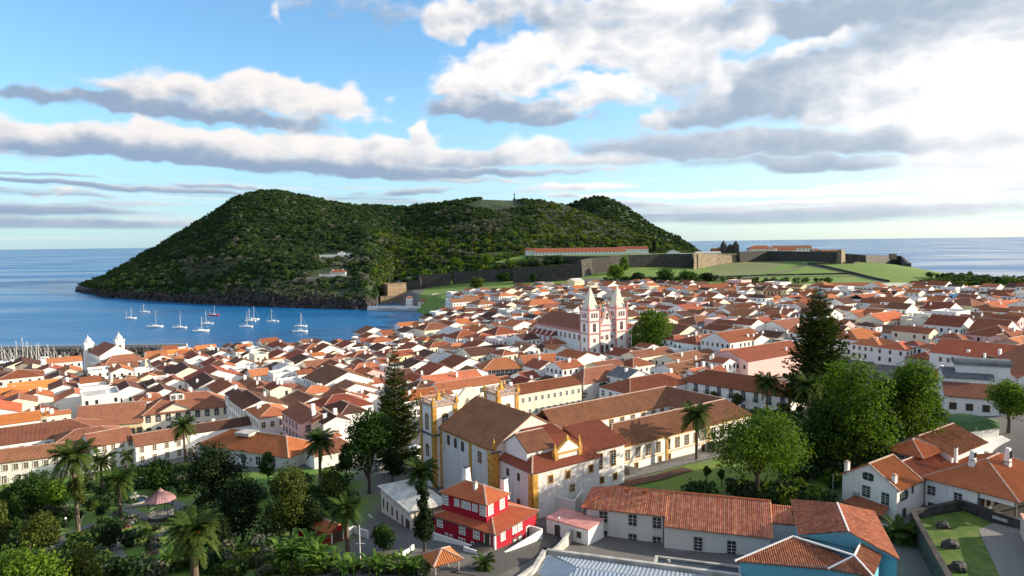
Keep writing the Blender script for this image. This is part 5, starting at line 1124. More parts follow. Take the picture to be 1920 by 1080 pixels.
B,L=row_bld('yellow_row','low cream-yellow row with long brown roof left of the arched mansion','row house',(140,802),(268,790),10.8,16.5,15,WALL['y'],'n','gx',5.4,1,9,'',M_OCHRE,False,1,ww=1.2,wh=2.2,front=12)
# three-storey block with dark windows up the street face
B,L=row_bld('dark_window_block','white block with rows of tall dark windows and brown roof on the narrow street','building',(520,752),(551,765),12,21,15,WALL['w'],'n','gx',2.6,3,8,'Nn',M_GREY,False,1,ww=.9,wh=1.9)
# curved orange-roofed building in front of the cathedral
B,L=row_bld('corner_building','long white corner building with bright orange roof and dormer windows','building',(905,694),(986,689),14,22,13,WALL['w'],'o','h',3.6,2,10,'',M_GREY,True,1,ww=1.2,wh=2.2,front=9)
B,L=row_bld('crenellated_building','white building with red-orange roof and toothed parapet below the cathedral','building',(987,690),(1053,684),14.5,22,13,WALL['c'],'o','gx',4.2,2,8,'',M_GREY,False,1,ww=1.1,wh=1.8)
b=MB()
for i in range(int(L/.8)): b.box(i*.8,i*.8+.4,-.5,-.3,7.4,8.2,M_CONC)
o=place(b.mesh('teeth'),'parapet_teeth',B.root); o['kind']='stuff'
B,L=row_bld('hip_corner_house','cream corner house with brown hipped roof and tall balcony windows below the cathedral','building',(1055,683),(1086,680),15,22.5,14,WALL['c'],'n','h',3.6,2,3,'',M_GREY,True,1,ww=1.2,wh=2.2)
# tall building left of palace with light windows
B,L=row_bld('old_town_house','white town house with dark mottled hipped roof and two rows of tall windows','house',(1060,711),(1094,719),17,25,24,WALL['w'],'n','h',4,2,4,'',M_GREY,False,1,ww=1.2,wh=2.2)
# big four storey cream house by the bay
B,L=row_bld('bay_block','cream four-storey block with brown hipped roof overlooking the bay','building',(796,619),(850,614),5,19,16,WALL['c'],'n','h',3.6,3,3,'n',M_GREY,False,1,ww=1.3,wh=.7)
# modern white block with red roofs
mb_=Bld('modern_block','modern white block with blank wall, red roof wedges and arcade of small arches','building',tuple(P(1628,592,25.5)),A0-.1); occupy(*P(1690,575,26)[:2],26,10)
mb_.block(0,44,0,16,-4,10,WALL['w']); mb_.block(0,7,-6,0,-4,10.2,WALL['w'],name='stair_wing'); mb_.block(11,16,-1,3,-4,13.0,WALL['w'],name='tower_wall')
mb_.roof('gx',0,27,2,15,10.1,3.0,ROOF['r'],corr=False); mb_.roof('p',28,44,1,15,10.1,4.0,ROOF['o'],corr=False,name='pyramid_roof')
mb_.win('s',0,[30.5,34,37.5,41],6.2,1.9,2.2,'aW',WALL['c'],detail=1); mb_.win('w',0,[-4.5],[6,1.5],1.2,1.2,'Nn',detail=1); mb_.win('s',-6,[3.5],[5],4.5,2.5,'Wn',detail=1)
# yellow mansion up by the fortress meadow
B,L=row_bld('yellow_mansion','pale yellow mansion with dark hipped roof and stone-framed windows near the meadow','mansion',(1431,545),(1466,545),27,36.5,20,WALL['y'],'d','h',3.4,2,5,'',M_OCHRE,False,1,ww=1.6,wh=2.6,rz=math.radians(0))
B,L=row_bld('mansion_wing','white wing with dark roof on the left of the yellow mansion','building',(1398,547),(1429,547),27,33.5,18,WALL['c'],'d','gx',3.4,1,3,'W',M_OCHRE,False,1,ww=1.6,wh=2.6,rz=0.0)
# three storey cream building, right
B,L=row_bld('cream_tall_house','cream three-storey house with brown hipped roof and even rows of windows','building',(1822,573),(1849,571),25,36.5,18,WALL['y'],'n','h',3.4,3,5,'',M_GREY,False,1,ww=1.1,wh=1.9,rz=.25)
# arcade building right-centre
B,L=row_bld('arcade_row','long dark-roofed terrace with blue doors and shaded windows under its gallery','row house',(1640,627),(1782,630),25.8,31,14,WALL['w'],'d','gx',3.6,1,13,'',material('blue_frame',(.03,.12,.25)),False,1,ww=1.5,wh=2.2)
# blue-fronted building
B,L=row_bld('blue_fronted_house','three-storey house with light blue facade and white window frames','house',(1306,607),(1352,601),20,29.5,16,WALL['b'],'n','h',3,2,7,'',M_WHITE,False,1,ww=.9,wh=2)
# big roofs right front
B,L=row_bld('brown_roofed_workshop','low white building with weathered brown lean-to roof and three small square windows','building',(1772,742),(1898,752),30.6,35.0,8,WALL['w'],'n','sS',2.2,1,4,'D',M_GREY,False,2,ww=1.3,wh=1.5)
B,L=row_bld('terraced_white_block','white flat-roofed block with stepped terraces and slate-grey barrel roof','building',(1770,706),(1865,712),30,38,12,WALL['w'],'g','gx',1.6,2,6,'',M_GREY,False,2,ww=1.0,wh=1.5)
b=MB(); b.box(3,15,3,9,8,11.0,WALL['w']); B.obj(b,'upper_storey'); b=MB(); b.ring([[(2.6,2.6+3.4*(1-math.cos(t_*math.pi/6)),11.0+1.6*math.sin(t_*math.pi/6)) for t_ in range(7)],[(15.4,2.6+3.4*(1-math.cos(t_*math.pi/6)),11.0+1.6*math.sin(t_*math.pi/6)) for t_ in range(7)]],ROOF['g']); B.obj(b,'barrel_roof')
B,L=row_bld('long_windowed_hall','white hall with broad tan roof and a row of narrow windows, far right','building',(1862,672),(1900,700),29,38,16,WALL['w'],'x','gx',5,1,12,'Nn',M_GREY,False,1,ww=.8,wh=3,ext=6)
# green-roofed concrete cistern
gc=Bld('green_roofed_cistern','faceted concrete cistern with green felt roof behind the big green trees','cistern',tuple(P(1810,820,32)),A0); occupy(*P(1812,812,32)[:2],9,8)
pts=[(-6,-3),(2,-5.5),(8.5,-3),(9,4),(3,7.5),(-5,5)]
b=MB(); b.ring([[(x_,y_,-4) for x_,y_ in pts],[(x_,y_,2.9) for x_,y_ in pts]],WALL['g']); gc.obj(b,'wall')
b=MB(); b.ring([[(x_*1.03,y_*1.03,2.9) for x_,y_ in pts],[(x_*.55,y_*.55,4.1) for x_,y_ in pts]],material('green_felt',(.05,.12,.03),noise=.3)); gc.obj(b,'roof')
b=MB(); b.ring([[(-9,-9,-4),(1,-11,-4),(3,-5.6,-4),(-6,-3.1,-4)],[(-8,-8,-.2),(1,-10,.4),(3,-5.6,1.2),(-6,-3.1,1.0)]],WALL['g']); gc.obj(b,'ramp_wall')
# ---------------------------------------------------------------- the town houses
H=[(63,722,18,12,6,'gx','a','w'),(15,735,14,10,6,'gx','a','w'),(25,752,9,10,5,'h','n','w'),(32,785,12,10,7,'gx','a','w'),(72,777,11,9,7,'gx','a','c'),(110,775,12,8,7,'gx','o','c'),(92,692,18,14,7,'gy','r','w'),(38,702,18,12,5,'gx','r','w'),(112,705,12,14,7,'gy','d','w'),
(118,722,10,16,7,'gy','n','w'),(165,712,13,14,6,'gy','d','w'),(155,727,9,10,6,'gy','r','w'),(140,740,14,12,6,'gy','o','w'),(178,730,11,9,7,'f','w','w'),(228,715,20,10,7,'gx','n','c'),(240,728,16,14,6,'gy','d','w'),(290,716,12,18,8,'gy','d','w'),(305,733,11,12,6,'gy','d','w'),
(218,741,9,7,4,'gx','r','w'),(243,692,8,12,6,'gy','d','w'),(266,697,12,9,6,'f','w','w'),(292,668,22,10,6,'gx','o','c'),(325,660,24,10,6,'gx','a','c'),(385,652,12,10,8,'gx','a','w'),(352,661,12,10,6,'gx','o','w'),(352,675,14,10,6,'f','w','w'),
(302,682,9,14,6,'gy','r','w'),(315,689,9,12,6,'gy','r','w'),(328,692,9,12,6,'gy','d','w'),(348,692,14,18,7,'gy','d','c'),(375,695,9,10,6,'gy','r','w'),(402,698,22,16,7,'gy','r','w'),(410,661,13,14,7,'gy','d','w'),(415,674,13,14,6,'gy','r','w'),(392,714,14,20,7,'gy','d','w'),(425,703,16,12,6,'gy','d','w'),(427,724,12,18,7,'gy','r','w'),
(452,678,14,12,6,'gy','n','w'),(465,656,12,12,7,'gy','r','w'),(450,650,10,14,7,'gy','d','w'),(460,692,10,10,6,'f','w','w'),(450,735,14,22,8,'gy','d','w'),(477,747,14,22,8,'gy','d','w'),(465,800,16,14,5,'gy','d','w'),(400,800,26,9,4,'gx','d','w'),(40,810,40,16,6,'h','n','w'),(120,815,16,10,6,'f','w','w'),(165,812,16,10,6,'h','n','w'),(200,828,18,9,5,'h','n','w'),
(490,652,14,16,7,'gy','r','w'),(497,662,16,12,6,'gy','d','w'),(560,653,8,8,7,'h','r','w'),(585,648,14,16,8,'h','r','w'),(612,653,18,12,8,'gy','r','w'),(625,660,12,10,7,'gy','d','c'),(655,645,14,14,7,'gy','r','w'),(675,646,11,12,7,'gy','d','w'),(652,659,14,14,6,'gy','r','w'),(712,637,16,12,8,'h','o','w'),(690,639,12,12,7,'gx','r','w'),
(717,651,12,14,7,'gy','d','w'),(735,649,12,14,7,'gy','r','w'),(745,634,10,8,7,'gy','r','w'),(762,631,12,12,9,'f','w','w'),(785,614,12,12,8,'h','o','w'),(680,664,16,12,6,'h','r','w'),(775,650,14,12,7,'gy','r','w'),(795,649,10,12,7,'gy','n','w'),(822,646,16,10,7,'h','r','c'),(855,648,16,12,7,'h','o','w'),(870,626,20,16,8,'h','r','w'),(903,629,16,16,8,'h','o','w'),
(898,645,18,12,7,'gy','r','w'),(860,603,14,12,7,'h','o','w'),(882,614,18,10,6,'gx','r','c'),(938,618,20,18,9,'h','r','p'),(905,657,22,14,7,'gx','d','c'),(951,660,9,6,9,'f','w','w'),(527,663,16,14,6,'gy','r','w'),(565,663,18,14,7,'gy','r','w'),(572,674,20,14,6,'gy','d','w'),(502,678,18,14,6,'gy','o','w'),(525,689,18,14,6,'gy','d','w'),(543,692,10,12,6,'h','r','w'),
(567,691,12,16,6,'gy','r','w'),(592,697,16,12,6,'gy','r','w'),(605,680,22,12,6,'gx','n','w'),(628,685,16,12,6,'gy','r','w'),(660,686,14,12,6,'gy','r','w'),(685,689,18,12,7,'h','o','w'),(634,700,20,22,9,'gy','n','w'),(702,709,16,16,7,'h','r','w'),(658,724,20,10,6,'gy','n','w'),(515,728,24,10,7,'h','n','w'),(592,726,22,16,7,'h','o','w'),(644,734,20,12,6,'gy','r','w'),(670,743,12,10,5,'gx','o','w'),(687,736,14,12,5,'gy','n','w'),
(505,760,14,20,7,'h','o','w'),(582,746,18,12,6,'gx','o','w'),(635,752,18,14,6,'h','r','w'),(580,772,14,24,8,'gy','n','p'),(600,780,12,14,8,'gy','r','c'),(620,778,14,18,8,'gy','d','w'),(642,794,16,20,8,'gy','d','w'),(492,745,22,26,7,'gy','d','w'),(805,663,18,12,6,'gy','d','w'),(790,672,14,16,6,'gy','r','w'),(842,671,16,10,6,'gy','w','w'),(865,676,20,14,6,'gy','r','w'),(820,692,18,12,6,'gy','r','w'),(780,680,16,12,6,'gy','d','w'),(885,692,16,14,6,'gy','n','w'),
(842,708,24,10,7,'gx','o','w'),(872,719,26,10,6,'gx','o','w'),(795,714,22,18,7,'h','d','k'),(925,712,24,8,5,'gx','r','w'),(780,739,16,12,5,'gx','O','w'),(825,736,14,10,5,'gx','o','w'),(1215,662,22,10,7,'gx','n','c'),(1290,666,26,14,5,'gx','n','c'),(1190,679,14,12,6,'h','r','c'),(1212,678,10,10,6,'gy','r','c'),(1135,681,18,12,7,'gx','n','y'),(1290,684,26,14,6,'gx','n','w'),(1350,672,14,16,8,'gy','o','w'),
(1362,659,14,10,6,'gx','O','w'),(1310,693,20,10,6,'gx','o','w'),(1335,692,16,12,6,'gx','r','w'),(1372,628,26,18,9,'gx','r','w'),(1410,626,20,18,8,'gy','r','w'),(1320,634,26,14,7,'h','r','w'),(1290,634,16,12,6,'gy','n','w'),(1268,631,20,14,8,'h','r','w'),(1425,655,40,18,7,'gx','r','p'),(1295,599,34,10,8,'gx','n','w'),(1262,615,18,22,8,'gy','n','c'),(1248,578,16,14,6,'gy','r','w'),(1288,576,18,16,8,'gx','r','w'),
(1330,583,22,12,6,'h','d','w'),(1385,573,30,14,6,'gx','d','w'),(1400,586,18,12,7,'gy','o','w'),(1425,581,20,14,6,'gx','d','w'),(1380,601,14,12,6,'gy','n','w'),(1417,602,22,16,7,'gx','r','c'),(1005,723,36,12,7,'gx','r','c'),(985,709,18,14,7,'gy','r','w'),(1035,707,18,12,6,'gy','d','w'),(1210,716,28,14,6,'h','r','w'),(1255,719,20,12,5,'h','n','w'),(1248,706,14,12,5,'gx','o','w'),(1178,698,14,12,6,'gy','g','w'),
(1477,606,26,16,7,'gx','n','w'),(1612,586,22,14,6,'gx','o','w'),(1655,594,26,14,7,'gx','O','c'),(1605,624,26,16,6,'h','O','w'),(1782,602,16,14,10,'gy','r','w'),(1642,641,16,12,5,'p','O','w'),(1688,647,16,12,5,'h','O','w'),(1715,642,13,12,6,'h','r','w'),(1745,647,20,12,5,'h','O','w'),(1745,666,18,10,4,'h','r','k'),(1840,652,20,24,7,'gy','O','w'),(1828,668,14,12,6,'gy','d','w'),(1862,673,12,10,6,'gy','d','w'),(1745,692,18,26,7,'gy','n','w'),
(1865,611,20,12,8,'gy','r','w'),(1872,620,18,16,9,'h','r','p'),(1885,628,30,10,9,'gx','d','p'),(1905,633,24,18,8,'gx','o','k'),(1916,648,16,14,8,'gx','r','p'),(1868,571,30,14,7,'gx','O','w'),(1898,567,22,14,6,'gx','o','w'),(1900,583,40,22,7,'h','o','w'),(1757,561,14,12,6,'gy','O','w'),(1785,563,30,14,5,'gx','O','w'),(1585,561,34,14,7,'gx','n','k'),(1508,566,30,16,7,'h','r','w'),(1490,560,20,14,6,'gx','r','w'),
(1175,575,22,14,6,'gy','d','w'),(1040,572,36,14,7,'h','n','w'),(1010,566,34,18,8,'h','o','w'),(985,582,26,14,8,'f','w','w'),(905,565,22,20,8,'h','n','w'),(868,563,30,14,10,'gx','n','w'),(950,570,20,14,8,'gy','n','c'),(885,581,24,12,7,'h','d','w'),(925,590,18,14,6,'gy','d','w'),(990,590,34,12,6,'gx','r','w'),(960,597,30,10,6,'f','w','w'),(955,607,30,12,7,'gx','n','c'),(1175,540,44,16,7,'gx','r','w'),(1120,542,36,14,6,'gx','r','w'),(1330,538,60,22,5,'gx','r','w'),(1385,537,30,16,6,'h','o','w')]
TOWN=np.array([gp(*p)[:2] for p in [(-40,712),(150,706),(262,700),(300,680),(430,668),(640,660),(760,632),(812,612),(822,600),(850,585),(845,572),(850,560),(890,558),(960,553),(1050,547),(1190,544),(1420,549),(1500,560),(1640,560),(1720,553),(1930,562),(1950,690),(1800,690),(1765,700),(1560,650),(1480,690),(1440,700),(1270,712),(1190,716),(1120,725),(1000,738),(950,735),(900,712),(850,735),(790,750),(790,800),(690,790),(650,830),(560,800),(470,812),(400,812),(-60,830)]])
class Fp:
    def __init__(s,x,y,hw,hl,rz): s.x,s.y,s.hw,s.hl,s.rz=x,y,hw,hl,rz; s.r=math.hypot(hw,hl)
    def pts(s,k=1.0):
        c,q=math.cos(s.rz),math.sin(s.rz); return [(s.x+a*s.hw*k*c-b_*s.hl*k*q,s.y+a*s.hw*k*q+b_*s.hl*k*c) for a in(-1,0,1) for b_ in(-1,0,1)]
    def inside(s,x,y):
        dx,dy=x-s.x,y-s.y; c,q=math.cos(s.rz),math.sin(s.rz); return abs(dx*c+dy*q)<s.hw and abs(-dx*q+dy*c)<s.hl
def overlap(a,b_,k=1.0):
    if math.hypot(a.x-b_.x,a.y-b_.y)>a.r+b_.r: return False
    return any(b_.inside(*p) for p in a.pts(k)) or any(a.inside(*p) for p in b_.pts(k))
FP=[Fp(*f) for f in FOOTP]
_sq=gp(1150,681); FP.append(Fp(_sq[0],_sq[1],27,11,math.radians(30))); _sq=gp(1065,672); FP.append(Fp(_sq[0],_sq[1],6,14,math.radians(30))); _sq=gp(1845,622); FP.append(Fp(_sq[0],_sq[1],6,40,A0+.3))
NG=len(FP)
TREE_SPOTS=[(1225,668,14),(745,800,8),(690,880,12),(1535,720,14),(965,757,6),(1070,750,6),(1045,752,5),(1130,735,4)]
for px_,py_,r0 in TREE_SPOTS: p=gp(px_,py_); FP.append(Fp(p[0],p[1],r0*.7,r0*.7,A0))
# open squares and the street up from the cathedral
houses=[]
def try_house(x,y,w,l,h,kind,rk,wk,src,k=.86):
    for att in range(4):
        f=Fp(x,y,w/2,l/2,A0)
        if not any(overlap(f,g_,k) for g_ in FP): FP.append(f); houses.append((x,y,w,l,h,kind,rk,wk,src)); return True
        if src=='fill': return False
        w*=.86; l*=.86
    if src=='hand' and w>6 and not any(g_.inside(x,y) for g_ in FP[:NG]):
        f=Fp(x,y,w/2,l/2,A0); FP.append(f); houses.append((x,y,w,l,h,kind,rk,wk,src)); return True
    return False
for px_,py_,w_,l_,h_,kd,rk,wk in H:
    rise=.28*(w_ if kd=='gy' else l_)/1.0*.9 if kd!='f' else 0
    p=gp(px_,py_,h_+rise*.6)
    try_house(p[0],p[1],w_,l_,h_,kd,rk,wk,'hand',.7)
nh=len(houses)
rs=random.Random(11)
def inTown(x,y): return float(seg_sdf(np.array([x]),np.array([y]),TOWN)[0])<0
Us=[uv((x,y)) for x,y in TOWN]; u0,u1=min(a for a,_ in Us),max(a for a,_ in Us); v0,v1=min(b_ for _,b_ in Us),max(b_ for _,b_ in Us)
cand=[]
U=u0
while U<u1:
    V=v0
    while V<v1:
        cand.append((U+rs.uniform(-1.5,1.5),V+rs.uniform(-1.5,1.5))); V+=6.5
    U+=6.5
XYc=np.array([xy(a,b_) for a,b_ in cand]); ins=seg_sdf(XYc[:,0],XYc[:,1],TOWN)<0; sd_=seg_sdf(XYc[:,0],XYc[:,1],COAST)<-9
cl=[(a,b_,x,y) for (a,b_),(x,y),i1,i2 in zip(cand,XYc,ins,sd_) if i1 and i2]
cl.sort(key=lambda t:math.hypot(t[2],t[3]))
for a,b_,x,y in cl:
    if (a%58)<5 or (b_%74)<5: continue
    Pp=proj(x,y,G(x,y)+6)
    if not(-30<Pp[0]<1950): continue
    big=rs.random()<.2
    w_=rs.uniform(8,12) if not big else rs.uniform(13,20); l_=rs.uniform(9,15) if not big else rs.uniform(13,22)
    kd=rs.choices(['gy','gx','h','f'],[.52,.2,.16,.12])[0]; left=Pp[0]<420
    rk=rs.choices(['o','r','n','d','a','O','w'],[.18,.32,.20,.14,.10 if left else .0,.13,.03])[0]
    if kd=='f': rk='w'
    wk=rs.choices(['w','c','g','y','p','k','b'],[.68,.14,.07,.03,.04,.02,.01])[0]
    h_=rs.choice([5.5,6.5,7,8,9])+(2 if big else 0)
    for sc_ in (1,.8,.65):
        if try_house(x,y,w_*sc_,l_*sc_,h_,kd,rk,wk,'fill',.95): break
print('houses',nh,len(houses))
# sort by apparent size
def appar(t):
    x,y,w,l,h=t[:5]; return (w*l)**.5/math.hypot(x,y)
order=sorted(range(len(houses)),key=lambda i:-appar(houses[i])*(1.4 if houses[i][8]=='hand' else 1))
OWN=set(order[:300])
LM=[('marina',50,675),('domed church',205,670),('arched mansion',350,770),('garden terrace',170,860),('orange-roofed hall',490,850),('left araucaria',745,700),('yellow-trimmed church',880,790),('pink cathedral',1110,620),('round tree',1222,615),('balconied palace',1370,735),('dark araucaria',1535,620),('modern block',1690,565),('cream tall house',1835,580),('arcade row',1720,630),('yellow mansion',1450,548),('corner building',950,695),('bay block',822,625),('blue-fronted house',1330,612),('garden pines',1790,590),('dark-windowed block',535,765),('fortress meadow',1250,525),('bay pier',720,580)]
ORD=['nearest','second','third','fourth','fifth','sixth','seventh','eighth','ninth','tenth','eleventh','twelfth','thirteenth','fourteenth','fifteenth','sixteenth','seventeenth','eighteenth','nineteenth','twentieth','21st','22nd','23rd','24th','25th','26th','27th','28th','29th','30th']
DIR=['right of','upper right of','above','upper left of','left of','lower left of','below','lower right of']
slot={}; where={}
for i in sorted(OWN):
    x,y,w_,l_,h_=houses[i][:5]; X,Y=proj(x,y,G(x,y)+h_)
    j=min(range(len(LM)),key=lambda q_:math.hypot(X-LM[q_][1],(Y-LM[q_][2])*2)); dx,dy=X-LM[j][1],-(Y-LM[j][2])*2
    d_=int(round(math.atan2(dy,dx)/(math.pi/4)))%8; slot.setdefault((j,d_),[]).append((math.hypot(dx,dy),i))
for (j,d_),L_ in slot.items():
    for n_,(dd,i) in enumerate(sorted(L_)): where[i]=(ORD[min(n_,len(ORD)-1)],DIR[d_],LM[j][0])
WN={'w':'white','c':'cream','g':'stained white','y':'yellow','p':'pink','k':'bare stone','b':'blue','B':'deep blue'}
RNM={'o':'orange','r':'red','n':'brown','d':'dark','a':'amber','O':'terracotta','w':'flat','x':'mottled','g':'slate'}
KN={'gy':'gabled','gx':'ridged','h':'hipped','f':'flat-roofed','p':'pyramid-roofed'}
far=MB()
def house_meshes(t,B=None,far=None,rs=rs):
    x,y,w,l,h,kd,rk,wk,src=t; z=G(x,y); D=math.hypot(x,y); W_=WALL[wk]; RM=ROOF[rk]
    z=min(z,G(x+4,y-4)+1.5,z+1)
    rise=0 if kd=='f' else (w if kd=='gy' else (l if kd=='gx' else min(w,l)))*.5*rs.uniform(.34,.46)
    return z,D,W_,RM,rise
WALLH=[WALL[k_] for k_ in WALL]
for i,t in enumerate(houses):
    x,y,w,l,h,kd,rk,wk,src=t; z,D,W_,RM,rise=house_meshes(t); h=h+1.2; X0,X1,Y0,Y1=-w/2,w/2,-l/2,l/2
    wb=MB(); wb.box(X0,X1,Y0,Y1,-4,h,W_,skip='b'+('' if kd in 'fhp' else 't'))
    if kd=='gx': [wb.poly([(q_,Y0,h),(q_,Y1,h),(q_,0,h+rise)],W_) for q_ in (X0,X1)]
    if kd=='gy': [wb.poly([(X0,q_,h),(X1,q_,h),(0,q_,h+rise)],W_) for q_ in (Y0,Y1)]
    if kd=='f':
        rb=MB(); rb.box(X0+.3,X1-.3,Y0+.3,Y1-.3,h,h+.05,RM); par=[(X0,X1,Y0,Y0+.25),(X0,X1,Y1-.25,Y1),(X0,X0+.25,Y0+.25,Y1-.25),(X1-.25,X1,Y0+.25,Y1-.25)]
        for a_ in par: wb.box(*a_,h,h+.8,W_)
        F_,L_=[],[]
    else:
        F_,L_=roof_faces(kd,X0,X1,Y0,Y1,h+.03,rise,.22); rb=tile_faces(F_,RM,corr=(D<245),thick=.10)
    lines=[]
    wins=[]
    nf=max(1,int(h/2.9)); fh=h/nf
    for face,L0,c0 in (('s',w,Y0),('w',l,X0)):
        dens=.85 if (face=='w' or kd!='gy') else .3
        if rs.random()>dens+.1: 
            if face=='s' and kd=='gy' and rs.random()<.6: wins.append((face,c0,rs.uniform(-1,1),h*.62,.8,1.1))
            continue
        n_=int(L0/rs.uniform(2.3,3.1)); 
        for f_ in range(nf):
            for q_ in range(n_):
                if rs.random()<.08: continue
                wins.append((face,c0,-L0/2+L0*(q_+.5)/n_,fh*f_+fh*.3,.85,1.45 if f_ else 1.6))
    chim=[]
    annex=None
    if rs.random()<.45:
        aw,al,ah=w*rs.uniform(.35,.6),l*rs.uniform(.25,.4),h*rs.uniform(.35,.7); ax_=rs.uniform(X0+aw/2,X1-aw/2)
        ab=MB(); ab.box(ax_-aw/2,ax_+aw/2,Y0-al,Y0-.01,-4,ah,WALL['w'],skip='b')
        if rs.random()<.5: ab.box(ax_-aw/2-.15,ax_+aw/2+.15,Y0-al-.15,Y0-.02,ah+.003,ah+.2,ROOF[rs.choice('rno')])
        annex=ab
    if rs.random()<.75:
        for _ in range(rs.choice([1,1,2])): chim.append((rs.uniform(-w*.35,w*.35),rs.uniform(-l*.35,l*.35)))
    if i in OWN:
        wd=where[i]; lab=f"{WN[wk]} {KN[kd]} house with {RNM[rk]} roof, {wd[0]} {wd[1]} the {wd[2]}" if kd!='f' else f"{WN[wk]} flat-roofed house, {wd[0]} {wd[1]} the {wd[2]}"
        root=thing('house',lab,'house',(x,y,z),A0,'houses of the old town')
        if annex: place(annex.mesh('annex'),'annex',root)
        place(wb.mesh('wall'),'wall',root); ro=place(rb.mesh('roof'),'roof',root)
        if D<420 and L_:
            g_=ridge_mb(L_,M_MORTAR,.13)
            if g_.f: place(g_.mesh('ridge'),'ridge',ro)
        if D<260:
            tr_=[M_GREY,M_GREY,M_WHITE,M_OCHRE][i%4]
            for (fc,c0,pp,zz_,ww_,hh_) in wins:
                wm_,pm_=win_mesh(ww_,hh_,'',tr_,1); place(wm_,'window',root,{'s':(pp,c0,zz_),'w':(c0,-pp,zz_)}[fc],FACE[fc][0])
        elif wins:
            mb=MB()
            for (fc,c0,pp,zz_,ww_,hh_) in wins:
                a_,b2=pp-ww_/2,pp+ww_/2
                if fc=='s': mb.poly([(a_-.12,c0-.03,zz_-.12),(b2+.12,c0-.03,zz_-.12),(b2+.12,c0-.03,zz_+hh_+.12),(a_-.12,c0-.03,zz_+hh_+.12)],M_CONC); mb.poly([(a_,c0-.05,zz_),(b2,c0-.05,zz_),(b2,c0-.05,zz_+hh_),(a_,c0-.05,zz_+hh_)],M_GLASS)
                else: mb.poly([(c0-.03,b2+.12,zz_-.12),(c0-.03,a_-.12,zz_-.12),(c0-.03,a_-.12,zz_+hh_+.12),(c0-.03,b2+.12,zz_+hh_+.12)],M_CONC); mb.poly([(c0-.05,b2,zz_),(c0-.05,a_,zz_),(c0-.05,a_,zz_+hh_),(c0-.05,b2,zz_+hh_)],M_GLASS)
            place(mb.mesh('windows'),'windows',root,kind='stuff')
        for cx_,cy_ in chim:
            zc_=h+(rise*(1-abs(cx_)/(w/2)) if kd=='gy' else rise*(1-abs(cy_)/(l/2)) if kd=='gx' else rise*.4)
            cb=MB(); s_=rs.uniform(.35,.6); cb.box(-s_,s_,-s_*.7,s_*.7,-1.2,rs.uniform(1.0,1.9),M_WHITE); place(cb.mesh('chimney'),'chimney',root,(cx_,cy_,zc_))
    else:
        c_,q2_=math.cos(A0),math.sin(A0)
        for mb in (wb,rb)+((annex,) if annex else ()):
            n0=len(far.v); far.v+=[(x+a*c_-b3*q2_,y+a*q2_+b3*c_,z+d3) for a,b3,d3 in mb.v]
            far.f+=[tuple(n0+j for j in f) for f in mb.f]; far.mi+=[far.mat(mb.mats[m]) for m in mb.mi]; far.uv+=mb.uv
        for (fc,c0,pp,zz_,ww_,hh_) in wins:
            a_,b2=pp-ww_/2,pp+ww_/2; L3=[(a_,c0-.05,zz_),(b2,c0-.05,zz_),(b2,c0-.05,zz_+hh_),(a_,c0-.05,zz_+hh_)] if fc=='s' else [(c0-.05,b2,zz_),(c0-.05,a_,zz_),(c0-.05,a_,zz_+hh_),(c0-.05,b2,zz_+hh_)]
            far.poly([(x+a*c_-b3*q2_,y+a*q2_+b3*c_,z+d3) for a,b3,d3 in L3],M_GLASS)
if far.f: o=far.obj('distant_houses'); o['kind']='stuff'; o['label']='smallest white houses with red roofs filling the gaps of the old town'; o['category']='houses'
# ---------------------------------------------------------------- trees
def tree(px,pyb,wpx,pyt,mat,label,cat='tree',name='tree',tf=.28,n=None,nl=14,leaf=.30,seed=0,group=None,base=None,bark=None,depth=1.0,surf=.6,sq=1.0,trunk_r=None):
    p=gp(px,pyb) if base is None else base; d=p[1]; Wd=wpx*d/FOC; Ht=(pyb-pyt)*d/FOC
    root=thing(name,label,cat,tuple(p),rs_.uniform(0,6) if False else 0,group)
    th=Ht*tf; ch=Ht-th; r=np.random.RandomState(seed+17); c=[];rr=[]
    for i in range(nl):
        a=r.rand()*6.283; zf=r.rand(); q=(r.rand()**.5)*.62*(1-.55*max(0,zf-.45)/.55)*(1 if zf>.15 else .8); k=.30+.16*r.rand()
        c.append((math.cos(a)*Wd/2*q*1.05,math.sin(a)*Wd/2*q*depth,th+ch*(.16+.66*zf)*sq+(1-sq)*ch*.5)); rr.append((Wd*k*.62,Wd*k*.62*depth,min(ch*.30,Wd*k*.55)))
    c.append((0,0,th+ch*.5)); rr.append((Wd*.30,Wd*.30,ch*.40))
    area=Wd*ch*3.2; n=n or int(min(14000,max(500,area/(leaf*leaf)*1.15)))
    me=crown_mesh('crown',c,rr,n,leaf,mat,seed,surf=surf); place(me,'crown',root)
    tr=trunk_r or max(.12,Wd*.028); b=MB(); bk=bark or M_BARK
    b.tube([(0,0,-.5),(Wd*.01,0,th*.6),(0,Wd*.01,th+ch*.45)],tr*1.25,tr*.5,bk,7)
    for i in range(min(nl,7)):
        e=Vector(c[i]); b.tube([(0,0,th*.75),tuple(e*.55+Vector((0,0,th*.45))),tuple(e)],tr*.55,tr*.12,bk,5)
    place(b.mesh('trunk'),'trunk',root); return root
M_BARK=material('bark',(.085,.065,.05),noise=.4,nscale=2); M_BARKL=material('pale_bark',(.30,.26,.20),noise=.4,nscale=2); M_PALMT=material('palm_trunk',(.17,.115,.08),noise=.5,nscale=4,stretch=(1,1,3))
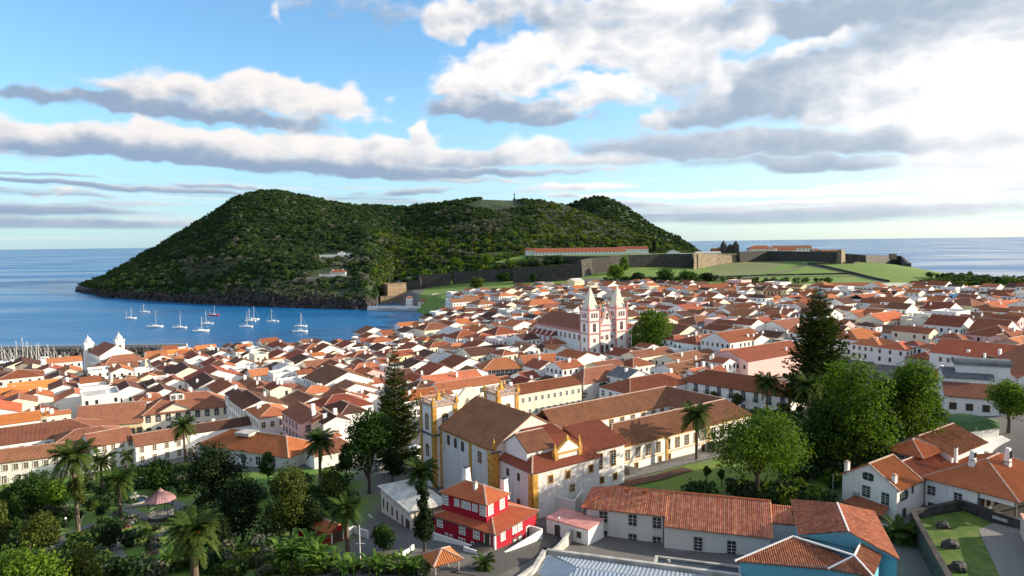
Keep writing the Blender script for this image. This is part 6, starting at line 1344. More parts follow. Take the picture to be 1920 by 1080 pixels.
# palms
def frond_mesh(L,lift,droop,seed,w=.55):
    rs=np.random.RandomState(seed); N=24; pts=[]
    for i in range(N+1):
        t=i/N; pts.append(Vector((L*t*(1-.12*t),0,lift*t-droop*t*t)))
    V=[];F_=[]
    for i in range(N):
        a,b_=pts[i],pts[i+1]; d=(b_-a).normalized(); wd=.035*(1-i/N)+.012
        n=len(V); V+=[a+Vector((0,wd,0)),a-Vector((0,wd,0)),b_-Vector((0,wd,0)),b_+Vector((0,wd,0))]; F_.append((n,n+1,n+2,n+3))
        if i<1: continue
        for sd in (-1,1):
            for k in (0,.5):
                t=(i+k)/N; o=a.lerp(b_,k); ll=w*L*.40*math.sin(math.pi*min(1,t*.9+.08))**.6*(1+.15*rs.randn())
                dr=(d*.75+Vector((0,sd*1.0,.12-.35*rs.rand()))).normalized(); tip=o+dr*ll-Vector((0,0,ll*.28*rs.rand())); mid=o.lerp(tip,.45)+Vector((0,0,.03)); q=d*.075*max(L/3,1)
                n=len(V); V+=[o,mid-q,tip,mid+q]; F_.append((n,n+1,n+2,n+3))
    me=arr_mesh('frond',np.array([tuple(v) for v in V]),np.array(F_),L_PALM); return me
FR={}
def palm(px,pyb,pyc,rpx,label,nf=42,tr=.32,dates=False,skirt=False,seed=0,base=None,cat='palm',name='palm_tree'):
    p=gp(px,pyb) if base is None else base; d=p[1]; Hc=(pyb-pyc)*d/FOC; Rr=rpx*d/FOC*1.12
    root=thing(name,label,cat,tuple(p),0,'palms of the gardens'); r=random.Random(seed)
    lean=r.uniform(-.03,.03)*Hc; b=MB()
    if Hc>.8:
        pts=[(lean*(t/8)**2,0,-.5+(Hc+.5)*t/8) for t in range(9)]; b.tube(pts,tr*1.15,tr*.85,M_PALMT,9)
        b.lathe(lean,0,[(Hc-1.1,tr*.9),(Hc-.5,tr*1.6),(Hc,tr*1.2),(Hc+.3,.05)],M_PALMT,9); place(b.mesh('trunk'),'trunk',root)
    for i in range(nf):
        f=i/nf; el=1.35-2.1*f**1.1; key=(round(Rr,0),int(f*6))
        if key not in FR:
            L=max(1.0,round(Rr,0)); e2=1.35-2.1*(key[1]/6)**1.1; FR[key]=frond_mesh(L*1.12,L*math.sin(e2)*1.1+L*.1,L*(.45+.35*math.cos(e2)),seed*7+key[1])
        s=Rr/max(1.0,round(Rr,0))*r.uniform(.9,1.08)*(1-.25*max(0,.25-f))
        o=place(FR[key],'frond',root,(lean,0,Hc+.1-.25*f),i*2.39996+r.uniform(-.2,.2),s); o.rotation_euler[0]=r.uniform(-.25,.25)
    if dates:
        m=material('date_cluster',(.55,.22,.03),noise=.3,nscale=3)
        for i in range(6):
            a=i*1.05+.3; V,Fq=leaf_cloud([(0,0,0)],[.55],160,.09,i); o=place(arr_mesh('date_cluster',V,Fq,m),'date_cluster',root,(lean+math.cos(a)*1.3,math.sin(a)*1.3,Hc-.2))
    return root
palm(147,1003,848,36,'tallest palm left of the bandstand, its crown in front of the white terrace',seed=1)
palm(191,932,862,27,'thin-crowned palm just right of the tallest palm, against the white terrace',nf=26,seed=2)
palm(227,978,896,28,'slim palm standing between tallest palm and bandstand',nf=36,seed=3)
palm(348,872,795,23,'palm rising before the right end of the arched mansion',seed=4)
palm(366,1095,990,44,'broad feather palm with orange fruit clusters at the bottom of the garden',nf=60,tr=.5,dates=True,seed=5)
palm(601,925,822,27,'dark palm beside the end of the orange-roofed hall',nf=48,seed=6)
palm(793,955,880,30,'dark full palm at the corner of the yellow-trimmed church',nf=52,seed=7)
palm(652,1042,948,30,'palm in the yard in front of the cream hall',nf=48,seed=8)
palm(28,988,942,17,'small leaning pale palm near the left edge',nf=22,tr=.15,seed=9)
palm(240,900,853,14,'tiny-crowned palm close to the white terrace, behind the slim palm',nf=20,tr=.18,seed=10)
palm(1306,862,775,29,'palm in front of the long convent wing',nf=50,seed=11)
palm(1438,782,716,24,'palm at the right end of the balconied palace',nf=44,seed=12)
palm(1517,800,720,26,'palm under the dark araucaria, half hidden by trees',nf=40,seed=13)
palm(1687,1012,998,34,'low dark fan of palm fronds between old tiled roofs and the lawn wall',nf=44,tr=.3,seed=14)
palm(907,1068,1056,22,'low sago-like palm in front of the red house drive',nf=30,tr=.2,seed=15)
palm(1148,895,885,9,'little palm on the convent terrace',nf=18,tr=.12,seed=16)
for i,(px_,yb,yc) in enumerate(((1073,600,572),(1088,598,572),(1124,600,568))): palm(px_,yb,yc,8,['slender palm left of the cathedral spires','slender palm touching the left cathedral spire','slender palm seen between the two cathedral spires'][i],nf=16,tr=.25,seed=20+i)
# araucarias
def branch_mesh(seed,hang=.0):
    rs=np.random.RandomState(seed); V=[];F_=[]
    def quad(a,b_,w,up=(0,0,1)):
        d=(b_-a); sd=d.cross(Vector(up)); sd=sd.normalized()*w if sd.length>1e-6 else Vector((w,0,0)); n=len(V); V.extend([a-sd*.6,a+sd*.6,b_+sd*.35,b_-sd*.35]); F_.append((n,n+1,n+2,n+3))
    N=12; cur=lambda t:Vector((t,0,-.10*math.sin(t*3.14)+.14*t*t*1.2-.02))
    for i in range(N): quad(cur(i/N),cur((i+1)/N),.02); quad(cur(i/N),cur((i+1)/N),.02,(0,1,0))
    for i in range(2,N+1):
        t=i/N
        for sd in (-1,1):
            l=.42*math.sin(math.pi*min(1,.12+t*.86))**.7*(1+.25*rs.randn()); 
            if rs.rand()<.1: continue
            a=cur(t); e=a+Vector((l*.55,sd*l*.85,.05+.06*rs.randn()-hang*l))
            for k in range(4):
                p0=a.lerp(e,k/4); p1=a.lerp(e,(k+1)/4)+Vector((0,0,.02*rs.randn())); quad(p0,p1,.055,(0,.2*rs.randn(),1)); quad(p0,p1,.05,(rs.randn(),1,.2))
    return arr_mesh('branch',np.array([tuple(v) for v in V]),np.array(F_),L_PINE)
BR=[branch_mesh(i,.12) for i in range(4)]
def araucaria(px,pyb,pyt,wpx,label,seed,gap=0.0,whorls=24,nb=7):
    p=gp(px,pyb); d=p[1]; Ht=(pyb-pyt)*d/FOC; Wd=wpx*d/FOC; r=random.Random(seed)
    root=thing('araucaria',label,'conifer',tuple(p)); b=MB(); b.tube([(0,0,-.5),(0,0,Ht*.5),(0,0,Ht)],Ht*.018,.04,M_BARK,8); place(b.mesh('trunk'),'trunk',root)
    for i in range(whorls):
        t=i/(whorls-1); z=Ht*(.10+.88*t); L=Wd/2*(1-t)**.72*r.uniform(.82,1.1)*(1 if t>.15 else .85)+.3
        for k in range(nb):
            if r.random()<gap: continue
            s=L*r.uniform(.72,1.15); o=place(BR[r.randrange(4)],'branch',root,(0,0,z+r.uniform(-.3,.3)*Ht/whorls),k*6.283/nb+i*.7+r.uniform(-.25,.25),(s,s*1.05,s*1.0)); o.rotation_euler[0]=r.uniform(-.2,.2); o.rotation_euler[1]=r.uniform(-.18,.10)-t*.35
    return root
araucaria(745,885,640,108,'tall dark green araucaria with tiered branches left of the yellow-trimmed church',3,whorls=26,nb=8)
araucaria(1533,775,527,150,'huge dark araucaria with tiered branches right of centre',4,whorls=28,nb=9,gap=.05)
# broadleaf trees
T=[(60,968,105,885,L_MID,'broad mid-green tree against the left end of the white terrace',.25,16),
(105,975,55,898,L_BRIGHT,'bright green tree top beside the broad tree on the left',.3,10),
(300,925,88,858,L_MID,'rounded green tree before the right wing of the white terrace',.25,14),
(405,950,122,832,L_DARK,'large very dark round tree left of the orange-roofed hall',.22,20),
(455,1015,105,885,L_DARK,'dark glossy magnolia mass in the middle of the garden',.15,18),
(545,1010,105,864,L_OLIVE,'sunlit olive-gold magnolia between dark tree and lodge',.12,20),
(627,945,62,868,L_OLIVE,'yellow-green small tree behind the yard palm',.2,12),
(692,925,112,757,L_MID,'tall dense green tree beside the left araucaria',.2,20),
(503,905,36,842,L_MID,'slim green tree at the wall of the orange-roofed hall',.2,8),
(78,1040,78,955,L_OLIVE,'olive-grey bushy tree at left, behind the foreground leaves',.15,14),
(158,1105,92,1012,L_OLIVE,'olive-green pointed tree at the bottom left',.1,14),
(205,1035,58,978,L_DARK,'low dark tree beside the curving garden path',.15,10),
(14,1010,60,900,L_MID,'tall mid-green tree cut by the left edge',.1,12),
(400,1040,80,960,L_DARK,'dark shrubby tree behind the fruiting palm',.1,12),
(590,1010,70,925,L_DARK,'dark tree behind the little red garage',.1,12),
(650,900,45,820,L_DARK,'dark narrow tree behind the lodge',.15,9),
(720,1035,62,985,L_MID,'rounded dense shrub-tree in the yard before the cream hall',.12,12),
(735,905,60,840,L_DARK,'dark low tree under the araucaria',.2,10),
(1222,672,78,574,L_BRIGHT,'round bright green tree beside the cathedral',.16,22),
(1192,668,26,605,L_OLIVE,'small yellow-green tree between cathedral and round tree',.2,8),
(1600,895,160,643,L_BRIGHT,'biggest bright green tree of the right-hand group',.06,34),
(1702,868,122,650,L_BRIGHT,'second bright green tree right behind the biggest one',.06,28),
(1742,850,66,715,L_BRIGHT,'lower bright tree at the right end of the big green group',.08,16),
(1655,880,110,690,L_MID,'deep green crown joining the two big bright trees',.08,18),
(1540,885,105,740,L_MID,'dark green tree under the left side of the big green group',.08,20),
(1418,935,192,765,L_BRIGHT,'wide spreading light green tree on the convent lawn',.34,26),
(1890,812,108,708,L_BRIGHT,'flat-crowned green tree by the right edge',.35,18),
(1560,905,60,855,L_DARK,'dark round shrub tree on the lawn under the big trees',.2,9),
(1655,905,80,835,L_MID,'green undergrowth tree below the second big tree',.05,12),
(1325,905,18,872,L_MID,'tiny round tree at the left of the convent lawn',.4,6),
(1353,912,18,878,L_MID,'tiny round tree next to the spreading tree trunk',.4,6),
(967,768,42,730,L_GREY,'grey-green round-headed tree behind the right church tower',.2,10),
(988,772,26,748,L_MID,'small tree beside the grey-green round-headed tree',.2,7),
(1072,752,56,722,L_GREY,'grey-green clipped street tree above the convent roof, larger of two',.25,12),
(1038,757,34,733,L_GREY,'thin grey-green street tree above the convent roof, left of two',.25,8),
(1134,748,28,717,L_DARK,'dark ball-shaped tree before the old town house',.3,8),
(1065,672,22,655,L_MID,'small green tree at the cathedral flank',.2,6),
(1483,598,26,577,L_DARK,'dark small tree left of the great dark araucaria',.1,7),
(1870,560,32,536,L_BRIGHT,'pale green tree among the far right houses',.1,8),
(1715,592,56,570,L_MID,'left umbrella pine of the flat-topped garden grove',.25,10),
(1752,592,62,568,L_MID,'middle umbrella pine of the flat-topped garden grove',.25,11),
(1790,602,62,574,L_MID,'right umbrella pine of the flat-topped garden grove',.2,11),
(1815,606,40,584,L_MID,'lowest pine at the right end of the garden grove',.15,8),
(1248,530,46,505,L_MID,'round meadow tree below the fortress wall, left of the pair',.12,9),
(1291,531,54,506,L_MID,'larger round meadow tree below the fortress wall',.12,10),
(1325,528,34,511,L_DARK,'flattened dark tree right of the round meadow trees',.1,7),
(1169,512,24,477,L_BRIGHT,'bright tree breaking the fortress wall line',.12,8),
(1155,524,42,494,L_BRIGHT,'bright green tree below the wall-breaking tree',.12,9),
(1195,527,40,512,L_DARK,'low dark trees left of the round meadow pair',.05,7),
(895,544,38,520,L_OLIVE,'yellow-green bush tree on the lawn under the rampart',.1,9),
(945,528,30,510,L_MID,'round tree on the green above the old houses',.1,7),
(1000,530,16,514,L_MID,'small tree by the lower rampart',.1,6),
(915,506,30,476,L_BRIGHT,'tall pale green tree at the foot of the woods',.15,8),
(855,504,26,482,L_BRIGHT,'bright tree at the foot of the woods, further left',.15,7),
(1227,478,12,446,L_DARK,'narrow dark conifer between barracks and fort houses',.1,6),
(1865,750,34,738,L_MID,'shrub behind the brown lean-to roof',.1,6)]
T+=[(40,1150,200,1030,L_BRIGHT,'bright young leaves filling the bottom left corner',.02,16),(115,1120,70,1048,L_OLIVE,'yellow-green bush right of the corner leaves',.02,10),(0,1040,50,925,L_OLIVE,'olive tree edge at far left above the corner leaves',.1,10),
(801,614,30,588,L_DARK,'dark tree at the corner of the bay, by the sea wall',.1,8),(875,590,22,574,L_DARK,'dark round tree among houses above the sea wall',.1,7),(908,738,20,722,L_MID,'little tree between houses left of the right church tower',.1,6),(1195,748,24,728,L_MID,'small tree against the long palace, left end',.2,6),(1340,760,22,728,L_OLIVE,'thin young tree before the palace balconies, left',.2,7),(1380,768,24,732,L_OLIVE,'thin young tree before the palace balconies, right',.2,7),(1590,606,20,590,L_MID,'small tree among orange roofs right of the dark araucaria',.1,6),(1450,760,30,722,L_MID,'green tree at the corner of the palace',.15,8),(430,765,16,752,L_DARK,'small dark yard tree near the arched mansion',.1,5),(185,752,14,742,L_DARK,'tiny dark yard tree in the left old town',.1,5),(828,770,22,752,L_MID,'small tree beside the left church tower',.1,6)]
rs_=random.Random(3)
for i,(px_,yb,wpx,yt,mt,lab,tf,nl) in enumerate(T):
    d=gp(px_,yb)[1]; lf=.22 if d<130 else (.27 if d<220 else (.5 if d<500 else 1.0))
    tree(px_,yb,wpx,yt,mt,lab,tf=tf,nl=nl,leaf=lf,seed=100+i)
# the big spruce-like slim eucalyptus with pale trunk
p=gp(149,1005); d=p[1]; root=thing('eucalyptus','slender tree with pale forked trunk and sparse olive crown above a red flower bed','tree',tuple(p)); s=d/FOC
b=MB(); b.tube([(0,0,0),(.1,0,26*s),(-.2,0,60*s),(-.1,0,95*s)],.16,.06,M_BARKL,6); b.tube([(.05,0,22*s),(10*s,0,40*s),(24*s,0,52*s)],.09,.04,M_BARKL,5); place(b.mesh('trunk'),'trunk',root)
place(crown_mesh('crown',[(0,0,85*s),(-6*s,0,98*s),(8*s,0,72*s),(2*s,0,108*s),(25*s,0,55*s),(33*s,0,62*s)],[(13*s,13*s,14*s),(10*s,10*s,10*s),(9*s,9*s,9*s),(9*s,9*s,9*s),(9*s,9*s,6*s),(7*s,7*s,6*s)],1500,.2,L_OLIVE,5),'crown',root)
# dark ragged cypress
p=gp(796,1035); s=p[1]/FOC; root=thing('cypress','ragged dark columnar cypress in front of the cream hall','tree',tuple(p)); b=MB(); b.tube([(0,0,-.3),(0,0,60*s),(0,0,120*s)],.25,.08,M_BARK,7); place(b.mesh('trunk'),'trunk',root)
place(crown_mesh('crown',[(0,0,42*s),(-3*s,0,60*s),(4*s,0,75*s),(-2*s,0,95*s),(2*s,0,112*s),(-5*s,0,128*s),(5*s,0,50*s)],[(19*s,18*s,18*s),(16*s,15*s,15*s),(13*s,12*s,12*s),(11*s,11*s,13*s),(9*s,9*s,12*s),(9*s,9*s,14*s),(14*s,14*s,14*s)],3800,.2,L_DARK,8),'crown',root)
# banana clumps
def bleaf(L,seed):
    rs=np.random.RandomState(seed); V=[];F_=[]; N=7
    for i in range(N+1):
        t=i/N; x_=L*t*(1-.18*t); z_=L*(1.25*t-.8*t*t); w=L*.095*math.sin(math.pi*min(1,.1+.9*t))**.6*(1 if t<.97 else .2)
        V+= [(x_,-w,z_-.12*w),(x_,0,z_+.12*w),(x_,w,z_-.12*w)]
    for i in range(N): a=3*i; F_+= [(a,a+1,a+4,a+3),(a+1,a+2,a+5,a+4)]
    return arr_mesh('leaf',np.array(V),np.array(F_),L_BANANA)
BL=[bleaf(2.8,i) for i in range(3)]
def banana(px,pyb,label,n=5,sc=1.0,seed=0):
    p=gp(px,pyb); root=thing('banana_plant',label,'banana plant',tuple(p),0,'banana plants at the garden edge'); r=random.Random(seed)
    for k in range(n):
        ox,oy=r.uniform(-1.6,1.6)*sc,r.uniform(-1,1)*sc; hh=r.uniform(1.0,2.3)*sc; b=MB(); b.tube([(ox,oy,-.3),(ox,oy,hh)],.13,.08,L_BANANA,6); place(b.mesh('stem'),'stem',root)
        for j in range(8):
            o=place(BL[j%3],'leaf',root,(ox,oy,hh-.1),j*2.4+r.random(),sc*r.uniform(.75,1.15)); o.rotation_euler[1]=r.uniform(-.5,.35)
for i,(px_,yb,n,sc,lab) in enumerate(((570,1062,8,1.25,'large banana clump beside the red garage'),(540,1070,5,1.1,'banana clump left of the large one'),(605,1072,5,1.0,'banana clump right of the large one'),(318,1072,3,.9,'banana plants just left of the fruiting palm'),(760,1078,4,.8,'banana plants near the orange pavilion'),(700,1082,4,.8,'banana plants below the flagpole'),(650,1080,4,.8,'banana plants left of the flagpole foot'))): banana(px_,yb,lab,n,sc,i)
# understorey shrubs of the gardens (one mass), instanced
def polyworld(pl): return np.array([gp(*p)[:2] for p in pl])
def shrubs(name,label,polys,n,s0,s1,kinds,avoid,seed):
    r=np.random.RandomState(seed); pts=[];sc=[];kk=[]
    for pl in polys:
        W_=polyworld(pl) if not isinstance(pl,np.ndarray) else pl; x0,y0=W_.min(0); x1,y1=W_.max(0); X=x0+(x1-x0)*r.rand(n*3); Y=y0+(y1-y0)*r.rand(n*3); ok=seg_sdf(X,Y,W_)<0; m=fbm(X/9,Y/9,3,seed)
        ok&=m>-.12
        X,Y=X[ok][:n],Y[ok][:n]
        for x_,y_ in zip(X,Y):
            if any(f.inside(x_,y_) for f in FP[:NG]): continue
            if any(dseg(x_,y_,a_)<2.0 for a_ in avoid): continue
            s=r.uniform(s0,s1); pts.append((x_,y_,G(x_,y_)+s*.1)); sc.append(s); kk.append(kinds[r.randint(len(kinds))]*2+r.randint(2))
    scatter(name,pts,sc,kk,label,'shrubs')
def dseg(x,y,line):
    best=1e9
    for (ax,ay),(bx,by) in zip(line[:-1],line[1:]):
        vx,vy=bx-ax,by-ay; t=max(0,min(1,((x-ax)*vx+(y-ay)*vy)/(vx*vx+vy*vy+1e-9))); best=min(best,math.hypot(x-ax-t*vx,y-ay-t*vy))
    return best
def smooth(pts,it=2):
    for _ in range(it):
        o=[pts[0]]
        for a,c in zip(pts[:-1],pts[1:]): o+= [(.75*a[0]+.25*c[0],.75*a[1]+.25*c[1]),(.25*a[0]+.75*c[0],.25*a[1]+.75*c[1])]
        pts=o+[pts[-1]]
    return pts
PATHS=[[(318,1062),(270,1060),(235,1052),(214,1036),(212,1020),(226,1006),(253,997),(272,986),(300,978)],[(385,925),(372,942),(345,962),(300,978),(262,968),(235,952),(200,975),(165,988),(130,1002),(104,1022),(94,1046)],[(345,962),(332,940),(290,945),(235,952)],[(330,992),(300,1002),(286,1015),(292,1032),(312,1042)],[(470,985),(445,992),(430,1008),(400,1022)]]
PW=[[tuple(gp(*p)[:2]) for p in smooth(pl)] for pl in PATHS]
def ribbon(name,line,w,mat,dz=.12,label=None):
    V=[];F_=[]; L=[Vector((*p,0)) for p in line]
    pts=[L[0]]
    for a,c in zip(L[:-1],L[1:]):
        k=max(1,int((c-a).length/2.5)); pts+= [a.lerp(c,(i+1)/k) for i in range(k)]
    for i,p in enumerate(pts):
        d=(pts[min(i+1,len(pts)-1)]-pts[max(i-1,0)]).normalized(); n=Vector((-d.y,d.x,0))*w/2
        V+=[tuple((p+n).xy)+(G(*(p+n).xy)+dz,),tuple((p-n).xy)+(G(*(p-n).xy)+dz,)]
    F_=[(2*i,2*i+1,2*i+3,2*i+2) for i in range(len(pts)-1)]
    o=place(arr_mesh(name,np.array(V),np.array(F_),mat),name); o['kind']='structure'; return o
M_PATH=material('garden_path',(.20,.185,.165),noise=.35,nscale=1.2,det=6)
ribbon('planting_bed',[tuple(gp(*p)[:2]) for p in ((1150,912),(1200,903),(1235,896),(1290,880))],3.2,material('red_soil',(.13,.06,.04),noise=.5,nscale=1.5,det=8),.16)
for i,l_ in enumerate(PW):
    ribbon('garden_path',l_,2.1 if i!=3 else 1.5,M_PATH,.14+.006*i)
GARDEN=[(-20,935),(20,925),(350,878),(385,905),(480,915),(560,900),(660,905),(650,970),(520,1000),(520,1079),(-20,1079)]
LB=[[(410,1040),(530,1030),(560,1079),(400,1079)],[(600,1055),(780,1060),(800,1079),(560,1079)]]
shrubs('garden_shrubbery','dense dark shrub beds between the paths of the public garden',[GARDEN],420,.9,2.1,[0,0,1,1,3],PW+[[tuple(gp(303,970)[:2]),tuple(gp(303,960)[:2])]],3)
shrubs('border_plants','rough cactus and shrub cover along the bottom of the garden',LB,260,.5,1.2,[1,2,4,3],[],4)
shrubs('convent_shrubbery','shrub borders round the convent lawn and under the big trees',[[(1450,870),(1560,800),(1740,830),(1690,850),(1590,870),(1570,930),(1480,935)],[(1300,925),(1560,935),(1560,955),(1300,940)],[(1330,800),(1500,770),(1520,860),(1420,860)]],150,.9,2.4,[0,0,1,4],[],5)
# far tree belts
def belt(name,label,line,n,s0,s1,kinds,spread,seed):
    r=np.random.RandomState(seed); pts=[];sc=[];kk=[]; L=[gp(*p) for p in line]
    for i in range(n):
        t=r.rand()*(len(L)-1); a=int(t); p=L[a]*(1-(t-a))+L[a+1]*(t-a); x_,y_=p[0]+r.randn()*spread,p[1]+r.randn()*spread; s=r.uniform(s0,s1); pts.append((x_,y_,G(x_,y_)+s*.3)); sc.append(s); kk.append(kinds[r.randint(len(kinds))]*2+r.randint(2))
    scatter(name,pts,sc,kk,label,'tree belt')
belt('tree_belt','dark belt of trees behind the far right houses',[(1745,540),(1800,533),(1860,531),(1925,534)],150,2.5,5.5,[0,1,2],12,1)
belt('tree_belt','line of dark bushes on the coast at far right',[(1755,522),(1820,524),(1880,524),(1930,522)],90,2,4.5,[0,1,1],8,2)
belt('tree_belt','hedge of low trees between meadow and town',[(1140,526),(1220,528),(1330,526),(1430,531),(1560,530)],110,2,4,[0,1,1],7,3)
belt('tree_belt','shrubs and pale trees below the long barracks',[(975,500),(1010,497),(1060,492)],70,3.5,7,[0,3,1],10,4)
belt('tree_belt','woodland edge above the lower rampart',[(770,530),(830,520),(900,510),(960,505)],150,4,8,[0,1,4],16,5)
# ---------------------------------------------------------------- fortress and meadow
def rampart(label,pts,mat=None,th=7,batter=1.6,name='rampart'):
    b=MB(); rings=[]; W_=[]
    for (px_,pb,pt_) in pts:
        g_=gp(px_,pb,d0=300); d=g_[1]; top=PD(px_,pt_,d); W_.append((Vector(g_),top[2]))
    for i,(g_,zt) in enumerate(W_):
        d=Vector((0,0,0))
        if i: d+=(g_-W_[i-1][0]).normalized()
        if i<len(W_)-1: d+=(W_[i+1][0]-g_).normalized()
        d.z=0; d.normalize(); n=Vector((-d.y,d.x,0))
        z0=g_.z-3; rings.append([g_+Vector((0,0,-3)),g_+n*batter+Vector((0,0,zt-g_.z)),g_+n*th+Vector((0,0,zt-g_.z)),g_+n*th+Vector((0,0,-3))])
    b.ring([[tuple(p) for p in r] for r in rings],mat or M_STONE); o=b.obj(name); tag(o,label,'fort wall')
    c_=MB(); c_.ring([[tuple(r[1]-Vector((0,0,-.02))),tuple(r[1].lerp(r[2],.14)+Vector((0,0,.02))),tuple(r[1].lerp(r[2],.14)+Vector((0,0,1.1))),tuple(r[1]+Vector((0,0,1.1)))] for r in rings],mat or M_STONE); place(c_.mesh('parapet'),'parapet',o)
    return o
M_GOLD=material('sunlit_masonry',(.42,.30,.17),nscale=.3,col2=(.26,.19,.12),bump=.5,bscale=.8); _g=P(727,556,8); gb=Bld('bastion','golden sunlit corner bastion above the bay pier','fort wall',(_g[0],_g[1],4),A0-.15)  # sunlight on the bastion is put into this brighter, warmer stone colour
b=MB(); b.ring([[(-1,-1.5,-6),(27,-1.5,-6),(27,26,-6),(-1,26,-6)],[(.6,.6,20),(25.5,.6,20),(25.5,26,20),(.6,26,20)]],M_GOLD); gb.obj(b,'wall'); b=MB(); b.box(.4,25.7,.4,1.2,20.01,21.4,M_STONE2); gb.obj(b,'parapet')
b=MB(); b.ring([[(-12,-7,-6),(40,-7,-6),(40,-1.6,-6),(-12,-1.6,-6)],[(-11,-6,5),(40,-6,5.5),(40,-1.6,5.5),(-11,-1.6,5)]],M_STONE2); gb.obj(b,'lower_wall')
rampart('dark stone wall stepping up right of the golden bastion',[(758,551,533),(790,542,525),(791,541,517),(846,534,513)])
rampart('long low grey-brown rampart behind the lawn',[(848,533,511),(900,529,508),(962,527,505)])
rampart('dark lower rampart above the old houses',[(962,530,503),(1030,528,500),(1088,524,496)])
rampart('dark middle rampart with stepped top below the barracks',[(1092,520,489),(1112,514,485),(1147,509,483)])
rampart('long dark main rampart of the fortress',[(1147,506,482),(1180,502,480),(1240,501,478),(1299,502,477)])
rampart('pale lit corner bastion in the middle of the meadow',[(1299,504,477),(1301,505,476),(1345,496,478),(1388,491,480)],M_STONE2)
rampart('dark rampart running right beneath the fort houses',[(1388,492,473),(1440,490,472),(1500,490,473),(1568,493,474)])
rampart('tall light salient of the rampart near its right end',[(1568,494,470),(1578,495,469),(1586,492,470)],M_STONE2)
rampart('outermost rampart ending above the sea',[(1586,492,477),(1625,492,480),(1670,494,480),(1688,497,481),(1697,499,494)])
_fp=[(140,916),(165,932),(206,941),(246,941),(290,970),(330,1001),(378,1014),(408,972),(431,916),(442,918),(460,1010),(440,1100),(150,1110),(20,1095),(25,1010),(90,960)]
slab('fort_terrace',_fp,20,55.3,material('fort_grass',(.09,.16,.02),noise=.4,nscale=.1),side=M_STONE)
gh=Bld('guard_house','small square guard house on the outermost rampart','guard house',tuple(PD(1672,482,gp(1675,496,d0=300)[1]+3)),.1); gh.block(0,7,0,6,-3,4.2,M_STONE2)
def fbld(name,label,cat,px0,px1,pyw,pye,d,depth,wm,rk,kind,rise,nw,face_rz=0.0,ww=1.2,wh=1.6,style='Nn'):
    a_=PD(px0,pye,d); L=(px1-px0)*d/FOC; B=Bld(name,label,cat,(a_[0],a_[1],a_[2]-(pyw-pye)*d/FOC),face_rz); h=(pyw-pye)*d/FOC
    B.house(0,L,0,depth,-5,h,wm,kind,rise,ROOF[rk],corr=False)
    if nw: B.win('s',0,[L*(i+.5)/nw for i in range(nw)],h*.42,ww,min(wh,h*.45),style,M_GREY,1)
    return B,L
fbld('barracks','very long red-roofed white barracks at the foot of the wooded hill','barracks',1003,1174,479,473,1060,16,WALL['w'],'r','gx',6,26,0.02,1.4,2.0)
fbld('barracks_wing','white barracks wing with red roof, right of the long barracks','barracks',1160,1216,474,467,1110,16,WALL['w'],'r','gx',4,9,0.02,1.4,2)
fbld('fort_house','low white house at the left end of the long barracks','house',985,1003,478,470,1075,12,WALL['w'],'r','gx',3,4)
fbld('fort_shed','long low white shed between barracks and rampart','shed',1183,1222,480,477,1030,8,WALL['w'],'w','f',0.1,0)
fbld('fort_house','white gabled house right of the narrow conifer','house',1253,1275,479,473,1010,12,WALL['w'],'w','gy',3,3)
fbld('fort_shed','long low white wall-like building beside the flagpole','shed',1278,1300,480,475,1015,8,WALL['w'],'w','f',0.1,0)
fbld('fort_shed','low pale building left of the domed fort church','shed',1305,1352,478,474,1000,10,WALL['w'],'w','gx',1.5,0)
fbld('fort_residence','long white fort residence with brown roof on the skyline','house',1450,1523,473,466,1052,14,WALL['w'],'n','gx',4,11,0,1.6,2.2)
fbld('fort_house','lower red-roofed house in front of the fort residence','house',1458,1493,473,469,1035,9,WALL['w'],'r','gx',3,6)
fbld('fort_house','white-gabled red-roofed house at the left of the fort residence','house',1406,1450,473,467,1040,16,WALL['w'],'r','h',5,6)
fbld('fort_house','small brown-roofed house right of the fort residence','house',1524,1541,474,470,1020,12,WALL['k'],'r','h',3,0)
fbld('fort_magazine','flat brown building behind the rampart near its light salient','building',1541,1576,474,471,1012,12,WALL['k'],'r','gx',2,0)
# domed fort church
a_=PD(1352,474,1022); fc=Bld('fort_church','dark stone fort church with two domed towers on the horizon','church',tuple(a_),0.0)
fc.block(4,26,2,30,-12,8,M_STONE); fc.roof('gx',-12,6,2,16,1,6,ROOF['n'],corr=False,name='side_roof')
for x0 in (1,19.5):
    b=MB(); b.box(x0,x0+7.5,0,7.5,-12,11.5,M_STONE); fc.obj(b,'tower'); b=MB(); b.lathe(x0+3.75,3.75,[(11.5,4.2),(12.5,4.0),(14.5,3.3),(16.2,2.0),(17,.6),(18.2,.5),(19.4,.1)],M_STONE,12); fc.obj(b,'dome'); fc.win('s',0,[x0+3.75],6,2.2,3.6,'a',WALL['k'],1)
b=MB(); b.ring([[(9,-.3,8),(19,-.3,8),(19,2,8),(9,2,8)],[(12.5,-.3,12.5),(15.5,-.3,12.5),(15.5,2,12.5),(12.5,2,12.5)]],M_STONE); fc.obj(b,'gable')
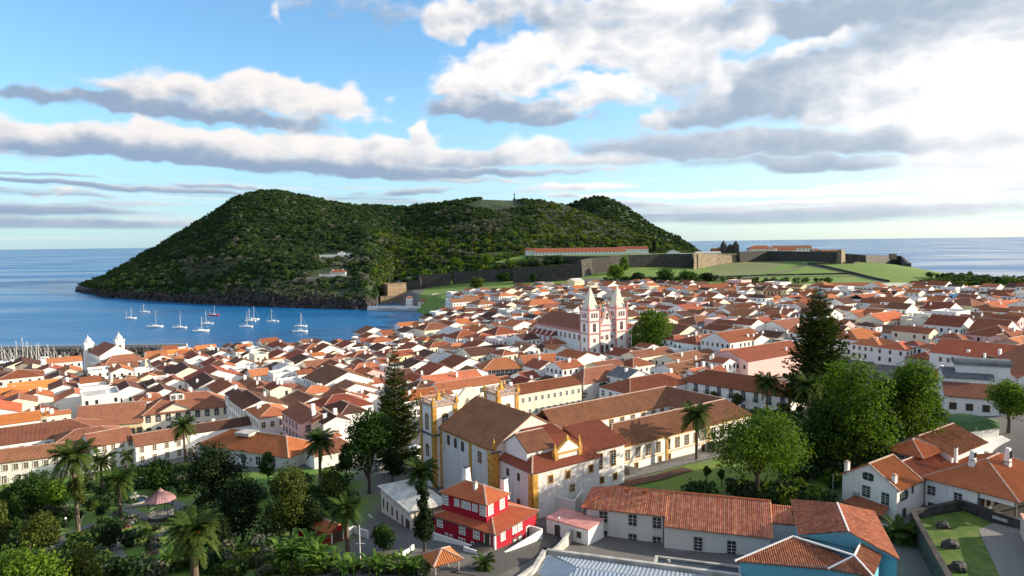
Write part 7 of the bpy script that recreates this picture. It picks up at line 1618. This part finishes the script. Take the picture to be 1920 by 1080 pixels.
for (px_,py_,sc_,lab) in ((628,517,1.0,'white villa with red roof halfway up the wooded shore'),(635,479,.7,'white chapel-like house in a clearing on the wooded hill')):
    a_=PD(px_-18,py_,hill_at(px_,py_+5)[1]-8); B=Bld('hill_villa' if sc_==1 else 'hill_chapel',lab,'house',tuple(a_),0.15)
    if sc_==1: B.house(6,26,0,10,-8,4.5,WALL['w'],'h',3,ROOF['r'],corr=False); B.block(-8,6,2,8,-8,1.5,WALL['w']); B.win('s',0,[8,11,14,17,20,23],1.5,1,1.8,'Nn',None,1); B.block(-24,34,-3,-2,-8,-.8,WALL['k'],name='terrace_wall'); B.chimney(9,4,6,2.5,'p',1.2); B.chimney(22,4,6,2.5,'p',1.2)
    else: B.block(-14,24,0,1.2,-8,1.2,WALL['w'],name='yard_wall'); B.house(12,22,1.4,9,-8,3.4,WALL['w'],'gy',2,ROOF['w'],corr=False); B.block(24,32,2,7,-8,2.6,WALL['w'])
_h=hill_at(964,374); p=(_h[0],_h[1],_h[2]+1); b=MB(); b.box(-3,3,-3,3,-4,3,M_STONE); b.ring([[(-1.1,-1.1,3),(1.1,-1.1,3),(1.1,1.1,3),(-1.1,1.1,3)],[(-.6,-.6,15),(.6,-.6,15),(.6,.6,15),(-.6,.6,15)]],M_STONE); b.box(-2.2,2.2,-.5,.5,12,13,M_STONE); tag(b.obj('monument',loc=tuple(p)),'slim stone monument column on the hill crest','monument')
# meadow tracks and dry walls
M_TRACK=material('farm_track',(.17,.15,.12),noise=.3)
for pl in ([(1440,514),(1480,508),(1505,500),(1518,497),(1480,491)],[(1230,527),(1330,523),(1440,519),(1600,518)],[(1518,497),(1545,503),(1600,516),(1640,526),(1665,531)]):
    ribbon('track',[tuple(gp(*p,d0=300)[:2]) for p in pl],5.0,M_TRACK,.3)
wallpath('field_wall',[tuple(gp(*p,d0=300)) for p in ((1515,496),(1545,501),(1602,514),(1645,525),(1668,529))],1.2,2.4,M_STONE,'dark dry-stone wall running down the meadow from the rampart','wall')
wallpath('field_wall',[tuple(gp(*p,d0=300)) for p in ((1330,521),(1440,517),(1602,514))],1.2,1.8,M_STONE,'dark straight wall across the lower meadow','wall')
wallpath('field_wall',[tuple(gp(*p,d0=300)) for p in ((1488,489),(1515,495),(1600,494),(1625,491))],1.0,1.6,M_STONE,'pale low wall below the right-hand rampart','wall')
wallpath('white_wall',[tuple(gp(*p,d0=300)) for p in ((1480,540),(1555,538),(1700,536))],1.0,3.2,WALL['w'],'long white wall between the meadow and the sports yard','wall')
row_bld('sports_building','long low white building with red roof at the foot of the meadow','building',(1558,536),(1645,537),26,31,10,WALL['w'],'r','gx',2.5,1,14,'Nn',M_GREY,False,1,ww=1.6,wh=1.6,rz=0.0)
for i,(px_,pb,pt_) in enumerate(((1101,531,515),(1359,552,520),(1403,545,516),(1493,548,514),(1576,545,528))):
    p=gp(px_,pb,d0=300); h=(pb-pt_)*p[1]/FOC; b=MB(); b.cyl(0,0,-1,h,.22,.12,M_CONC,6); o=thing('floodlight_pole',['light pole among the houses left of the cathedral','tall light pole left of the round meadow path','tall light pole above the far houses','tall light pole left of the yellow mansion garden','light pole by the sports building'][i],'light pole',tuple(p)); place(b.mesh('pole'),'pole',o); b=MB(); b.box(-1,1,-.3,.3,h,h+.5,M_CONC); place(b.mesh('lamp_head'),'lamp_head',o)
# ---------------------------------------------------------------- boats
M_HULL=material('boat_hull',(.80,.80,.78),rough=.35); M_RED=material('boat_red',(.55,.03,.02),rough=.4); M_NAVY=material('boat_navy',(.02,.04,.12),rough=.4); M_MAST=material('boat_mast',(.75,.74,.70),rough=.4); M_ROPE=material('rope',(.35,.34,.32))
def hull(L,Bw,H,mat):
    N=10; rings=[]
    for i in range(N+1):
        t=i/N; w=Bw/2*(math.sin(math.pi*min(.5,.16+t*.62))**.8 if t<.55 else math.cos((t-.55)/.45*math.pi/2)**.7*.98+.02); x_=-L/2+L*t; sh=H*(1+.35*(t-.4)**2*2); k=.55
        rings.append([(x_*(.93 if t in(0,1) else 1),-w*k,-.5),(x_,-w,sh*.55),(x_,-w*.96,sh),(x_,w*.96,sh),(x_,w,sh*.55),(x_*(.93 if t in(0,1) else 1),w*k,-.5)])
    b=MB(); b.ring(rings,mat); return b
def sailboat(px,py,L,mast,label,rz=0.0,mat=None,ketch=False,cat='sailboat',group='boats anchored in the bay'):
    p=P(px,py,0); r=thing('sailboat',label,cat,(p[0],p[1],0.1),rz,group); place(hull(L,L*.28,L*.10,mat or M_HULL).mesh('hull'),'hull',r)
    b=MB(); b.ring([[(-L*.16,-L*.08,L*.10),(L*.2,-L*.06,L*.10),(L*.2,L*.06,L*.10),(-L*.16,L*.08,L*.10)],[(-L*.14,-L*.07,L*.16),(L*.15,-L*.045,L*.145),(L*.15,L*.045,L*.145),(-L*.14,L*.07,L*.16)]],M_HULL); place(b.mesh('cabin'),'cabin',r)
    b=MB(); b.cyl(L*.06,0,L*.08,mast,.16,.11,M_MAST,6); place(b.mesh('mast'),'mast',r)
    b=MB(); b.tube([(L*.05,0,L*.22),(-L*.34,0,L*.24)],.16,.12,M_MAST,5); place(b.mesh('boom'),'boom',r)
    if ketch: b=MB(); b.cyl(-L*.34,0,L*.08,mast*.68,.13,.09,M_MAST,6); place(b.mesh('mast'),'mast',r)
    b=MB()
    for e in ((L*.49,0,L*.13),(-L*.47,0,L*.12),(L*.04,L*.13,L*.1),(L*.04,-L*.13,L*.1)): b.tube([(L*.06,0,mast*.97),e],.045,.045,M_ROPE,3)
    o=place(b.mesh('rigging'),'rigging',r); o['kind']='stuff'
    b=MB(); b.tube([(L*.46,0,L*.16),(L*.09,0,mast*.9)],.07,.04,M_MAST,4); place(b.mesh('furled_sail'),'furled_sail',r); return r
SB=[(245,598,12,12.5,'white two-masted sailboat furthest left in the bay',0.15,None,True),(271,586,11,10,'white sailboat highest up near the hill shore, left',3.3,None,False),(291,614,15,16.5,'large white sailboat with tall mast, third from left in the bay',0.1,None,False),(337,616,14,16,'white sailboat with tall bare mast between open water and the group',0.0,None,False),
(377,622,14,13.5,'white sailboat nearest the viewer in the middle group, blue covers',0.25,None,False),(388,608,12,13.5,'white sailboat directly behind the nearest of the middle group',3.3,None,False),(401,592,12,11,'red-hulled two-masted sailboat near the hill shore',0.05,M_RED,True),(462,614,13,15,'white sailboat lowest of the tight trio at centre bay',0.0,None,False),(469,603,12,13,'white sailboat middle of the tight trio at centre bay',3.0,None,False),(475,600,12,14,'dark-decked sailboat rearmost of the tight trio',0.2,None,False),(511,604,12,13,'white sailboat alone between the trio and the right pair',3.2,None,False),(564,613,12,13,'sailboat rear one of the right pair',0.1,None,False),(563,623,13,15.5,'sailboat front one of the right pair, closest to the roofs',0.1,None,False)]
for t in SB: sailboat(t[0],t[1],t[2],t[3],t[4],t[5],t[6],t[7])
# marina
r=random.Random(9); ORDm=['leftmost','second','third','fourth','fifth','sixth','seventh','eighth','ninth','tenth','eleventh','twelfth','thirteenth','fourteenth','fifteenth','sixteenth','seventeenth']
for i,(px_,yb,yt) in enumerate(((3,688,649),(8,686,654),(16,690,650),(20,686,655),(27,688,653),(31,690,638),(43,690,632),(51,689,639),(59,686,647),(68,687,646),(72,688,643),(84,687,652),(90,686,645),(101,690,650),(111,692,668),(121,690,660),(128,693,665))):
    p=P(px_,yb,0); sailboat(px_,yb,9.5,(yb-yt)*p[1]/FOC,f'white marina sailboat with bare mast, {ORDm[i]} mast from the left edge',r.uniform(-.4,.4)+1.2,None,False,group='sailboats berthed in the marina')
def motorboat(px,py,L,label,rz,group):
    p=P(px,py,0); o=thing('motorboat',label,'motorboat',(p[0],p[1],.1),rz,group); place(hull(L,L*.32,L*.13,M_HULL).mesh('hull'),'hull',o)
    b=MB(); b.ring([[(-L*.2,-L*.11,L*.13),(L*.2,-L*.09,L*.13),(L*.2,L*.09,L*.13),(-L*.2,L*.11,L*.13)],[(-L*.18,-L*.1,L*.27),(L*.08,-L*.07,L*.27),(L*.08,L*.07,L*.27),(-L*.18,L*.1,L*.27)]],M_HULL); place(b.mesh('cabin'),'cabin',o)
    b=MB(); b.box(-L*.15,L*.1,-L*.105,L*.105,L*.18,L*.22,M_GLASS); place(b.mesh('windshield'),'windshield',o)
motorboat(86,679,13,'largest white motorboat with flybridge in front of the breakwater',.4,'motorboats in the marina')
k=0
for row,(y0,n) in enumerate(((683,13),(689,12),(695,9))):
    for i in range(n):
        px_=4+i*(11.5 if row<2 else 17)+r.uniform(-2,2)+(row==2)*14; k+=1
        motorboat(px_,y0+r.uniform(-1,1),r.uniform(5.5,8),f'small white boat at the marina pontoons, {ORDm[i%17]} from the left in the {["far","middle","near"][row]} row',r.uniform(-.3,.3)+1.3,'motorboats in the marina')
# breakwater
M_ROCK=material('breakwater_rock',(.11,.10,.09),island=.45,noise=.4)
V0=[];b=MB(); rs=np.random.RandomState(4)
A1,B1=P(-80,673,0),P(640,654,0); A1=np.array([A1[0],A1[1]]);B1=P(345,667,0)[:2]
n_=900
for i in range(n_):
    t=rs.rand(); side=rs.rand(); c_=A1+(B1-A1)*t; nn=np.array([(B1-A1)[1],-(B1-A1)[0]]); nn/=np.linalg.norm(nn); off=side*9; z_=5.6*(1-side)+rs.rand()*.5-.3; x_,y_=c_+nn*(off-1); s=rs.uniform(.7,1.5)
    a=rs.rand()*6.28; q_=[(x_+s*math.cos(a+j*1.257)*rs.uniform(.7,1.1),y_+s*math.sin(a+j*1.257)*rs.uniform(.7,1.1)) for j in range(5)]
    b.ring([[(u,w_,z_-s*.7) for u,w_ in q_],[(x_+(u-x_)*.6,y_+(w_-y_)*.6,z_+s*.6) for u,w_ in q_]],M_ROCK)
o=b.obj('breakwater_rocks'); o['kind']='stuff'; o['label']='dark armour rocks piled along the marina breakwater'; o['category']='rocks'
nn=np.array([-(B1-A1)[1],(B1-A1)[0]]); nn/=np.linalg.norm(nn)
b=MB(); Q=[A1,B1,B1+nn*7,A1+nn*7]; b.ring([[(*q_,-3) for q_ in Q],[(*q_,5.6) for q_ in Q]],M_STONE); Q2=[A1+nn*4.5,B1+nn*4.5,B1+nn*6,A1+nn*6]; b.ring([[(*q_,5.5) for q_ in Q2],[(*q_,7.6) for q_ in Q2]],M_CONC); o=b.obj('breakwater'); tag(o,'long marina breakwater with pale concrete crest','breakwater')
# pier and quay across the bay
def quay(name,label,pts,z,w,mat):
    L=[P(px_,py_,0)[:2] for px_,py_ in pts]; b=MB(); rings=[]
    for i,p in enumerate(L):
        d=(L[min(i+1,len(L)-1)]-L[max(i-1,0)]); d/=np.linalg.norm(d); n=np.array([-d[1],d[0]])*w; rings.append([(*p,-3),(*p,z),(*(p+n),z),(*(p+n),-3)])
    b.ring(rings,mat); tag(b.obj(name),label,'quay')
quay('pier','grey stone pier with slipway below the golden bastion',[(688,583),(745,582),(790,583),(806,588)],3.0,14,M_CONC)
quay('sea_wall','curving dark sea wall with road below the white quay houses',[(806,588),(815,598),(812,606),(800,611)],5.0,5,M_STONE)
wallpath('pier_wall',[tuple(P(690,578,3)),tuple(P(740,577,3)),tuple(P(800,578,3))],1,2.2,WALL['w'],'low white wall along the pier','wall')
for i,(px_,py_,w_,l_,h_,lab) in enumerate(((786,577,16,9,7,'small white stepped quay house left of the white block'),(806,574,26,12,12,'white flat-roofed block above the pier'),(762,577,7,7,11,'narrow white tower house on the pier'),(830,582,26,14,8,'white warehouse with pale mural by the sea wall'))):
    g_=P(px_,py_,3); B=Bld('quay_house',lab,'building',(g_[0],g_[1],3),.2); B.block(0,w_,0,l_,-3,h_,WALL['w']); B.roof('gx' if i==3 else 'h',0,w_,0,l_,h_,2.2,ROOF['r' if i!=1 else 'w'],corr=False); B.win('s',0,[w_*(j+.5)/max(2,int(w_/4)) for j in range(max(2,int(w_/4)))],[h_*.6,h_*.25],1.3,1.5,'Nn',None,1)
# ---------------------------------------------------------------- garden furniture
p=gp(303,974); bs=Bld('bandstand','octagonal bandstand with faded pink ribbed roof in the public garden','bandstand',tuple(p),.2); Rb=2.45
M_PROOF=material('faded_pink_metal',(.42,.24,.25),rough=.7,noise=.4)
oc=lambda r_,z_,k=8:[(r_*math.cos(2*math.pi*i/k),r_*math.sin(2*math.pi*i/k),z_) for i in range(k)]
b=MB(); b.ring([oc(Rb,-1),oc(Rb,1.0)],M_STONE); bs.obj(b,'base'); b=MB(); b.ring([oc(Rb*1.02,1.0),oc(Rb*1.02,1.12)],M_PAVE); bs.obj(b,'deck')
for i in range(8):
    a=2*math.pi*i/8; b=MB(); b.cyl(Rb*.95*math.cos(a),Rb*.95*math.sin(a),1.1,4.1,.07,.06,M_IRON,6); place(b.mesh('post'),'post',bs.root)
    a2=a+math.pi/4; b=MB(); b.tube([(Rb*.95*math.cos(a),Rb*.95*math.sin(a),1.95),(Rb*.95*math.cos(a2),Rb*.95*math.sin(a2),1.95)],.035,.035,M_CONC,4); b.tube([(Rb*.95*math.cos(a),Rb*.95*math.sin(a),1.3),(Rb*.95*math.cos(a2),Rb*.95*math.sin(a2),1.3)],.03,.03,M_CONC,4); place(b.mesh('rail'),'rail',bs.root,kind='stuff')
    b=MB(); Ra=Rb*1.18; A_=(Ra*math.cos(a),Ra*math.sin(a),4.05); B_=(Ra*math.cos(a2),Ra*math.sin(a2),4.05); b.poly([A_,B_,(.5*math.cos(a2),.5*math.sin(a2),5.6),(.5*math.cos(a),.5*math.sin(a),5.6)],M_PROOF)
    for t in (0,.25,.5,.75): q_=Vector(A_).lerp(Vector(B_),t); b.tube([tuple(q_+Vector((0,0,.03))),(.5*math.cos(a+(a2-a)*t),.5*math.sin(a+(a2-a)*t),5.65)],.035,.03,M_PROOF,3)
    place(b.mesh('roof_panel'),'roof_panel',bs.root)
b=MB(); b.lathe(0,0,[(5.55,.6),(5.9,.5),(6.1,.1),(6.4,.03)],M_PROOF,8); bs.obj(b,'finial')
p=gp(253,942); b=MB(); b.lathe(0,0,[(-.5,2.6),(.55,2.6),(.55,2.2),(.2,2.2),(.2,.4),(.9,.25),(1.3,.9),(1.4,.9),(1.5,.2),(2.0,.15),(2.1,.5),(2.2,.05)],M_CONC,20); o=thing('fountain','round stone fountain with tiered bowl behind the bandstand','fountain',tuple(p)); place(b.mesh('basin'),'basin',o); b=MB(); b.lathe(0,0,[(.3,2.15),(.32,.3)],M_GLASS,20); place(b.mesh('water'),'water',o)
def flowerbed(px,py,rx,label,col):
    p=gp(px,py); V,Fq=leaf_cloud([(0,0,.1)],[(rx,rx*.7,.3)],700,.10,px,surf=.1); o=place(arr_mesh('flower_bed',V,Fq,material('flower_%d'%px,col,island=.5)),'flower_bed',None,tuple(p)); tag(o,label,'flower bed')
flowerbed(148,1011,2.2,'red flower bed round the pale-trunked tree',(.35,.05,.04)); flowerbed(229,990,2.0,'pink flower bed at the foot of the slim palm',(.45,.15,.12)); flowerbed(292,994,2.4,'pale flower patch on the lawn below the bandstand',(.35,.3,.22)); flowerbed(285,1040,2.2,'dim pink flower patch inside the path loop',(.25,.10,.08))
for i,(px_,py_,r_) in enumerate(((288,1030,1.3),(272,1020,1.5),(270,1000,1.2))):
    p=gp(px_,py_); o=thing('ball_shrub',['dark ball shrub at the inner path bend','larger dark ball shrub inside the path loop','bright little shrub on the loop lawn'][i],'shrub',tuple(p)); place(crown_mesh('foliage',[(0,0,r_*.6)],[r_],900,.12,[L_DARK,L_DARK,L_BRIGHT][i],i,surf=.8),'foliage',o)
# lamp posts, flagpole, pavilion, garage
for i,(px_,py_,h) in enumerate(((125,1018,4.2),(251,1025,4.0),(1170,856,4.0),(1088,968,4.0),(1048,1020,4.0))):
    p=gp(px_,py_); o=thing('garden_lamp',['garden lamp near the red flower bed','garden lamp on the loop lawn','lamp by the convent steps','white lamp in the grass behind the boundary wall','white globe lamp by the metal roof'][i],'lamp',tuple(p)); b=MB(); b.cyl(0,0,-.3,h,.06,.045,M_IRON,6); place(b.mesh('pole'),'pole',o); b=MB(); b.lathe(0,0,[(h,.05),(h+.12,.2),(h+.32,.2),(h+.42,.03)],M_WHITE,8); place(b.mesh('lamp_head'),'lamp_head',o)
p=gp(676,1068); h=88*p[1]/FOC; o=thing('flagpole','tall white flagpole with short crossarm in the garden','flagpole',tuple(p)); b=MB(); b.cyl(0,0,-.3,h,.09,.05,M_WHITE,6); place(b.mesh('pole'),'pole',o); b=MB(); b.box(-.55,.65,-.03,.03,h*.58,h*.58+.07,M_WHITE); place(b.mesh('crossarm'),'crossarm',o)
p=gp(1294+270,955); h=60*p[1]/FOC; o=thing('flagpole','thin pale pole beside the white house','pole',tuple(gp(1561,945))); b=MB(); b.cyl(0,0,-.3,h,.05,.04,M_CONC,6); place(b.mesh('pole'),'pole',o)
p=gp(829,1070); pv=Bld('pavilion','open garden pavilion with orange tiled pyramid roof below the red house','pavilion',tuple(p),math.radians(30))
pv.roof('p',-1.9,1.9,-1.9,1.9,2.1,1.0,ROOF['O'],ov=.3); b=MB()
for sx_ in (-1.7,1.7):
    for sy_ in (-1.7,1.7): b=MB(); b.box(sx_-.08,sx_+.08,sy_-.08,sy_+.08,-.5,2.1,M_CONC); pv.obj(b,'post')
gr=Bld('garage','small crimson garage with orange gable roof and white-framed door','garage',tuple(gp(618,1022)),math.radians(53-90+90)); 
gr.block(0,3.2,0,8.5,-1.5,2.0,WALL['r'],gable='gy',rise=.9); gr.roof('gy',0,3.2,0,8.5,2.0,.95,ROOF['O'],ov=.25); gr.win('s',0,[1.6],0,2.0,1.7,'dDn',M_WHITE,name='door'); b=MB(); b.box(.35,.55,-.06,0,0,1.85,M_WHITE); gr.obj(b,'door_frame'); b=MB(); b.box(2.65,2.85,-.06,0,0,1.85,M_WHITE); gr.obj(b,'door_frame')
wallpath('yard_wall',[tuple(gp(637,1012)),tuple(gp(664,1000)),tuple(gp(690,1010))],.3,1.3,WALL['g'],'pale garden wall between garage and cream hall','wall')
wallpath('yard_wall',[tuple(gp(738,1055)),tuple(gp(770,1036)),tuple(gp(775,1030))],.3,.8,WALL['w'],'low white wall at the edge of the small lawn','wall')
sl_=[gp(*q_) for q_ in ((725,1079),(775,1045),(845,1030),(880,1060),(840,1079))]
ribbon('lawn_strip',[tuple(gp(*q_)[:2]) for q_ in ((740,1072),(790,1055),(850,1040))],6,M_LAWN,.12)
ribbon('drive',[tuple(gp(*q_)[:2]) for q_ in ((880,1079),(930,1056),(985,1030),(1035,990))],6,material('drive_cobble',(.09,.085,.08),noise=.3,nscale=4),.12)
ribbon('convent_drive',[tuple(gp(*q_)[:2]) for q_ in ((1105,905),(1165,895),(1240,878),(1330,856),(1400,842))],3.4,M_PAVE,.15)
# café parasols
for i,(zx,zy) in enumerate(((920,193),(990,196),(985,227),(1060,214),(1122,204),(1170,134),(1190,108),(1212,112),(1200,183),(1150,150),(1035,178))):
    px_,py_=480+zx/4,810+zy/4; p=gp(px_,py_,2.3); z_=G(p[0],p[1]); o=thing('parasol',f'white café parasol, {ORDm[i]} of the cluster under the trees left of the church' if i else 'white café parasol, leftmost of the cluster under the trees left of the church','parasol',(p[0],p[1],z_),0,'café parasols'); b=MB(); b.cyl(0,0,0,2.5,.04,.03,M_IRON,5); place(b.mesh('pole'),'pole',o); b=MB(); b.ring([oc(1.5,2.1),oc(.05,2.75)],M_WHITE); place(b.mesh('canopy'),'canopy',o)
# parked cars
def car(px,py,rz,col,label):
    p=gp(px,py); o=thing('parked_car',label,'car',(p[0],p[1],p[2]+.15),rz,'cars parked in the town streets'); m=material('car_'+col,{'white':(.7,.7,.7),'silver':(.4,.41,.42),'dark':(.03,.03,.04),'red':(.35,.02,.02),'blue':(.03,.08,.2)}[col],rough=.3,spec=.6)
    b=MB(); prof=[(-2.1,.35),(-2.1,.85),(-1.2,.95),(1.1,.9),(2.05,.75),(2.1,.35)]; b.ring([[(x_,-.85,z_) for x_,z_ in prof],[(x_,.85,z_) for x_,z_ in prof]],m); place(b.mesh('body'),'body',o)
    b=MB(); b.ring([[(-1.75,-.78,.92),(.95,-.78,.92),(.95,.78,.92),(-1.75,.78,.92)],[(-1.35,-.62,1.42),(.35,-.62,1.42),(.35,.62,1.42),(-1.35,.62,1.42)]],M_GLASS); place(b.mesh('cabin'),'cabin',o)
    for wx in (-1.3,1.3):
        for wy in (-.85,.85): b=MB(); b.ring([[(wx+.32*math.cos(a*.785),wy+s_,.3+.32*math.sin(a*.785)) for a in range(8)] for s_ in (-.1,.1)],M_IRON); place(b.mesh('wheel'),'wheel',o)
for i,(px_,py_,a_,c_,lab) in enumerate(((1150,684,.3,'white','white car on the cathedral square'),(1168,682,.3,'red','red car on the cathedral square'),(1205,676,1.9,'dark','dark car under the round tree'),(1185,679,.3,'silver','silver car between the church front and round tree'),(1845,612,2.0,'silver','silver car on the street beside the cream tall house'),(1850,622,2.0,'dark','dark car parked behind the silver one, far right street'),(1838,630,.6,'white','white car at the street corner, far right'),(712,880,1.0,'silver','silver car beside the café parasols'),(1310,980,-.2,'dark','dark car') )[:8]): car(px_,py_,a_,c_,lab)
# aerials and dishes on roofs
hs=[o for o in bpy.data.objects if o.name.startswith('house') and o.parent is None]
ra=random.Random(2); am=MB(); am.cyl(0,0,0,2.6,.05,.04,M_IRON,4)
for z_,w_ in ((2.5,.9),(2.2,.7),(1.9,.5)): am.box(-w_,w_,-.03,.03,z_,z_+.05,M_IRON)
ame=am.mesh('aerial')
for o in hs:
    if ra.random()<.4:
        rf=[c for c in o.children if c.name.startswith('roof')]
        if rf: zz_=max(v.co.z for v in rf[0].data.vertices); place(ame,'aerial',o,(ra.uniform(-1,1),ra.uniform(-1,1),zz_-.5),ra.random()*3)
